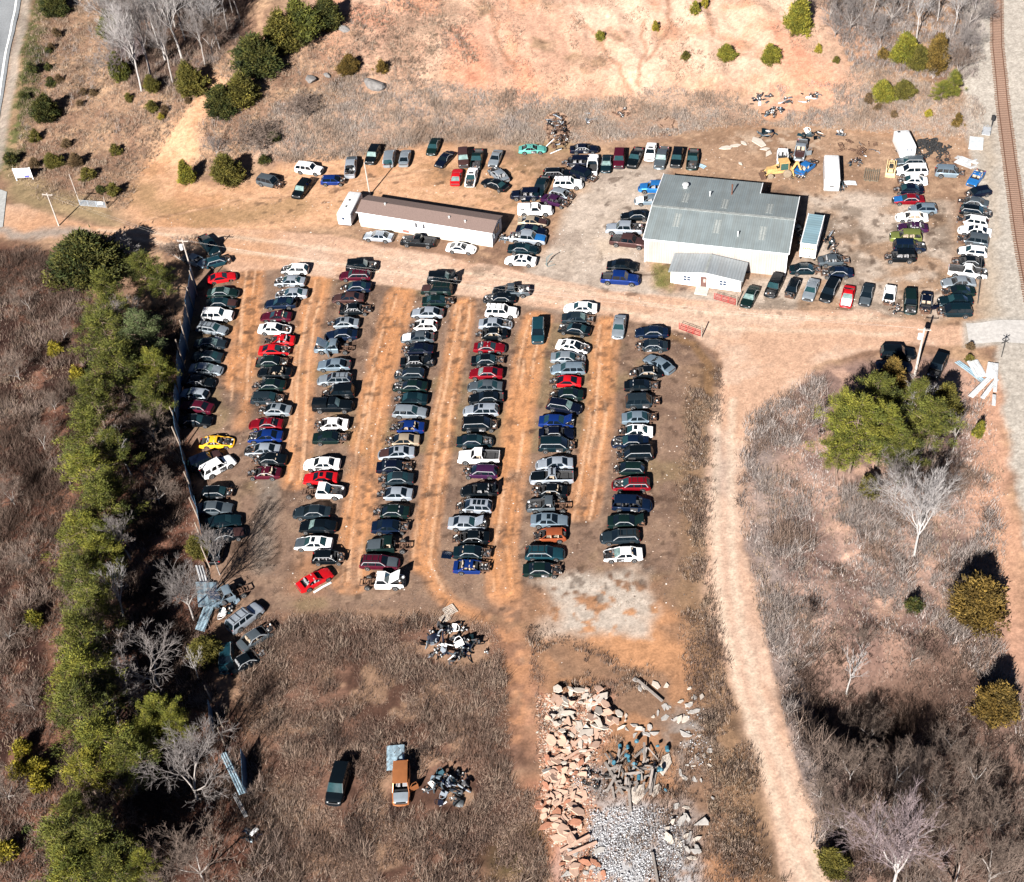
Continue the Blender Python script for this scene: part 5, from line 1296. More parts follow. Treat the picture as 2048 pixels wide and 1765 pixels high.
wire(T1 + Vector((.8, -.2, -.1)), T4 + Vector((.8, -.2, -.1)), .5, 'overhead wire past the big cedar, nearer one'); wire(T1 + Vector((-.8, .2, -.1)), T4 + Vector((-.8, .2, -.1)), .4, 'overhead wire past the big cedar, farther one')
# gates
def gate(a, b, h, col, label, n=6, post=True):
    A_, B_ = un(*a), un(*b); rz_, L_ = frame_at(A_, B_); t = thing('farm_gate', label, 'gate', (A_.x, A_.y, Hs(A_.x, A_.y)), rz_); m = mat('gate ' + col, PAINT[col] if col != 'galv' else (.35, .42, .5), .5)
    mb = MB(); [mb.tube([(0, 0, z), (L_, 0, z)], .028, 6) for z in np.linspace(.2, h, n)]; mb.build('gate_rail', m, t)
    mb = MB(); [mb.tube([(x, 0, .2), (x, 0, h)], .035, 6) for x in (0, L_ * .33, L_ * .66, L_)]; mb.build('gate_brace', m, t)
    if post: mb = MB(); mb.tube([(L_ + .25, 0, -.2), (L_ + .2, 0, h + 1.1)], .10, 8); mb.build('gate_post', FPOST, t)
gate((1428, 600), (1470, 612), 1.3, 'red', 'red tube gate before the white office'); gate((1358, 660), (1400, 675), 1.35, 'red', 'red tube gate at the corner of the car rows')
gate((161, 413), (212, 417), 1.3, 'galv', 'blue grey tube gate at the entrance by the cedar')
mb = MB(); mb.box((0, 0, .9), (.9, .05, .55)); q = un(203, 415); tag(mb.build('gate_sign', TRIMW, None, (q.x, q.y - .12, Hs(q.x, q.y))), 'small white sign on the blue grey gate', 'sign')
# big white roadside sign
q = un(66, 360); q0 = un(33, 362); a, sl3 = frame_at(q0, q); t = thing('roadside_sign', 'large blank white roadside sign near the asphalt road', 'sign', (q0.x, q0.y, Hs(q0.x, q0.y)), a)
mb = MB(); mb.box((sl3 / 2, 0, 1.55), (sl3, .1, 1.9)); mb.build('sign_board', TRIMW, t)
mb = MB(); mb.box((sl3 * .72, -.06, .85), (.9, .02, .4)); mb.build('sign_patch', mat('sign blue', (.06, .06, .30), .5), t)
for x in (.1, sl3 + .08): mb = MB(); mb.beam((x, .02, -.2), (x, .02, 2.6), .14, .14, up=(1, 0, 0)); mb.build('sign_post', TRIMW, t)
# signal post, rail side hardware
q = un(1981, 262); t = thing('signal_post', 'black signal post standing beside the track', 'signal', (q.x, q.y, Hs(q.x, q.y)))
mb = MB(); mb.tube([(0, 0, 0), (0, 0, 2.8)], .07, 6); mb.build('post', DARK, t); mb = MB(); mb.box((0, 0, 2.6), (.5, .35, .9)); mb.lathe([(-.32, .12), (-.2, .16)], (0, 0, 2.8), 'y', 8); mb.build('signal_head', DARK, t)
q = un(2003, 714); t = thing('crossing_sign', 'thin dark crossing sign post beside the rail crossing', 'sign', (q.x, q.y, Hs(q.x, q.y)))
mb = MB(); mb.tube([(0, 0, 0), (0, 0, 3.3)], .06, 6); mb.build('post', DARK, t); mb = MB(); mb.beam((-.5, 0, 2.6), (.5, 0, 3.2), .14, .04); mb.beam((-.5, .05, 3.2), (.5, .05, 2.6), .14, .04); mb.build('cross_blade', DARK, t)
q = un(1956, 608); t = thing('shadow_bar', 'slender dark bar standing for a shadow line beside the railway ballast', 'shadow bar', (q.x, q.y, Hs(q.x, q.y))); mb = MB(); mb.tube([(0, 0, -.2), (.5, 3.5, 6.3)], [.08, .05], 6); mb.build('shaft', DARK, t)  # dark bar added where only a shadow line lies
# flatbed trailer and slab by the rails
c, a = head_of(1972, 268, 78); t = thing('utility_trailer', 'small aluminium utility trailer beside the track', 'trailer', (c.x, c.y, Hs(c.x, c.y)), a); AL = mat('aluminium', (.58, .60, .62), .4, .4)
mb = MB(); mb.box((0, 0, .55), (2.6, 1.3, .08)); mb.build('deck', AL, t); mb = MB(); [mb.beam((-1.3, s * .65, .9), (1.3, s * .65, .9), .05, .05) for s in (-1, 1)]; [mb.beam((x, s * .65, .55), (x, s * .65, .9), .05, .05) for x in (-1.3, 0, 1.3) for s in (-1, 1)]; mb.build('side_rail', AL, t); wheels(t, (-.2,), 1.6, .32)
mb = MB(); mb.beam((1.3, .4, .5), (2.1, 0, .5), .06, .06); mb.beam((1.3, -.4, .5), (2.1, 0, .5), .06, .06); mb.build('tow_bar', AL, t)
c, a = head_of(1952, 288, 84); mb = MB(); mb.box((0, 0, .1), (3.6, 2.3, .3)); mb.box((0, 0, .27), (3.2, 1.9, .06)); tag(mb.build('concrete_pad', mat('pale grey slab', (.46, .49, .51), .8, nscale=2), None, (c.x, c.y, Hs(c.x, c.y)), a), 'pale grey concrete pad beside the ballast', 'slab')
# engine hoist standing on the road
c = un(1093, 532); t = thing('engine_hoist', 'grey engine hoist standing on the gravel near the white sedan', 'hoist', (c.x, c.y, Hs(c.x, c.y)), .4); HM = mat('hoist paint', (.16, .20, .20), .6)
mb = MB(); mb.beam((0, -.4, .1), (1.3, -.5, .1), .08, .08); mb.beam((0, .4, .1), (1.3, .5, .1), .08, .08); mb.beam((0, -.4, .1), (0, .4, .1), .08, .08); mb.build('legs', HM, t)
mb = MB(); mb.beam((0, 0, .1), (.1, 0, 1.6), .10, .10); mb.build('mast', HM, t); mb = MB(); mb.beam((.1, 0, 1.6), (1.2, 0, 2.0), .09, .09); mb.beam((.05, 0, .8), (.6, 0, 1.75), .07, .07); mb.build('boom', HM, t)
# ------------------------------------------------------------------ trees
def leafmat(name, rough=.8, trans=.25):
    m = mat(name, rough=rough, attr='col', nscale=.5, namt=.3, spec=.25)
    return m
LEAF = leafmat('evergreen foliage'); BARK = mat('bark grey', (.30, .27, .25), .95, nscale=3, namt=.35); PALEB = mat('bark pale', (.36, .335, .32), .9, nscale=2, namt=.35); BROWNK = mat('bark brown', (.17, .12, .09), .95, nscale=3)
TWIG = {'grey': mat('twigs grey', (.21, .185, .175), .95, nscale=.6, namt=.3), 'pale': mat('twigs pale', (.36, .335, .325), .95, nscale=.6, namt=.3), 'brown': mat('twigs brown', (.17, .125, .10), .95, nscale=.6, namt=.35), 'mauve': mat('twigs mauve', (.27, .21, .215), .95, nscale=.6, namt=.35)}
def segs_mesh(name, S, n, m):
    """S: list of (p0, p1, r0, r1)"""
    S = np.array([[*a, *b, c, d] for a, b, c, d in S]); p, q, r0, r1 = S[:, :3], S[:, 3:6], S[:, 6], S[:, 7]
    d = q - p; d /= np.linalg.norm(d, axis=1)[:, None] + 1e-9
    up = np.where(np.abs(d[:, 2:3]) > .9, np.array([[1., 0, 0]]), np.array([[0, 0, 1.]])); a = np.cross(d, up); a /= np.linalg.norm(a, axis=1)[:, None]; b = np.cross(a, d)
    V = []
    for base, r in ((p, r0), (q, r1)):
        for j in range(n):
            t = 2 * PI * j / n; V.append(base + (a * math.cos(t) + b * math.sin(t)) * r[:, None])
    V = np.stack(V, 1).reshape(-1, 3); k = len(S); o = np.arange(k)[:, None] * 2 * n
    F = np.concatenate([o + np.array([[j, (j + 1) % n, (j + 1) % n + n, j + n]]) for j in range(n)])
    return np_mesh(name, V, F, [m])
def bare_tree(seed, h, spread, trunk_f=.3, dens=1.0, upness=.45, levels=5):
    R = random.Random(seed); big, fine = [], []
    def grow(p, d, L, r, lev):
        n = 3 if lev < 3 else 2; q = p
        for i in range(n):
            d = (d + Vector((R.gauss(0, .13), R.gauss(0, .13), R.gauss(0, .06) + (.05 if lev else 0)))).normalized()
            nq = q + d * (L / n); ra = r * (1 - .35 * i / n); rb = r * (1 - .35 * (i + 1) / n)
            (big if lev < 2 else fine).append((q, nq, ra, rb)); q = nq
            if lev < levels - 1 and lev > 0 and i < n - 1 and R.random() < .75 * dens: branch(q, d, L * .6, rb * .55, lev + 1)
        r *= .65
        if lev >= levels - 1: return
        for k in range(R.choice([2, 3, 3]) if lev < levels - 2 else R.choice([4, 5, 6])): branch(q, d, L * R.uniform(.58, .8), max(.012, r * R.uniform(.6, .85)), lev + 1)
    def branch(q, d, L, r, lev):
        an = R.uniform(.35, .85) * spread; az = R.uniform(0, 2 * PI); a = d.cross(Vector((.3, .5, .8))).normalized(); b = a.cross(d)
        nd = (d * math.cos(an) + (a * math.cos(az) + b * math.sin(az)) * math.sin(an)); nd.z += upness * .3; grow(q, nd.normalized(), L, max(.013, r), lev)
    r0 = h * .009 + .05; q = Vector((0, 0, -.2)); d = Vector((R.gauss(0, .04), R.gauss(0, .04), 1)).normalized(); n = 5
    for i in range(n):
        nq = q + d * (h * trunk_f / n); big.append((q, nq, r0 * (1 - .05 * i), r0 * (1 - .05 * (i + 1)))); q = nq; d = (d + Vector((R.gauss(0, .05), R.gauss(0, .05), 0))).normalized()
    for k in range(R.choice([3, 4])): branch(q, d, h * .26, r0 * .6, 1)
    grow(q, d, h * .26, r0 * .7, 1)
    zs = max(v[1].z for v in fine); k = h / zs
    sc_ = lambda L: [(a * k, b * k, r, s) for a, b, r, s in L]
    return sc_(big), sc_(fine)
BARE = {}
def bare_proto(kind):
    if kind not in BARE:
        sp = {'round': (11, 10, 1.0, .16, 1.4, .25, 6), 'tall': (12, 16, .72, .45, 1.2, .5, 6), 'oak': (13, 13, .95, .30, 1.35, .4, 6), 'birch': (14, 9, .6, .45, .7, .7, 5), 'bush': (15, 4, 1.25, .05, 1.5, .2, 6), 'tall2': (16, 15, .8, .42, 1.2, .45, 6), 'round2': (17, 9, 1.05, .12, 1.35, .3, 6), 'dead': (18, 10, .8, .35, .55, .5, 5)}[kind]
        b, f = bare_tree(sp[0], sp[1], sp[2], sp[3], sp[4], sp[5], sp[6]); BARE[kind] = (segs_mesh('trunk', b, 6, BARK), segs_mesh('crown', f, 3, TWIG['grey']), sp[1])
    return BARE[kind]
def tree_obj(name, label, cat, loc, meshes, s, rz, group, mats=None, sz=None):
    t = thing(name, label, cat, loc, rz, group); t.scale = (s, s, sz or s)
    for nm, me in meshes:
        o = link(nm, me, t)
        if mats and nm in mats: setmat(o, 0, mats[nm])
    return t
def bare(px, py, h, kind, label, tone='grey', group='bare deciduous trees', wide=1.0):
    tr, cr, h0 = bare_proto(kind); q = un(px, py); s = h / h0
    t = tree_obj('bare_tree' if kind != 'bush' else 'bare_shrub', label, 'tree' if kind != 'bush' else 'shrub', (q.x, q.y, Hs(q.x, q.y)), (('trunk', tr), ('crown', cr)), s * wide, (px * 1.7 + py) % 6.28, group, {'trunk': PALEB if tone in ('pale', 'mauve') else BARK, 'crown': TWIG[tone]}, s)
    return t
def foliage(name, cen, out, size, cols, rng, per, flat=.0, elong=2.2):
    """leaf sprays: cen (n,3) spray centres, out (n,3) their outward directions; per small blades each"""
    n = len(cen); N = n * per
    c = np.repeat(cen, per, 0); o = np.repeat(out, per, 0); k = np.repeat(np.arange(n), per)
    off = rng.normal(size=(N, 3)) * size[0]; off[:, 2] *= .75
    p = c + off; d = o * 1.0 + rng.normal(size=(N, 3)) * .65; d[:, 2] += .25; d /= np.linalg.norm(d, axis=1)[:, None]
    s = np.cross(d, rng.normal(size=(N, 3))); s /= np.linalg.norm(s, axis=1)[:, None] + 1e-9
    L = size[1] * rng.uniform(.6, 1.4, (N, 1)); W_ = L / elong
    V = np.stack([p - s * W_ * .5, p + s * W_ * .5, p + d * L + s * W_ * .12, p + d * L - s * W_ * .12], 1).reshape(-1, 3)
    F = np.arange(N * 4).reshape(-1, 4)
    base = np.array(cols)[rng.integers(0, len(cols), n)] * rng.uniform(.65, 1.35, (n, 1)); cc = base[k] * rng.uniform(.75, 1.25, (N, 1)); cc = np.repeat(cc, 4, 0)
    return np_mesh(name, V, F, [LEAF], cc)
def cedar_mesh(seed, h, r, cols, shape='ovoid', n=230, per=34):
    rng = np.random.default_rng(seed); z = rng.uniform(.03, .97, n * 3)
    prof = np.where(z < .22, .66 + 1.55 * z, 1.0 - ((z - .22) / .78) ** 1.35) if shape == 'ovoid' else (1 - z) ** .8 * .95 + .05
    keep = rng.random(n * 3) < prof + .1; z = z[keep][:n]; prof = prof[keep][:n]; m = len(z); th = rng.uniform(0, 2 * PI, m)
    lump = .80 + .14 * np.sin(th + seed * 1.7) + .36 * np.sin(th * 3 + z * 7 + seed) * np.sin(z * 11 + th * 2) + .17 * rng.normal(size=m); rad = prof * r * lump * rng.uniform(.62, 1.05, m) ** .6
    cen = np.stack([rad * np.cos(th), rad * np.sin(th), z * h], 1); out = np.stack([np.cos(th), np.sin(th), .35 + .5 * z], 1); out /= np.linalg.norm(out, axis=1)[:, None]
    return foliage('crown', cen, out, (r * .09 + .06, r * .055 + .16), cols, rng, per)
def pine_mesh(seed, h, r, cols, nl=42, per=62, bare_f=.25):
    rng = np.random.default_rng(seed); cen = []; out = []; limbs = [(Vector((0, 0, -.2)), Vector((.1, .05, h * .5)), h * .016 + .05, h * .012), (Vector((.1, .05, h * .5)), Vector((.0, .1, h * .97)), h * .012, .03)]
    for i in range(nl):
        z = bare_f + (1 - bare_f) * (i + rng.random()) / nl; th = i * 2.4 + rng.normal() * .3; L = r * (1.05 - .85 * ((z - bare_f) / (1 - bare_f)) ** 1.4) * rng.uniform(.35, 1.2)
        a = np.array([.05, .07, z * h]); tip = a + np.array([math.cos(th) * L, math.sin(th) * L, L * rng.uniform(.05, .4)]); limbs.append((Vector(a), Vector(tip), .05 + .008 * L, .015))
        for k in (np.array([.45, .65, .82, 1.0]) if L > .8 else np.array([.8, 1.0])):
            for j in range(2 if rng.random() < .75 else 0):
                c = a + (tip - a) * k + rng.normal(size=3) * np.array([.16, .16, .10]) * r * .45; cen.append(c); o = (tip - a) / (np.linalg.norm(tip - a) + 1e-9); o[2] += .4; out.append(o)
    cen = np.array(cen); out = np.array(out)
    return segs_mesh('trunk', limbs, 5, BROWNK), foliage('crown', cen, out, (r * .062 + .05, .20 + r * .012), cols, rng, per, elong=3.4)
GR = {'dark': [(.045, .050, .010), (.065, .062, .012), (.025, .034, .008)], 'olive': [(.090, .080, .014), (.070, .066, .012), (.12, .10, .018)], 'gold': [(.125, .078, .016), (.085, .058, .014), (.155, .10, .022)], 'bright': [(.15, .14, .016), (.11, .115, .016), (.19, .165, .02)], 'pine': [(.088, .096, .016), (.050, .060, .013), (.125, .124, .021)], 'pinebright': [(.135, .140, .019), (.085, .098, .017), (.180, .170, .024)], 'yellow': [(.24, .19, .015), (.20, .17, .02)], 'brown': [(.12, .075, .035), (.09, .06, .03)], 'blue': [(.065, .085, .035), (.085, .105, .04)]}
PROTO = {}
def cedar(px, py, h, r, tone, label, shape='ovoid', group='cedar trees and evergreen shrubs', centre=False):
    v = int(px + py) % 3; small = r < 1.3; key = (tone, shape, v, small, r > 4.5)
    if key not in PROTO:
        sd_ = len(PROTO) * 7 + 3
        if small: PROTO[key] = cedar_mesh(sd_, 2.2, 1.0, GR[tone], shape, 80, 30)
        elif r > 4.5: PROTO[key] = cedar_mesh(sd_, 8.0, 5.2, GR[tone], shape, 780, 60)
        else: PROTO[key] = cedar_mesh(sd_, 5.5, 2.4, GR[tone], shape, 340, 44)
        PROTO[(key, 'd')] = (2.2, 1.0) if small else ((8.0, 5.2) if r > 4.5 else (5.5, 2.4))
    h0, r0 = PROTO[(key, 'd')]
    if 'ctrunk' not in PROTO: PROTO['ctrunk'] = segs_mesh('trunk', [(Vector((0, 0, -.2)), Vector((.05, 0, .9)), .12, .09), (Vector((.05, 0, .9)), Vector((0, .05, 2.0)), .09, .03)], 6, BROWNK)
    q = un(px, py, .55 * h) if centre else un(px, py)
    t_ = (px * 3 + py * 5) % 7 / 7 - .5
    t = tree_obj('cedar_tree' if not small else 'evergreen_shrub', label, 'tree' if not small else 'shrub', (q.x, q.y, Hs(q.x, q.y)), (('crown', PROTO[key]), ('trunk', PROTO['ctrunk'])), r / r0, (px * 2.3 + py) % 6.28, group, None, h / h0); t.scale.x *= 1 + .28 * t_; t.scale.y *= 1 - .22 * t_; t.rotation_euler.x = .22 * t_; t.rotation_euler.y = -.16 * t_; return t
def pine(px, py, h, r, tone, label, group='pine trees', centre=True):
    v = int(px * 3 + py) % 3; key = ('pine', tone, v)
    if key not in PROTO: PROTO[key] = pine_mesh(50 + v * 5 + len(tone), 11, 4.2, GR[tone])
    q = un(px, py, .6 * h) if centre else un(px, py)
    r *= .88 + .2 * ((px * 7 + py * 3) % 10) / 10
    return tree_obj('pine_tree', label, 'tree', (q.x, q.y, Hs(q.x, q.y)), (('trunk', PROTO[key][0]), ('crown', PROTO[key][1])), r / 4.2, (px * 1.3 + py * 2) % 6.28, group, None, h / 11)
# single big ones
cedar(168, 510, 8.5, 5.6, 'dark', 'largest dark cedar, round and dense, beside the entrance drive', centre=True)
cedar(88, 212, 5.0, 2.7, 'dark', 'dark cedar by itself near the asphalt road', centre=True)
cedar(376, 152, 6.5, 2.5, 'olive', 'olive cedar at the right foot of the bare grove', centre=True)
cedar(440, 195, 5.5, 3.0, 'dark', 'dark cedar left half of the pair above the clay bend', centre=True)
cedar(482, 175, 6.0, 3.2, 'olive', 'olive cedar right half of the pair above the clay bend', centre=True)
cedar(512, 105, 7.5, 4.2, 'dark', 'broad dark cedar on the slope above the cedar pair', centre=True)
cedar(560, 60, 7.5, 3.6, 'olive', 'olive cedar uphill of the broad dark one', centre=True)
cedar(600, 35, 7.5, 3.4, 'pine', 'green cedar at the top of the cedar slope', centre=True)
cedar(648, 18, 6.5, 3.0, 'dark', 'dark cedar at the top edge beside the clay hill', centre=True)
cedar(450, 334, 5.4, 2.7, 'olive', 'round olive cedar left of the brush edge by the clay yard', centre=True)
cedar(368, 340, 4.2, 1.5, 'bright', 'yellow green young cedar left of the round olive one', 'cone', centre=True)
cedar(693, 126, 3.6, 1.9, 'gold', 'golden brown cedar alone in the grass above the boulders', centre=True)
cedar(764, 132, 2.4, 1.2, 'gold', 'small golden cedar right of the golden brown one', centre=True)
cedar(218, 45, 6, 2.0, 'pine', 'green cedar at the left edge of the bare grove', centre=True)
cedar(235, 130, 5.5, 1.8, 'pine', 'slim green cedar at the left foot of the grove', centre=True)
cedar(105, 5, 4.5, 2.8, 'dark', 'dark cedar cut by the top edge near the road', centre=True)
cedar(300, 165, 3.4, 1.3, 'olive', 'low olive cedar among pale trunks at the grove foot', centre=True)
cedar(1598, 25, 7.0, 2.6, 'bright', 'bright green cedar at the upper right hill edge', 'cone', centre=True)
cedar(1812, 92, 5.5, 2.4, 'bright', 'bright green cedar under the bare trees by the railway', centre=True)
cedar(1836, 112, 4.6, 1.9, 'olive', 'olive cedar right beside the bright green one', centre=True)
cedar(1880, 100, 7.0, 2.7, 'gold', 'tall golden brown cedar under the bare trees by the railway', 'cone', centre=True)
cedar(1768, 180, 4.0, 1.8, 'bright', 'yellow green shrub left of two below the bare trees', centre=True)
cedar(1808, 175, 3.4, 1.7, 'olive', 'olive shrub right of two below the bare trees', centre=True)
pine(1908, 168, 6.0, 2.6, 'pinebright', 'pale green pine beside the railway gravel'); pine(1885, 182, 4.6, 2.2, 'pinebright', 'lower pale green pine left of its taller neighbour')
cedar(1455, 103, 3.2, 1.5, 'bright', 'round yellow green bush on the clay hill, left of two', centre=True)
cedar(1541, 104, 3.6, 1.6, 'bright', 'round yellow green bush on the clay hill, right of two', centre=True)
for x, y, h, r, tn, lb in ((1200, 70, 2.0, .9, 'bright', 'small yellow bush high on the bare clay slope'), (1312, 50, 2.2, .7, 'yellow', 'tiny yellow sapling on the bare clay slope'), (1373, 110, 1.8, .8, 'olive', 'small olive bush left of the two round hill bushes'), (1390, 14, 2.4, .9, 'bright', 'small green bush at top edge of the clay hill'), (1410, 4, 2.0, .8, 'yellow', 'small yellow bush at top edge of the clay hill'), (1636, 96, 1.6, .6, 'yellow', 'tiny yellow bush on the red clay patch'), (1766, 106, 2.4, .9, 'gold', 'small rusty bush left of the bright green cedar'), (1736, 196, 1.8, .8, 'brown', 'small brown bush left of the yellow green shrub'),
        (1915, 238, 2.4, .9, 'gold', 'golden small cone bush near the rail ballast'), (1858, 226, 1.4, .6, 'yellow', 'tiny yellow bush on pale slope near the railway'), (1757, 214, 1.2, .7, 'brown', 'low brown bush at foot of the right slope'), (1788, 228, 1.2, .6, 'brown', 'low brown bush right of another at slope foot'), (1672, 119, 1.4, .6, 'olive', 'low olive bush at the red clay edge'), (1958, 855, 2.6, .75, 'bright', 'small yellow green cone shrub beside the ballast'), (1740, 972, 3.2, 1.25, 'olive', 'small olive cedar at the foot of the big pine'), (1828, 1208, 2.2, 1.0, 'dark', 'small dark green bush in the right scrub'),
        (1939, 735 - 20, 1.0, .55, 'olive', 'low olive tuft near the white sheet heap'), (1942, 692, 1.2, .6, 'brown', 'low brown tuft beside the paved crossing'), (528, 318, 1.8, 1.0, 'dark', 'small dark bush at the brush edge left of white SUV'), (546, 272, 2.0, 1.1, 'dark', 'small dark bush in the brush above the clay yard')):
    cedar(x, y, h, r, tn, lb, centre=True)
sh = [(150, 318, 2.6, 1.3, 'brown'), (102, 318, 2.8, 1.4, 'olive'), (70, 270, 2.4, 1.0, 'olive'), (228, 298, 2.0, 1.0, 'olive'), (225, 378, 2.4, 1.2, 'olive'), (172, 346, 2.2, 1.2, 'olive'), (132, 285, 1.6, .9, 'brown'), (200, 378, 1.5, .8, 'dark'), (62, 135, 2.2, 1.0, 'dark'), (100, 162, 2.0, 1.0, 'dark'), (118, 158, 1.8, .9, 'brown'), (96, 132, 1.6, .8, 'dark'), (102, 92, 1.5, .7, 'brown'), (112, 65, 1.8, .9, 'brown'), (165, 182, 1.4, .7, 'brown'), (185, 184, 1.3, .7, 'brown'), (160, 205, 1.2, .7, 'brown'), (255, 194, 1.6, .8, 'olive'), (302, 212, 2.2, 1.1, 'olive'), (328, 218, 1.6, .8, 'brown'), (322, 232, 1.3, .6, 'yellow'), (376, 200, 1.2, .7, 'brown'), (68, 325, 2.0, 1.0, 'brown'), (20, 315, 2.4, 1.2, 'dark'), (585, 92, 2.0, 1.0, 'olive'), (660, 52, 2.2, 1.1, 'dark'), (95, 100, 1.3, .7, 'dark'), (45, 190, 1.6, .9, 'dark')]
sh.sort()
for i, (x, y, h, r, tn) in enumerate(sh): cedar(x, y, h, r, tn, '%s roadside bush, %s from the left below the asphalt road' % ({'brown': 'brownish', 'olive': 'olive', 'dark': 'dark green', 'yellow': 'yellowish'}[tn], ORD[i]), group='bushes below the asphalt road', centre=True)
# pines right
pine(1712, 862, 13, 5.2, 'pinebright', 'largest bright pine with visible trunk beside the dirt road', centre=True); pine(1752, 800, 10, 3.8, 'pine', 'pine right behind the largest bright pine'); pine(1862, 850, 10, 4.2, 'pine', 'pine beside the pale dead tree in the right cluster'); pine(1765, 865, 11, 4.2, 'pinebright', 'bright pine between the big pine and pale dead tree'); pine(1835, 805, 9, 3.4, 'pine', 'pine behind the pale dead tree'); pine(1690, 835, 10, 3.6, 'pinebright', 'bright pine leaning left out of the right cluster'); pine(1800, 905, 8, 3.6, 'pine', 'lower pine between the big pine and pale tree'); pine(1680, 900, 8, 3.2, 'pinebright', 'low bright pine at left edge of the right cluster')
cedar(1786, 752, 6.5, 2.2, 'gold', 'golden cedar top poking out behind the right pines', 'cone', centre=True); cedar(1885, 800, 6.5, 2.4, 'olive', 'olive cedar at right edge of the pine cluster', 'cone', centre=True)
cedar(1963, 1190, 6.6, 3.2, 'gold', 'large golden brown cedar by the pale railway slope', centre=True); cedar(2001, 1397, 5.2, 2.3, 'gold', 'round golden cedar lowest on the right edge', centre=True)
cedar(1665, 1718, 3, 1.5, 'olive', 'dark olive bush at the bottom beside the dirt road', centre=True)
# left pine belt, top to bottom
pb = [(288, 548, 9, 4.0, 'pine'), (215, 592, 10, 4.6, 'pine'), (320, 560, 7, 3, 'pine'), (212, 668, 10, 4.6, 'pine'), (286, 672, 10, 4.2, 'blue'), (235, 740, 11, 5.0, 'pine'), (312, 742, 9, 3.6, 'pinebright'), (300, 800, 9, 3.4, 'pine'), (190, 800, 10, 4.2, 'pine'), (180, 868, 11, 4.6, 'pine'), (180, 945, 10, 4.4, 'pinebright'), (205, 1015, 11, 4.6, 'pine'), (172, 1075, 9, 4.0, 'pinebright'), (205, 1120, 9, 3.8, 'pinebright'), (160, 1160, 9, 4.0, 'pine'), (228, 905, 9, 3.6, 'pine'), (215, 1395, 8, 3.2, 'dark'), (190, 1215, 9, 3.8, 'pine'), (255, 720, 9, 3.6, 'dark'), (225, 985, 9, 3.4, 'pine'), (168, 1285, 11, 4.6, 'pine'), (172, 1355, 10, 4.4, 'pinebright'), (160, 1430, 11, 4.6, 'pine'), (205, 1490, 10, 4.2, 'pinebright'), (172, 1548, 8, 3.4, 'bright'), (262, 1525, 8, 3.6, 'pine'), (318, 1430, 8, 2.8, 'pinebright'), (352, 1450, 7, 2.4, 'pinebright'), (300, 1462, 7, 2.6, 'pinebright'), (140, 1690, 11, 5.0, 'pine'), (200, 1700, 11, 4.6, 'pine'), (150, 1752, 10, 4.6, 'pinebright'), (228, 1745, 9, 4.0, 'pine'), (290, 1738, 8, 2.0, 'pinebright'), (150, 1620, 7, 2.6, 'pine')]
pb.sort(key=lambda a: a[1])
for i, (x, y, h, r, tn) in enumerate(pb):
    lb = ('%s from the top' % ORD[i]) if i < 18 else ('%s from the bottom' % ORD[len(pb) - 1 - i])
    pine(x, y, h, r, tn, '%s pine, %s in the belt left of the fence' % ({'pine': 'green', 'dark': 'dark', 'blue': 'blue green', 'pinebright': 'bright green', 'bright': 'yellow green'}[tn], lb), 'pines left of the fence')
for x, y, lb in ((150, 745, 'orange yellow shrub at left edge of the pine belt'), (38, 1495, 'yellow shrub highest in the lower left scrub'), (35, 1535, 'yellow shrub at the left margin below another'), (72, 1530, 'yellow shrub beside the lower left trail'), (8, 1700, 'yellow shrub at the bottom left corner'), (62, 1235, 'yellow green sapling in the left leaf litter'), (76, 1562, 'small yellow shrub below the one by the trail'), (105, 695, 'yellow sapling alone in the left scrub')):
    cedar(x, y, 2.2, 1.1, 'yellow' if 'green' not in lb else 'bright', lb, centre=True)
cedar(405, 1290, 4, 1.8, 'olive', 'olive bush between bare trees at the fallen fence', centre=True); cedar(392, 1090, 3.6, 1.4, 'olive', 'olive bush behind the narrow board fence', centre=True)
# bare trees
bare(1828, 1112, 14, 'oak', 'tall pale bare tree with straight trunk below the pines', 'pale'); bare(1810, 858, 9, 'dead', 'pale dead tree standing in the right pine cluster', 'pale')
bare(1785, 1782, 13, 'oak', 'large pale bare tree at bottom right with mauve twigs', 'mauve', wide=1.25); bare(1693, 1388, 8, 'birch', 'slender white birch in the right scrub', 'pale'); bare(1900, 1800, 10, 'round', 'brownish bare tree beside the large mauve one', 'brown'); bare(1975, 1770, 9, 'round2', 'brown bare tree at the bottom right corner', 'brown')
for i, (x, y, h, k) in enumerate(((1700, 1560, 6, 'round2'), (1790, 1570, 7, 'round'), (1870, 1600, 7, 'round2'), (1950, 1570, 6, 'round'), (1740, 1480, 5, 'round2'), (1990, 1660, 7, 'round2'), (1900, 1500, 5, 'round'), (1680, 1660, 6, 'round2'), (1830, 1690, 8, 'round'), (1640, 1600, 4, 'round2'), (1720, 1300, 4, 'round2'), (1820, 1330, 4, 'round'), (1610, 1260, 4, 'round2'), (1900, 1200, 4.5, 'round'))):
    bare(x, y, h, k, 'brown leafless thicket, %s of those in the right hollow' % ORD[i] if False else 'brown leafless thicket tree in the added shade hollow right of the dirt road', 'brown', 'thicket trees in the right hollow')
for i, (x, y, h, k) in enumerate(((60, 620, 5, 'round'), (40, 760, 5, 'round2'), (90, 900, 5, 'round'), (30, 1010, 6, 'round2'), (60, 1130, 5, 'round'), (20, 1280, 5, 'round2'), (70, 1420, 5, 'round'), (20, 1600, 6, 'round2'), (110, 820, 4, 'round2'), (130, 680, 4, 'round'))):
    bare(x, y, h, k, 'brown leafless thicket tree in the scrub left of the pine belt', 'brown', 'thicket trees left of the pines')
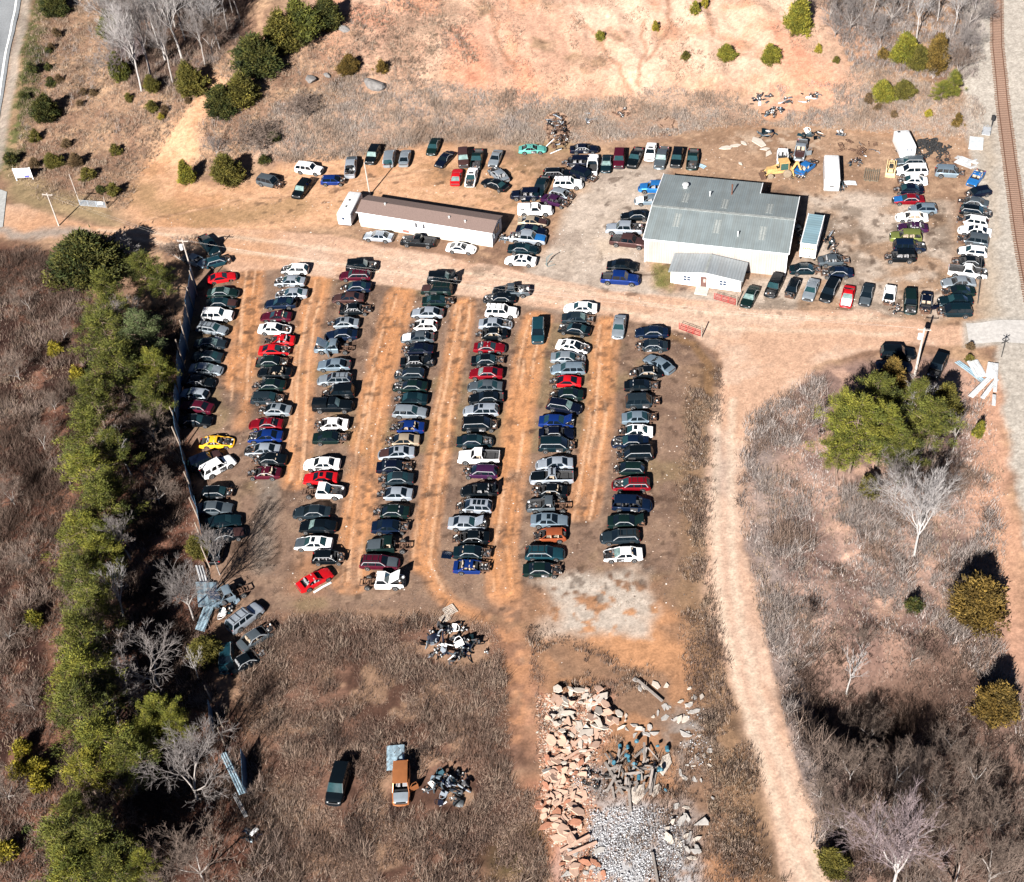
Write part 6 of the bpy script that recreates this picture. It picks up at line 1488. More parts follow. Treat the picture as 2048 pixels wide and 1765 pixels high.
bare(1748, 1690, 8, 'birch', 'thin dark tree in shade above the large mauve tree', 'grey'); bare(1905, 905, 7, 'birch', 'grey leaning sapling right of the pine cluster', 'grey'); bare(1790, 1000, 8, 'round2', 'grey bare tree left of the tall pale one', 'grey'); bare(1868, 1030, 7, 'round2', 'grey bare tree right of the tall pale trunk', 'grey')
bare(318, 1375, 10, 'round', 'wide grey bare tree in front of the lower pines', 'grey', wide=1.15); bare(398, 1360, 5.5, 'birch', 'small pale bare tree by the fallen fence', 'pale'); bare(395, 1600, 11, 'round', 'round grey bare tree at lower left, upper of two', 'grey'); bare(405, 1755, 9, 'round2', 'round brown bare tree at lower left, lower of two', 'brown', wide=1.1); bare(388, 1240, 11, 'oak', 'grey bare tree reaching over the fallen fence panels', 'grey'); bare(248, 1235, 9, 'dead', 'pale broken tree leaning among the lower pines', 'pale')
for x, y, h, k, tn, lb in ((262, 950, 9, 'dead', 'pale', 'pale bare tree among the pines beside the board fence'), (245, 680, 8, 'round2', 'grey', 'grey bare tree standing in a gap of the upper pine belt'), (262, 1120, 9, 'tall2', 'grey', 'tall grey bare tree right of the mid pine belt'), (215, 1280, 8, 'round2', 'brown', 'brownish bare tree inside the lower pine belt'), (240, 1450, 8, 'round', 'grey', 'grey bare tree right of the lower pine belt'), (310, 880, 7, 'round2', 'brown', 'brown bare tree in the shade behind the metal fence'), (320, 1010, 7, 'round', 'brown', 'brown bare tree in the shade behind the board fence')):
    bare(x, y, h, k, lb, tn)
bare(275, 1590, 6, 'round2', 'small grey bare tree between lower pines', 'grey'); bare(225, 1660, 6, 'round2', 'dull bare tree above the bottom pines', 'brown'); bare(440, 1150, 9, 'tall', 'bare tree whose shadow crosses the lot corner', 'grey')
bare(434, 312, 5, 'round2', 'grey bare tree above the round olive cedar', 'grey'); bare(505, 290, 5, 'bush', 'tan bare bush right of the grey bare tree', 'brown', wide=1.6); bare(595, 225, 3.5, 'bush', 'tan bushy thicket left of the hill grass', 'brown', wide=1.8); bare(360, 520, 4, 'bush', 'grey bare bush at the foot of the entrance road', 'brown', wide=1.3); bare(240, 520, 5, 'bush', 'pale bare bush right of the largest cedar', 'pale')
gv = [(283, 182, 18, 'tall', 'pale'), (262, 120, 17, 'tall2', 'pale'), (302, 155, 18, 'tall', 'grey'), (240, 95, 15, 'tall2', 'grey'), (330, 120, 18, 'tall', 'pale'), (364, 118, 19, 'tall2', 'pale'), (345, 165, 15, 'tall', 'grey'), (300, 70, 16, 'tall2', 'grey'), (400, 90, 15, 'tall', 'grey'), (350, 55, 15, 'tall', 'grey'), (430, 70, 14, 'tall2', 'grey'), (455, 60, 13, 'tall', 'pale'), (415, 40, 14, 'tall2', 'brown'), (275, 45, 14, 'tall', 'brown'), (480, 40, 13, 'tall2', 'grey'), (255, 150, 12, 'round2', 'grey'), (425, 110, 9, 'round2', 'brown'), (320, 60, 14, 'tall', 'mauve'), (385, 45, 14, 'tall2', 'mauve'), (290, 110, 16, 'tall2', 'grey'), (318, 95, 16, 'tall', 'pale'), (228, 60, 14, 'tall', 'pale'), (410, 130, 12, 'tall', 'grey'), (440, 100, 12, 'tall2', 'pale'), (335, 30, 13, 'tall2', 'brown'), (370, 80, 15, 'tall', 'brown'), (250, 70, 13, 'tall2', 'mauve'), (380, 20, 12, 'tall', 'grey'), (465, 25, 12, 'tall', 'brown'), (272, 140, 9, 'round2', 'mauve')]
gv.sort()
for i, (x, y, h, k, tn) in enumerate(gv): bare(x, y, h, k, '%s bare trunk, %s from the left in the grove by the road' % ({'pale': 'pale', 'grey': 'grey', 'brown': 'brownish', 'mauve': 'mauve'}[tn], ORD[i]), tn, 'trees of the bare grove')
gv = [(1833, 80, 12, 'tall', 'pale'), (1700, 62, 9, 'round2', 'grey'), (1742, 45, 10, 'tall2', 'brown'), (1782, 48, 10, 'round2', 'grey'), (1905, 75, 12, 'tall', 'pale'), (1930, 128, 9, 'round2', 'grey'), (1875, 42, 12, 'tall2', 'pale'), (1660, 40, 8, 'round2', 'brown'), (1760, 85, 7, 'round2', 'grey'), (1815, 30, 11, 'tall', 'mauve'), (1935, 60, 10, 'round', 'grey'), (1720, 15, 10, 'round', 'brown'), (1670, 75, 6, 'round2', 'grey'), (1950, 20, 10, 'round', 'mauve'), (1915, 150, 7, 'round2', 'brown'), (1770, 12, 10, 'round', 'grey')]
gv.sort()
for i, (x, y, h, k, tn) in enumerate(gv): bare(x, y, h, k, '%s bare tree, %s from the left in the wood beside the railway' % ({'pale': 'pale', 'grey': 'grey', 'brown': 'brownish', 'mauve': 'mauve'}[tn], ORD[i]), tn, 'bare trees at the upper right')
# ------------------------------------------------------------------ ground cover
DRY = mat('dry grass blades', rough=.95, attr='col', nscale=1, namt=.15, spec=.1)
BEND = poly_w([(250, 430), (285, 345), (350, 255), (400, 190), (440, 150), (455, 165), (420, 215), (392, 260), (405, 290), (385, 330), (372, 366), (440, 378), (440, 440)])
KEEP = [(un(a, b), c) for a, b, c in ((1115, 258, 2.6), (1112, 240, 2.2), (1110, 290, 2.2), (1525, 200, 3.2), (1500, 198, 2), (1600, 198, 3), (1640, 200, 2.5), (1548, 226, 2.6), (1535, 270, 2.6), (1622, 272, 3), (895, 1290, 3.6), (945, 1300, 2.4), (898, 1578, 3.4), (804, 1580, 2.6), (677, 1580, 2.4), (1335, 250, 2), (1245, 228, 1.5), (1720, 300, 4), (748, 172, 2.4), (620, 162, 1.6))]
TRK = poly_w([(1010, 1200), (1030, 1300), (1042, 1400), (1046, 1500), (1050, 1560)])
def clear(q):
    ok = ldist(TRK, q[:, 0], q[:, 1]) > 1.7
    for p, c in KEEP: ok &= np.hypot(q[:, 0] - p.x, q[:, 1] - p.y) > c
    return ok
def sample(pts, n, rng):
    P = poly_w(pts); lo, hi = P.min(0), P.max(0); q = rng.uniform(lo, hi, (int(n * 2.6) + 50, 2)); d = sdist(P, q[:, 0], q[:, 1]); return q[(d > rng.uniform(-1.2, .6, len(d))) & (sdist(BEND, q[:, 0], q[:, 1]) < rng.uniform(-.6, .4, len(d))) & clear(q)][:n]
def in_frame(q):
    v = np.column_stack([q, np.zeros(len(q))]) - CAM; Zc = v @ FWD; a = IMW / 2 + FPX * (v @ RGT) / Zc; b = IMH / 2 - FPX * (v @ UPV) / Zc
    return (a > -120) & (a < IMW + 120) & (b > -160) & (b < IMH + 160)
def blades(q, per, hgt, wid, lean, cols, rng, patch=5.0, gate=None):
    if gate is not None:
        q = q[fbm(q[:, 0], q[:, 1], gate[0], gate[1], 3) > gate[2]]
    q = q[in_frame(q)]
    n = len(q); N = n * per; z = H(q[:, 0], q[:, 1]); k = np.repeat(np.arange(n), per)
    sc1 = (.35 + 2.2 * np.clip(fbm(q[:, 0], q[:, 1], patch * .45, 91, 2) - .25, 0, 1) ** 1.3)[k]
    b = np.column_stack([q, z])[k]; b[:, :2] += rng.normal(size=(N, 2)) * lean * .22
    th = rng.uniform(0, 2 * PI, N); hh = hgt * rng.uniform(.5, 1.3, N) * sc1; l = lean * rng.uniform(.2, 1.2, N) * hh
    d = np.stack([np.cos(th) * l, np.sin(th) * l, hh], 1); s = np.stack([-np.sin(th + rng.normal(0, .6, N)), np.cos(th), np.zeros(N)], 1) * wid * rng.uniform(.6, 1.4, (N, 1))
    V = np.stack([b - s - [0, 0, .03], b + s - [0, 0, .03], b + d], 1).reshape(-1, 3)
    cols = np.array(cols); t = fbm(q[:, 0], q[:, 1], 4, 77, 3); ci = np.clip(((t - .3) / .4 * len(cols) + rng.normal(0, .9, n)), 0, len(cols) - 1).astype(int); cc = np.repeat(cols[ci][k] * rng.uniform(.75, 1.25, (N, 1)), 3, 0)
    return V, cc
def cover(name, label, parts, cat):
    V = np.concatenate([p[0] for p in parts]); cc = np.concatenate([p[1] for p in parts]); o = link(name, np_mesh(name, V, np.arange(len(V)).reshape(-1, 3), [DRY], cc)); tag(o, label, cat, kind='stuff'); return o
rg = np.random.default_rng(5)
TAN = [(.20, .145, .105), (.27, .20, .15), (.34, .26, .195), (.17, .12, .09)]; BRN = [(.11, .074, .058), (.17, .12, .094), (.24, .18, .14), (.065, .045, .037)]; LITE = [(.22, .165, .13), (.29, .225, .18), (.35, .275, .22), (.25, .20, .17), (.31, .26, .225)]; DRK = [(.065, .043, .034), (.10, .068, .053), (.15, .108, .086), (.04, .028, .023), (.20, .15, .125)]; GRY = [(.19, .16, .145), (.26, .22, .20), (.14, .115, .105), (.31, .27, .25)]
hillfoot = [(480, 300), (560, 210), (700, 150), (1000, 185), (1200, 205), (1300, 180), (1480, 195), (1690, 170), (1720, 120), (1960, 200), (1950, 275), (1700, 255), (1450, 250), (1330, 270), (1130, 285), (1080, 290), (900, 280), (840, 285), (730, 310), (600, 325)]
lower = [(470, 1240), (880, 1240), (1060, 1280), (1090, 1390), (1060, 1560), (1085, 1790), (560, 1790), (530, 1500), (480, 1380)]
upl = [(80, -20), (215, -20), (230, 150), (300, 190), (420, 120), (560, 130), (700, 20), (900, -20), (960, 120), (760, 170), (560, 210), (480, 320), (370, 360), (320, 310), (250, 420), (90, 400), (30, 350), (50, 200)]
nohol = lambda q: q[sdist(poly_w(SHADE_HOL), q[:, 0], q[:, 1]) < 1]
cover('dry_grass', 'dry tan grass over hill foot, field and verges', [
    blades(sample(hillfoot, 34000, rg), 5, .55, .028, .6, LITE, rg), blades(sample(lower, 34000, rg), 5, .30, .028, 1.5, [(.155, .10, .076), (.21, .145, .11), (.27, .195, .15), (.11, .07, .055)], rg, 4, gate=(3.5, 111, .44)), blades(sample(lower, 9000, rg), 6, .55, .028, 1.1, [(.13, .084, .064), (.09, .058, .045), (.18, .125, .098)], rg, 3, gate=(2.2, 113, .52)), blades(sample(upl, 20000, rg), 5, .5, .035, .6, TAN, rg),
    blades(sample([(700, 10), (1000, -60), (1640, -60), (1700, 120), (1300, 170), (900, 170)], 14000, rg), 4, .35, .035, .6, TAN, rg, gate=(6, 95, .5)),
    blades(sample([(415, 540), (1000, 600), (1390, 665), (1440, 760), (1400, 1060), (1405, 1180), (1100, 1250), (520, 1235), (430, 1160)], 16000, rg), 3, .14, .03, .9, TAN[:2] + BRN[:2], rg, gate=(3, 96, .5)),
    blades(sample([(1390, 740), (1440, 740), (1420, 900), (1408, 1100), (1440, 1300), (1570, 1765), (1440, 1765), (1380, 1400), (1365, 1000)], 8000, rg), 5, .5, .035, .6, BRN + TAN[:1], rg, gate=(4, 97, .42)),
    blades(sample([(1060, 1250), (1430, 1400), (1560, 1790), (1090, 1790)], 7000, rg), 5, .5, .035, .6, BRN, rg, gate=(5, 98, .48))], 'grass')
leftw = [(-20, 500), (60, 500), (160, 570), (210, 640), (360, 600), (340, 800), (400, 1150), (420, 1400), (520, 1500), (560, 1790), (-20, 1790)]
SHADE_HOL = [(1560, 1330), (1700, 1250), (1900, 1270), (2070, 1480), (2070, 1800), (1690, 1800), (1620, 1560)]  # area of the added hollow, covered in shade-dark brush
rightw = [(1500, 850), (1600, 760), (1640, 760), (1650, 960), (1750, 980), (1960, 760), (2000, 1000), (1990, 1140), (1960, 1200), (2060, 1480), (2060, 1790), (1670, 1790), (1600, 1560), (1520, 1230), (1485, 1000)]
UND = [(215, -20), (500, -20), (480, 80), (430, 130), (350, 175), (270, 180), (235, 100)]
cover('brush', 'tangled leafless brush under the trees and along banks', [
    blades(sample(leftw, 16000, rg), 9, 1.1, .03, 1.1, DRK, rg, 7, gate=(6, 99, .42)), blades(sample(UND, 3500, rg), 9, 1.3, .03, .9, BRN + GRY[:1], rg, 5, gate=(4, 120, .40)), blades(sample(leftw, 12000, rg), 5, .5, .04, 1.0, DRK + TAN[:1], rg),
    blades(nohol(sample(rightw, 9500, rg)), 10, 1.1, .03, 1.1, GRY + BRN[:2], rg, 7, gate=(5, 100, .45)), blades(nohol(sample(rightw, 9000, rg)), 5, .5, .04, 1.0, TAN[:2] + GRY, rg), blades(sample(SHADE_HOL, 5000, rg), 6, .5, .04, 1.0, DRK, rg),  # brush in the hollow coloured dark to paint its shade
    blades(sample(hillfoot, 3400, rg), 10, 1.0, .026, .8, LITE[:2] + GRY[:2], rg, 7, gate=(7, 101, .5)), blades(sample(upl, 2200, rg), 9, 1.0, .03, .9, GRY[:2] + BRN, rg, 6, gate=(7, 102, .52)), blades(sample(lower, 5000, rg), 9, .95, .03, 1.0, BRN, rg, 4, gate=(4, 103, .50)), blades(sample([(1600, 1330), (1700, 1250), (1900, 1270), (2060, 1480), (2060, 1790), (1690, 1790), (1620, 1560)], 3000, rg), 12, 1.5, .03, .9, DRK, rg, 5, gate=(4, 112, .45)),
    blades(sample([(1640, -20), (1960, -20), (1950, 160), (1700, 130)], 2500, rg), 10, 1.3, .03, .8, GRY, rg, 6)], 'brush')
cover('green_grass', 'short green grass beside the asphalt road and office', [
    blades(sample([(72, 0), (98, 0), (78, 120), (62, 220), (45, 320), (20, 340), (40, 200)], 5000, rg), 5, .35, .035, .7, [(.075, .085, .03), (.10, .10, .04), (.15, .13, .07)], rg, gate=(3, 104, .42)), blades(sample([(1300, 530), (1342, 535), (1342, 572), (1310, 566)], 700, rg), 4, .16, .03, .8, [(.12, .13, .04), (.17, .15, .06)], rg)], 'grass')
# ------------------------------------------------------------------ boulders, rubble, scrap heaps
ROCK = mat('grey rock', (.17, .16, .155), .95, nscale=3, namt=.4, bump=.6)
def rock_mesh(seed, flat=.5):
    import bmesh
    bm = bmesh.new(); bmesh.ops.create_icosphere(bm, subdivisions=2, radius=1); R = np.random.default_rng(seed)
    pl = R.normal(size=(9, 3)); pl /= np.linalg.norm(pl, axis=1)[:, None]; dd = R.uniform(.55, .95, 9)
    for v in bm.verts:
        p = np.array(v.co)
        for a, d in zip(pl, dd):
            e = p @ a - d
            if e > 0: p = p - a * e
        v.co = Vector(p * [1, 1, flat])
    me = bpy.data.meshes.new('rock'); bm.to_mesh(me); bm.free(); me.materials.append(ROCK); return me
for px, py, s, lb in ((748, 170, 2.6, 'large grey boulder in the grass left of the clay hill'), (620, 160, 1.7, 'grey boulder near the cedar slope'), (655, 152, 1.0, 'small grey boulder right of another near cedar slope'), (690, 60, 1.6, 'grey rock at the upper edge of the grass')):
    q = un(px, py); o = link('boulder', rock_mesh(int(px), .55), None, (q.x, q.y, Hs(q.x, q.y) + .1), 2.4); o.scale = (s, s * .6, s * .8); tag(o, lb, 'boulder', 'grey boulders')
SLABM = [mat('concrete pinkish', (.44, .29, .215), .95, nscale=1.5, namt=.2), mat('concrete pale', (.44, .385, .33), .95, nscale=1.5, namt=.2), mat('brick red clay', (.34, .15, .09), .95, nscale=3, namt=.3), mat('concrete grey', (.33, .31, .29), .95, nscale=2, namt=.25)]
def slab_mesh(seed, m):
    R = random.Random(seed); n = R.choice([4, 5, 5, 6]); an = sorted(R.uniform(0, 2 * PI) for _ in range(n)) if R.random() < .4 else [2 * PI * (i + R.uniform(-.25, .25)) / n for i in range(n)]
    th = R.uniform(.06, .12); ax = R.uniform(.6, 1); P = [(math.cos(a) * R.uniform(.75, 1.1), math.sin(a) * R.uniform(.75, 1.1) * ax) for a in an]; mb = MB()
    mb.add([(x, y, 0) for x, y in P] + [(x * .96, y * .96, th) for x, y in P], [tuple(range(n - 1, -1, -1)), tuple(range(n, 2 * n))] + [(i, (i + 1) % n, (i + 1) % n + n, i + n) for i in range(n)]); return mb.mesh('slab', [m])
SL = [[slab_mesh(i + 100 * j, SLABM[j]) for i in range(7)] for j in range(4)]
RS = random.Random(21)
def slabs(pts, n, kinds, s0, s1, label, group, zmax=.9, seed=1):
    r_ = np.random.default_rng(seed); q = sample(pts, n, r_); cx, cy = q.mean(0)
    for x, y in q:
        j = RS.choice(kinds); o = link('concrete_slab' if j != 2 else 'brick_chunk', RS.choice(SL[j])); s = RS.uniform(s0, s1) * (1.35 if RS.random() < .12 else 1)
        zz = RS.uniform(0, zmax); o.location = (x, y, Hs(x, y) + zz * .6 - .02); s *= .88; o.scale = (s, s * RS.uniform(.5, 1), RS.uniform(.8, 1.3)); o.rotation_euler = (RS.gauss(0, .08 + .14 * zz), RS.gauss(0, .08 + .14 * zz), RS.uniform(0, 6.28)); tag(o, label, 'slab' if j != 2 else 'brick chunk', group)
slabs([(1090, 1385), (1200, 1385), (1230, 1420), (1205, 1470), (1130, 1500), (1095, 1460)], 74, [0, 1, 1, 0], .35, 1.35, 'broken pale slab in the upper rubble heap', 'upper rubble heap', 1.4, 1)
slabs([(1125, 1470), (1190, 1470), (1180, 1560), (1090, 1560), (1085, 1530)], 84, [0, 0, 1, 2], .25, .95, 'broken pinkish slab in the middle rubble strip', 'middle rubble strip', .9, 2)
slabs([(1085, 1540), (1150, 1550), (1165, 1640), (1150, 1690), (1105, 1660), (1080, 1600)], 92, [0, 0, 0, 2], .25, 1.1, 'broken pinkish slab in the lower rubble strip', 'lower rubble strip', .9, 3)
slabs([(1180, 1390), (1215, 1400), (1215, 1440), (1190, 1440)], 22, [2], .25, .6, 'red brick chunk in the upper rubble heap', 'red brick chunks', 1.2, 4)
slabs([(1235, 1430), (1310, 1430), (1310, 1470), (1240, 1470)], 16, [1, 3], .35, .8, 'grey slab right of the upper rubble heap', 'rubble right of upper heap', .4, 5)
slabs([(1270, 1360), (1400, 1370), (1410, 1480), (1350, 1480)], 26, [3, 1], .3, .8, 'scattered grey slab near the ditch', 'slabs near the ditch', .3, 6)
slabs([(1330, 1640), (1400, 1640), (1400, 1720), (1350, 1720)], 16, [3, 1], .5, 1.1, 'grey slab beside the white gravel patch', 'slabs by the white gravel', .6, 7)
slabs([(1110, 1690), (1200, 1680), (1190, 1765), (1130, 1765)], 22, [0, 2, 3], .35, .9, 'reddish slab at the bottom edge of the dump', 'slabs at the dump bottom', .6, 8)
slabs([(1350, 1530), (1420, 1500), (1410, 1640), (1340, 1620)], 14, [3, 1], .25, .6, 'small grey slab in the weeds right of the dump', 'slabs in the weeds', .2, 9)
for px, py, s, j, lb in ((1276, 1590, 1.5, 1, 'large rectangular pale slab below the blue littered heap'), (1330, 1530, 1.6, 1, 'large tilted slab right of the blue littered heap'), (1312, 1582, .9, 1, 'smaller pale slab right of the rectangular one'), (1160, 1590, 1.3, 0, 'large flat pink slab in the lower rubble strip'), (1470, 293, 1.2, 1, 'pale slab left of the scrap debris behind the warehouse'), (1517, 286, 1.9, 1, 'widest pale slab lying behind the warehouse'), (1452, 297, 1.2, 1, 'leftmost pale slab behind the warehouse'), (1530, 300, 1.1, 1, 'pale slab below the widest one behind the warehouse'), (1537, 309, 1.3, 1, 'pale slab nearest the backhoe'), (1487, 288, .8, 1, 'small pale slab behind the warehouse'), (1481, 329, .7, 1, 'round pale slab alone near the warehouse roof')):
    q = un(px, py); o = link('concrete_slab', SL[j][int(px) % 7], None, (q.x, q.y, Hs(q.x, q.y) + .1), px % 3); o.scale = (s, s * .75, 1.2); tag(o, lb, 'slab', 'large pale slabs')
# broken fines between the slabs
q = np.concatenate([sample([(1088, 1388), (1208, 1392), (1222, 1450), (1182, 1500), (1172, 1620), (1150, 1690), (1105, 1680), (1080, 1600)], 6500, rg), sample([(1120, 1690), (1200, 1690), (1200, 1765), (1130, 1765)], 700, rg)]); N = len(q); oc = np.array([[1, .2, 0], [0, .8, 0], [-1, -.1, 0], [.1, -.8, 0], [0, 0, .5]], float); ang = rg.uniform(0, 6.28, N)
rot = np.stack([np.stack([np.cos(ang), -np.sin(ang), 0 * ang], 1), np.stack([np.sin(ang), np.cos(ang), 0 * ang], 1), np.stack([0 * ang, 0 * ang, 1 + 0 * ang], 1)], 1)
V = (oc[None] * rg.uniform(.6, 1.5, (N, 5, 3)) * (.05 + .16 * rg.random((N, 1, 1)) ** 2)) @ rot.transpose(0, 2, 1) + np.column_stack([q, H(q[:, 0], q[:, 1]) + .02])[:, None]
F = (np.arange(N)[:, None, None] * 5 + np.array([[0, 1, 4], [1, 2, 4], [2, 3, 4], [3, 0, 4]])[None]).reshape(-1, 3); cw = np.array([(.42, .28, .21), (.36, .20, .13), (.44, .38, .32), (.30, .14, .09)])[rg.integers(0, 4, N)]
tag(link('rubble_fines', np_mesh('rubble_fines', V.reshape(-1, 3), F, [DRY], np.repeat(cw, 5, 0))), 'pinkish broken fines between the concrete slabs', 'rubble', kind='stuff')
# loose stones on the yard
q = np.concatenate([sample([(415, 540), (1000, 600), (1390, 665), (1440, 760), (1400, 1060), (1405, 1240), (1100, 1350), (880, 1235), (520, 1235), (430, 1160)], 5200, rg), sample([(260, 450), (500, 370), (1060, 330), (1340, 330), (1290, 540), (1330, 600), (1190, 625), (560, 540), (300, 490)], 3600, rg), sample([(1400, 260), (1960, 290), (1960, 400), (1900, 640), (1460, 640), (1600, 400), (1340, 340)], 4200, rg)]); q = q[fbm(q[:, 0], q[:, 1], 5, 150, 3) > rg.uniform(.25, .7, len(q))]; N = len(q); oc = np.array([[1, .2, 0], [0, .8, 0], [-1, -.1, 0], [.1, -.8, 0], [0, 0, .6]], float); ang = rg.uniform(0, 6.28, N)
rot = np.stack([np.stack([np.cos(ang), -np.sin(ang), 0 * ang], 1), np.stack([np.sin(ang), np.cos(ang), 0 * ang], 1), np.stack([0 * ang, 0 * ang, 1 + 0 * ang], 1)], 1)
V = (oc[None] * rg.uniform(.6, 1.5, (N, 5, 3)) * (.03 + .13 * rg.random((N, 1, 1)) ** 4)) @ rot.transpose(0, 2, 1) + np.column_stack([q, H(q[:, 0], q[:, 1])])[:, None]
F = (np.arange(N)[:, None, None] * 5 + np.array([[0, 1, 4], [1, 2, 4], [2, 3, 4], [3, 0, 4]])[None]).reshape(-1, 3); cw = np.array([(.42, .33, .27), (.30, .22, .17), (.12, .09, .075), (.5, .46, .42)])[rg.integers(0, 4, N)]
tag(link('loose_stones', np_mesh('loose_stones', V.reshape(-1, 3), F, [DRY], np.repeat(cw, 5, 0))), 'small loose stones and bits scattered over the yard', 'stones', kind='stuff')
# white gravel: nobody could count it
q = np.concatenate([sample([(1190, 1620), (1260, 1620), (1340, 1640), (1370, 1700), (1290, 1790), (1190, 1790), (1180, 1700)], 11000, rg), sample([(1340, 1420), (1410, 1430), (1400, 1540), (1350, 1540)], 500, rg), sample([(1150, 1530), (1210, 1530), (1210, 1595), (1150, 1595)], 500, rg)])
q = q[.6 * fbm(q[:, 0], q[:, 1], 1.6, 89, 3) + .4 * fbm(q[:, 0], q[:, 1], 5, 90, 2) > rg.uniform(.34, .60, len(q))]
N = len(q); s = .025 + .085 * rg.random((N, 1, 1)) ** 2.5; oc = np.array([[1, 0, 0], [0, 1, 0], [-1, 0, 0], [0, -1, 0], [0, 0, .9], [0, 0, -.5]], float) * np.array([1, 1, .5]); ang = rg.uniform(0, 6.28, N)
rot = np.stack([np.stack([np.cos(ang), -np.sin(ang), 0 * ang], 1), np.stack([np.sin(ang), np.cos(ang), 0 * ang], 1), np.stack([0 * ang, 0 * ang, 1 + 0 * ang], 1)], 1)
V = (oc[None] * rg.uniform(.6, 1.5, (N, 6, 3)) * s) @ rot.transpose(0, 2, 1) + np.column_stack([q, H(q[:, 0], q[:, 1]) + .04 + .25 * fbm(q[:, 0], q[:, 1], 2.5, 88)])[:, None]
Fo = np.array([[0, 1, 4], [1, 2, 4], [2, 3, 4], [3, 0, 4], [1, 0, 5], [2, 1, 5], [3, 2, 5], [0, 3, 5]]); F = (np.arange(N)[:, None, None] * 6 + Fo[None]).reshape(-1, 3)
cw = np.array([(.46, .47, .49), (.34, .34, .36), (.55, .55, .55), (.22, .21, .22)])[rg.integers(0, 4, N)]; tag(link('white_gravel', np_mesh('white_gravel', V.reshape(-1, 3), F, [DRY], np.repeat(cw, 6, 0))), 'white gravel and crushed stone spread at the dump', 'gravel', kind='stuff')
# scrap parts
def tyre_mesh():
    mb = MB(); rings = []
    for i in range(18):
        t = 2 * PI * i / 18; c_, s_ = math.cos(t), math.sin(t); rings.append([Vector(((.25 + .09 * math.cos(u)) * c_, (.25 + .09 * math.cos(u)) * s_, .10 * math.sin(u))) for u in [2 * PI * j / 8 for j in range(8)]])
    rings.append(rings[0]); mb.loft(rings, True, False); return mb.mesh('tyre', [RUBBER], True)
def panel_mesh(m, w_, l_, bow):
    mb = MB(); rings = []
    for k in np.linspace(-1, 1, 5):
        rings.append([Vector((k * l_ / 2, y * w_ / 2 * (1 - .15 * k * k), bow * (1 - y * y) + bow * .6 * (1 - k * k))) for y in (-1, -.5, 0, .5, 1)] + [Vector((k * l_ / 2, y * w_ / 2 * (1 - .15 * k * k), bow * (1 - y * y) + bow * .6 * (1 - k * k) - .03)) for y in (1, .5, 0, -.5, -1)])
    mb.loft(rings); return mb.mesh('panel', [m], True)
def bumpbar(m):
    mb = MB(); mb.tube([(-.85, .3, 0), (-.75, .05, 0), (-.4, -.06, 0), (.4, -.06, 0), (.75, .05, 0), (.85, .3, 0)], .10, 6); return mb.mesh('bumper', [m], True)
def seat_mesh():
    mb = MB(); mb.box((0, 0, .15), (.5, .5, .2)); mb.box((-.25, 0, .5), (.14, .48, .6)); mb.box((-.28, 0, .88), (.1, .25, .15)); return mb.mesh('seat', [TRIM[2]])
def axle_mesh():
    mb = MB(); mb.tube([(-.75, 0, 0), (.75, 0, 0)], .05, 6); mb.lathe([(-.08, .05), (-.08, .2), (.08, .2), (.08, .05)], (0, 0, 0), 'x', 8); [mb.lathe([(-.05, .03), (-.05, .15), (.05, .15), (.05, .03)], (s * .75, 0, 0), 'x', 8) for s in (-1, 1)]; return mb.mesh('axle', [RUSTM])
KIT = {'car_tyre': ([tyre_mesh()], 'tyre'), 'engine_block': ([engine_mesh(200 + i, .8, .6, .6, 14) for i in range(3)], 'engine'), 'car_fender': ([panel_mesh(paint(c), .5, 1.0, .12) for c in ('white', 'navy', 'black', 'dark teal', 'teal', 'grey')], 'car part'), 'car_hood': ([panel_mesh(paint(c), 1.3, 1.1, .06) for c in ('light blue', 'dark teal', 'black', 'grey', 'navy')], 'car part'),
       'car_bumper': ([bumpbar(paint(c)) for c in ('black', 'dark grey', 'grey', 'navy', 'silver')], 'car part'), 'car_seat': ([seat_mesh()], 'seat'), 'car_axle': ([axle_mesh()], 'car part'), 'car_door': ([door_mesh('sedan')], 'car door'), 'chassis_rail': ([frame_mesh('pickup', False)], 'car part')}
def heap(cx, cy, rx_, ry_, n, kinds, zmax, where, group, seed, lo=.7, hi=1.15):
    R = random.Random(seed); c0 = un(cx, cy); ex = (un(cx + rx_, cy) - c0).length; ey = (un(cx, cy + ry_) - c0).length
    for i in range(n):
        a = R.uniform(0, 6.28); k = math.sqrt(R.random()); x, y = c0.x + math.cos(a) * k * ex, c0.y + math.sin(a) * k * ey; kd = R.choice(kinds); ms, cat = KIT[kd]
        o = link({'car_tyre': 'tyre_casing', 'engine_block': 'engine_block', 'car_axle': 'axle_shaft', 'chassis_rail': 'metal_frame'}.get(kd, 'scrap_part'), R.choice(ms)); s = R.uniform(lo, hi); o.scale = (s, s, s); zz = zmax * (1 - k) * R.uniform(.3, 1)  # chassis_rail pieces are rusty metal frames
        o.location = (x, y, Hs(x, y) + zz + .12); tl_ = .7 if zmax > .5 else .2; o.rotation_euler = (R.gauss(0, tl_), R.gauss(0, tl_), R.uniform(0, 6.28))
        if kd == 'car_door': setmat(o, 0, paint(R.choice(['white', 'navy', 'silver', 'teal', 'black']))); o.rotation_euler.x += 1.3
        nm = {'car_tyre': 'loose black tyre', 'engine_block': 'loose engine block', 'car_fender': 'loose car fender', 'car_hood': 'loose car hood', 'car_bumper': 'loose car bumper', 'car_seat': 'loose car seat', 'car_axle': 'rusty car axle', 'car_door': 'loose car door', 'chassis_rail': 'rusty chassis frame'}[kd]
        tag(o, nm + ' ' + where, cat, group)
ALLK = ['engine_block', 'car_fender', 'car_hood', 'car_bumper', 'car_seat', 'car_axle', 'car_door', 'car_tyre', 'engine_block', 'car_bumper']
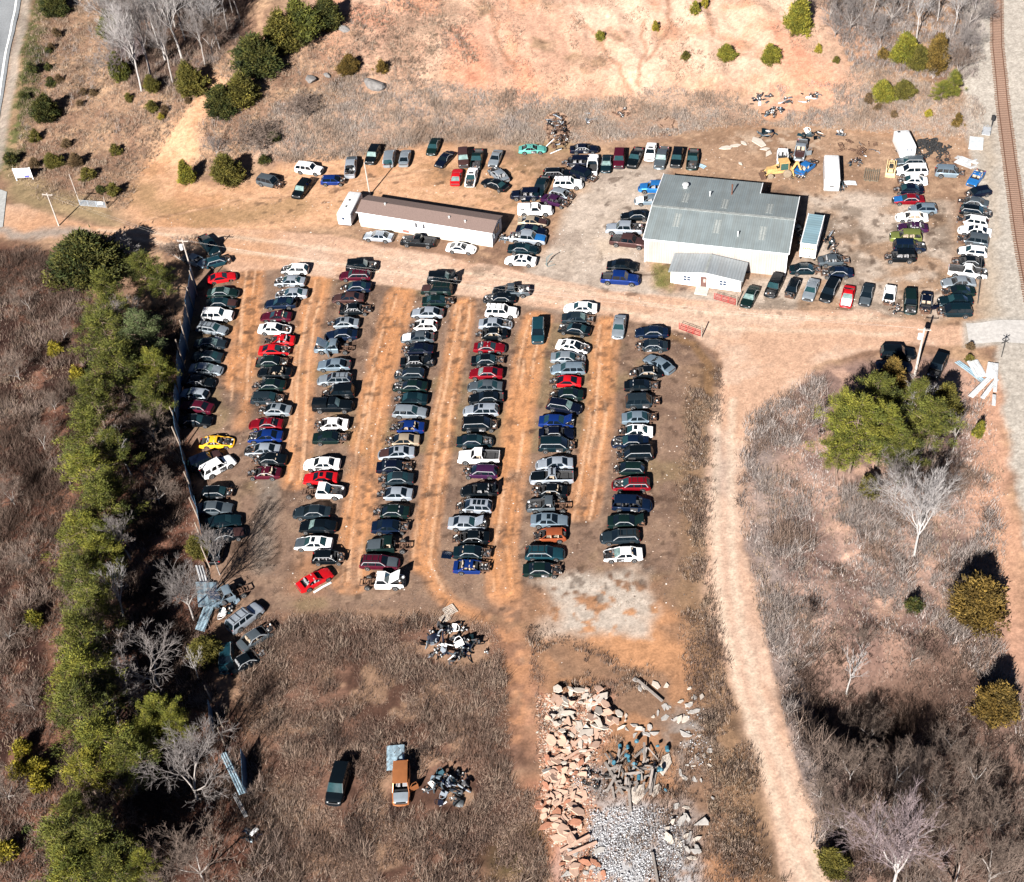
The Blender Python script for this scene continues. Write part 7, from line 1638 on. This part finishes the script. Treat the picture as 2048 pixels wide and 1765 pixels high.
heap(895, 1290, 42, 40, 54, ALLK, 1.5, 'in the scrap heap below the pallets', 'scrap heap below the pallets', 1); heap(945, 1300, 28, 24, 15, ALLK, 1.2, 'in the right end of the upper scrap heap', 'right end of upper scrap heap', 2)
heap(898, 1578, 46, 36, 48, ALLK, 1.3, 'in the scrap heap right of the rusty van', 'scrap heap by the rusty van', 3)
heap(1116, 266, 22, 38, 84, ['car_axle', 'engine_block', 'car_bumper', 'car_axle', 'engine_block', 'car_axle'], 2.2, 'in the tall parts stack by the brush', 'parts stack by the brush', 4)
heap(1858, 298, 44, 18, 95, ['car_tyre'], .9, 'in the tyre heap beside the white camper', 'tyre heap', 5, 1.0, 1.3); heap(1900, 322, 26, 12, 18, ['car_tyre', 'car_axle'], .3, 'trailing from the tyre heap towards the ballast', 'tyres near the ballast', 6, 1.0, 1.3)
heap(1525, 200, 36, 8, 18, ['car_seat', 'car_tyre', 'car_fender', 'engine_block'], .3, 'in the upper left litter on the red slope', 'litter on the red slope', 7); heap(1600, 200, 44, 8, 18, ['car_fender', 'car_bumper', 'car_hood', 'engine_block'], .4, 'in the upper right litter on the red slope', 'litter right on the slope', 8); heap(1548, 226, 20, 10, 26, ['engine_block', 'car_fender', 'car_bumper', 'car_tyre'], .8, 'in the engine heap on the slope', 'engine heap on the slope', 9)
heap(1535, 270, 22, 8, 12, ['car_fender', 'car_hood', 'car_bumper'], .3, 'in the pale litter above the slabs', 'pale litter above the slabs', 10); heap(1622, 272, 22, 12, 16, ALLK, .6, 'in the litter above the grey open pickup', 'litter above the open pickup', 11); heap(1683, 272, 8, 10, 8, ['engine_block', 'car_fender'], .5, 'in the small pile above the bus', 'small pile above the bus', 12)
heap(1585, 318, 26, 10, 16, ALLK, .6, 'in the wreckage around the backhoe', 'wreckage near the backhoe', 13); heap(1600, 352, 18, 8, 14, ['engine_block', 'car_tyre', 'car_axle'], .2, 'on dark soil right of the backhoe', 'parts right of the backhoe', 14)
heap(1724, 300, 40, 14, 17, ['chassis_rail', 'car_axle', 'car_axle', 'car_bumper'], .2, 'on bare ground between bus and camper', 'rusty frames between bus and camper', 15, .5, .9); heap(1712, 330, 16, 10, 14, ['engine_block', 'car_fender', 'car_axle'], .4, 'in the heap right of the shuttle bus', 'heap right of the bus', 16); heap(1683, 375, 9, 14, 11, ALLK, .6, 'piled at the rear corner of the bus', 'pile at the bus corner', 17)
heap(1660, 492, 13, 22, 20, ALLK, .8, 'piled right of the box trailer', 'pile right of the box trailer', 18); heap(1598, 470, 6, 34, 16, ALLK, .8, 'stuffed between warehouse and trailer', 'scrap between warehouse and trailer', 19)
heap(1335, 250, 20, 24, 10, ['car_axle', 'chassis_rail', 'engine_block'], .3, 'in the weeds behind the warehouse', 'scrap in the weeds', 20, .5, .9); heap(1245, 228, 14, 8, 10, ['car_axle', 'engine_block'], .3, 'at the foot of the clay hill', 'scrap at the hill foot', 21); heap(1175, 245, 10, 16, 8, ['car_axle', 'car_bumper'], .3, 'in brush right of the parts stack', 'scrap right of parts stack', 22)
heap(1190, 1560, 26, 26, 10, ['car_axle', 'engine_block', 'car_tyre'], .4, 'in the ash hole of the dump', 'scrap in the ash hole', 23); heap(1052, 395, 10, 8, 8, ALLK, .4, 'around the navy and white hulk', 'parts around the navy hulk', 24); heap(1008, 480, 10, 10, 9, ['car_bumper', 'car_axle', 'engine_block'], .3, 'behind the mobile home end wall', 'parts behind the mobile home', 25)
heap(455, 1210, 16, 18, 12, ALLK, .5, 'around the smashed pale pickup', 'parts near the smashed pickup', 26); heap(500, 1325, 30, 10, 10, ['car_fender', 'car_bumper', 'car_axle'], .4, 'around the black burnt shell', 'parts near the burnt shell', 27); heap(1790, 622, 16, 8, 8, ['engine_block', 'car_axle', 'car_bumper'], .3, 'in front of the white hatchback', 'parts before white hatchback', 28); heap(505, 1670, 14, 12, 10, ['car_fender', 'car_bumper'], .3, 'in the white litter at lower left', 'white litter at lower left', 29)
# blue littered timber heap of the dump
TIMB = mat('grey timber', (.23, .20, .18), .9, nscale=4, namt=.3); BLUEP = mat('blue plastic', (.03, .12, .17), .6)
R = random.Random(77)
for i in range(58):
    px, py = 1270 + R.uniform(-55, 40), 1535 + R.uniform(-30, 50); q = un(px, py); L = R.uniform(.6, 2.2); mb = MB(); mb.box((0, 0, 0), (L, R.uniform(.12, .3), .07)); o = mb.build('timber_board', TIMB, None, (q.x, q.y, Hs(q.x, q.y) + R.uniform(.1, .9))); o.rotation_euler = (R.gauss(0, .3), R.gauss(0, .25), R.gauss(1.1, .7)); tag(o, 'grey timber board in the blue littered dump heap', 'board', 'timber in the dump heap')
for i in range(16):
    px, py = 1275 + R.uniform(-50, 60), 1530 + R.uniform(-40, 60); q = un(px, py); mb = MB(); mb.lathe([(-.3, .05), (-.28, .22), (.22, .24), (.3, .1), (.36, .04)], (0, 0, 0), 'z', 9); o = mb.build('plastic_jug', BLUEP, None, (q.x, q.y, Hs(q.x, q.y) + R.uniform(.2, .9))); o.rotation_euler = (R.gauss(0, 1), R.gauss(0, 1), 0); s = R.uniform(.6, 1.1); o.scale = (s, s, s); tag(o, 'blue plastic jug in the timber dump heap', 'jug', 'blue jugs in the dump heap')
for i, (px, py, L, an) in enumerate(((1140, 1500, 3.4, 40), (1150, 1510, 3.0, 32), (1165, 1512, 2.6, 25), (1135, 1660, 3.6, 120), (1150, 1690, 3.6, 25), (1165, 1700, 3.4, 22), (1300, 1385, 4, 140), (1228, 1560, 4.6, 118), (1258, 1590, 4.2, 95), (1305, 1560, 4.2, 82), (1310, 1740, 3.6, 100))):
    c, a = head_of(px, py, an); mb = MB(); mb.box((0, 0, 0), (L, .28, .16)); o = mb.build('timber_beam', TIMB if i > 5 else mat('pinkish timber', (.42, .27, .20), .9), None, (c.x, c.y, Hs(c.x, c.y) + .35)); o.rotation_euler = (0, R.uniform(-.12, .12), a); tag(o, '%s beam lying across the dump, %s listed from top left' % ('pinkish' if i <= 5 else 'grey', ORD[i]) if False else ('pinkish beam lying on the left rubble strip' if i <= 5 else 'long grey beam around the blue littered heap'), 'beam', 'pinkish beams in the rubble' if i <= 5 else 'grey beams of the dump')
# pallets
for px, py, s, a, lb in ((900, 1222, 1.25, .5, 'wooden pallet above the scrap heap, larger of two'), (890, 1238, .95, .6, 'smaller wooden pallet touching the scrap heap')):
    q = un(px, py); mb = MB(); PAL = mat('pallet wood', (.46, .40, .34), .9, nscale=3); [mb.box((0, y, .12), (1.2, .12, .03)) for y in np.linspace(-.5, .5, 6)]; [mb.box((x, 0, .05), (.1, 1.1, .10)) for x in (-.55, 0, .55)]; o = mb.build('pallet', PAL, None, (q.x, q.y, Hs(q.x, q.y)), a); o.scale = (s, s, s); tag(o, lb, 'pallet', 'wooden pallets')
c, a = head_of(1743, 352, 80); mb = MB(); [mb.box((random.uniform(-.25, .25), y, .14 + random.uniform(0, .14)), (random.uniform(3.0, 3.9), .15, .14), 0, random.uniform(-.03, .03)) for y in np.linspace(-1.15, 1.15, 8)]; [mb.box((x, 0, .03), (.15, 2.4, .12)) for x in (-1.5, 1.5)]; tag(mb.build('steel_beam_stack', mat('weathered steel', (.13, .11, .08), .9, nscale=2), None, (c.x, c.y, Hs(c.x, c.y)), a), 'stack of dark steel beams left of the skid loader', 'beam stack')
q = un(1106, 300); t = thing('pole_frame', 'toppled white wooden poles at the foot of the parts stack', 'frame', (q.x, q.y, Hs(q.x, q.y))); mb = MB(); mb.beam((-1.3, .9, .1), (.3, .5, 1.9), .10, .10); mb.beam((-.6, -1.3, .1), (1.5, -.4, .3), .10, .10); mb.build('frame_beam', TRIMW, t)
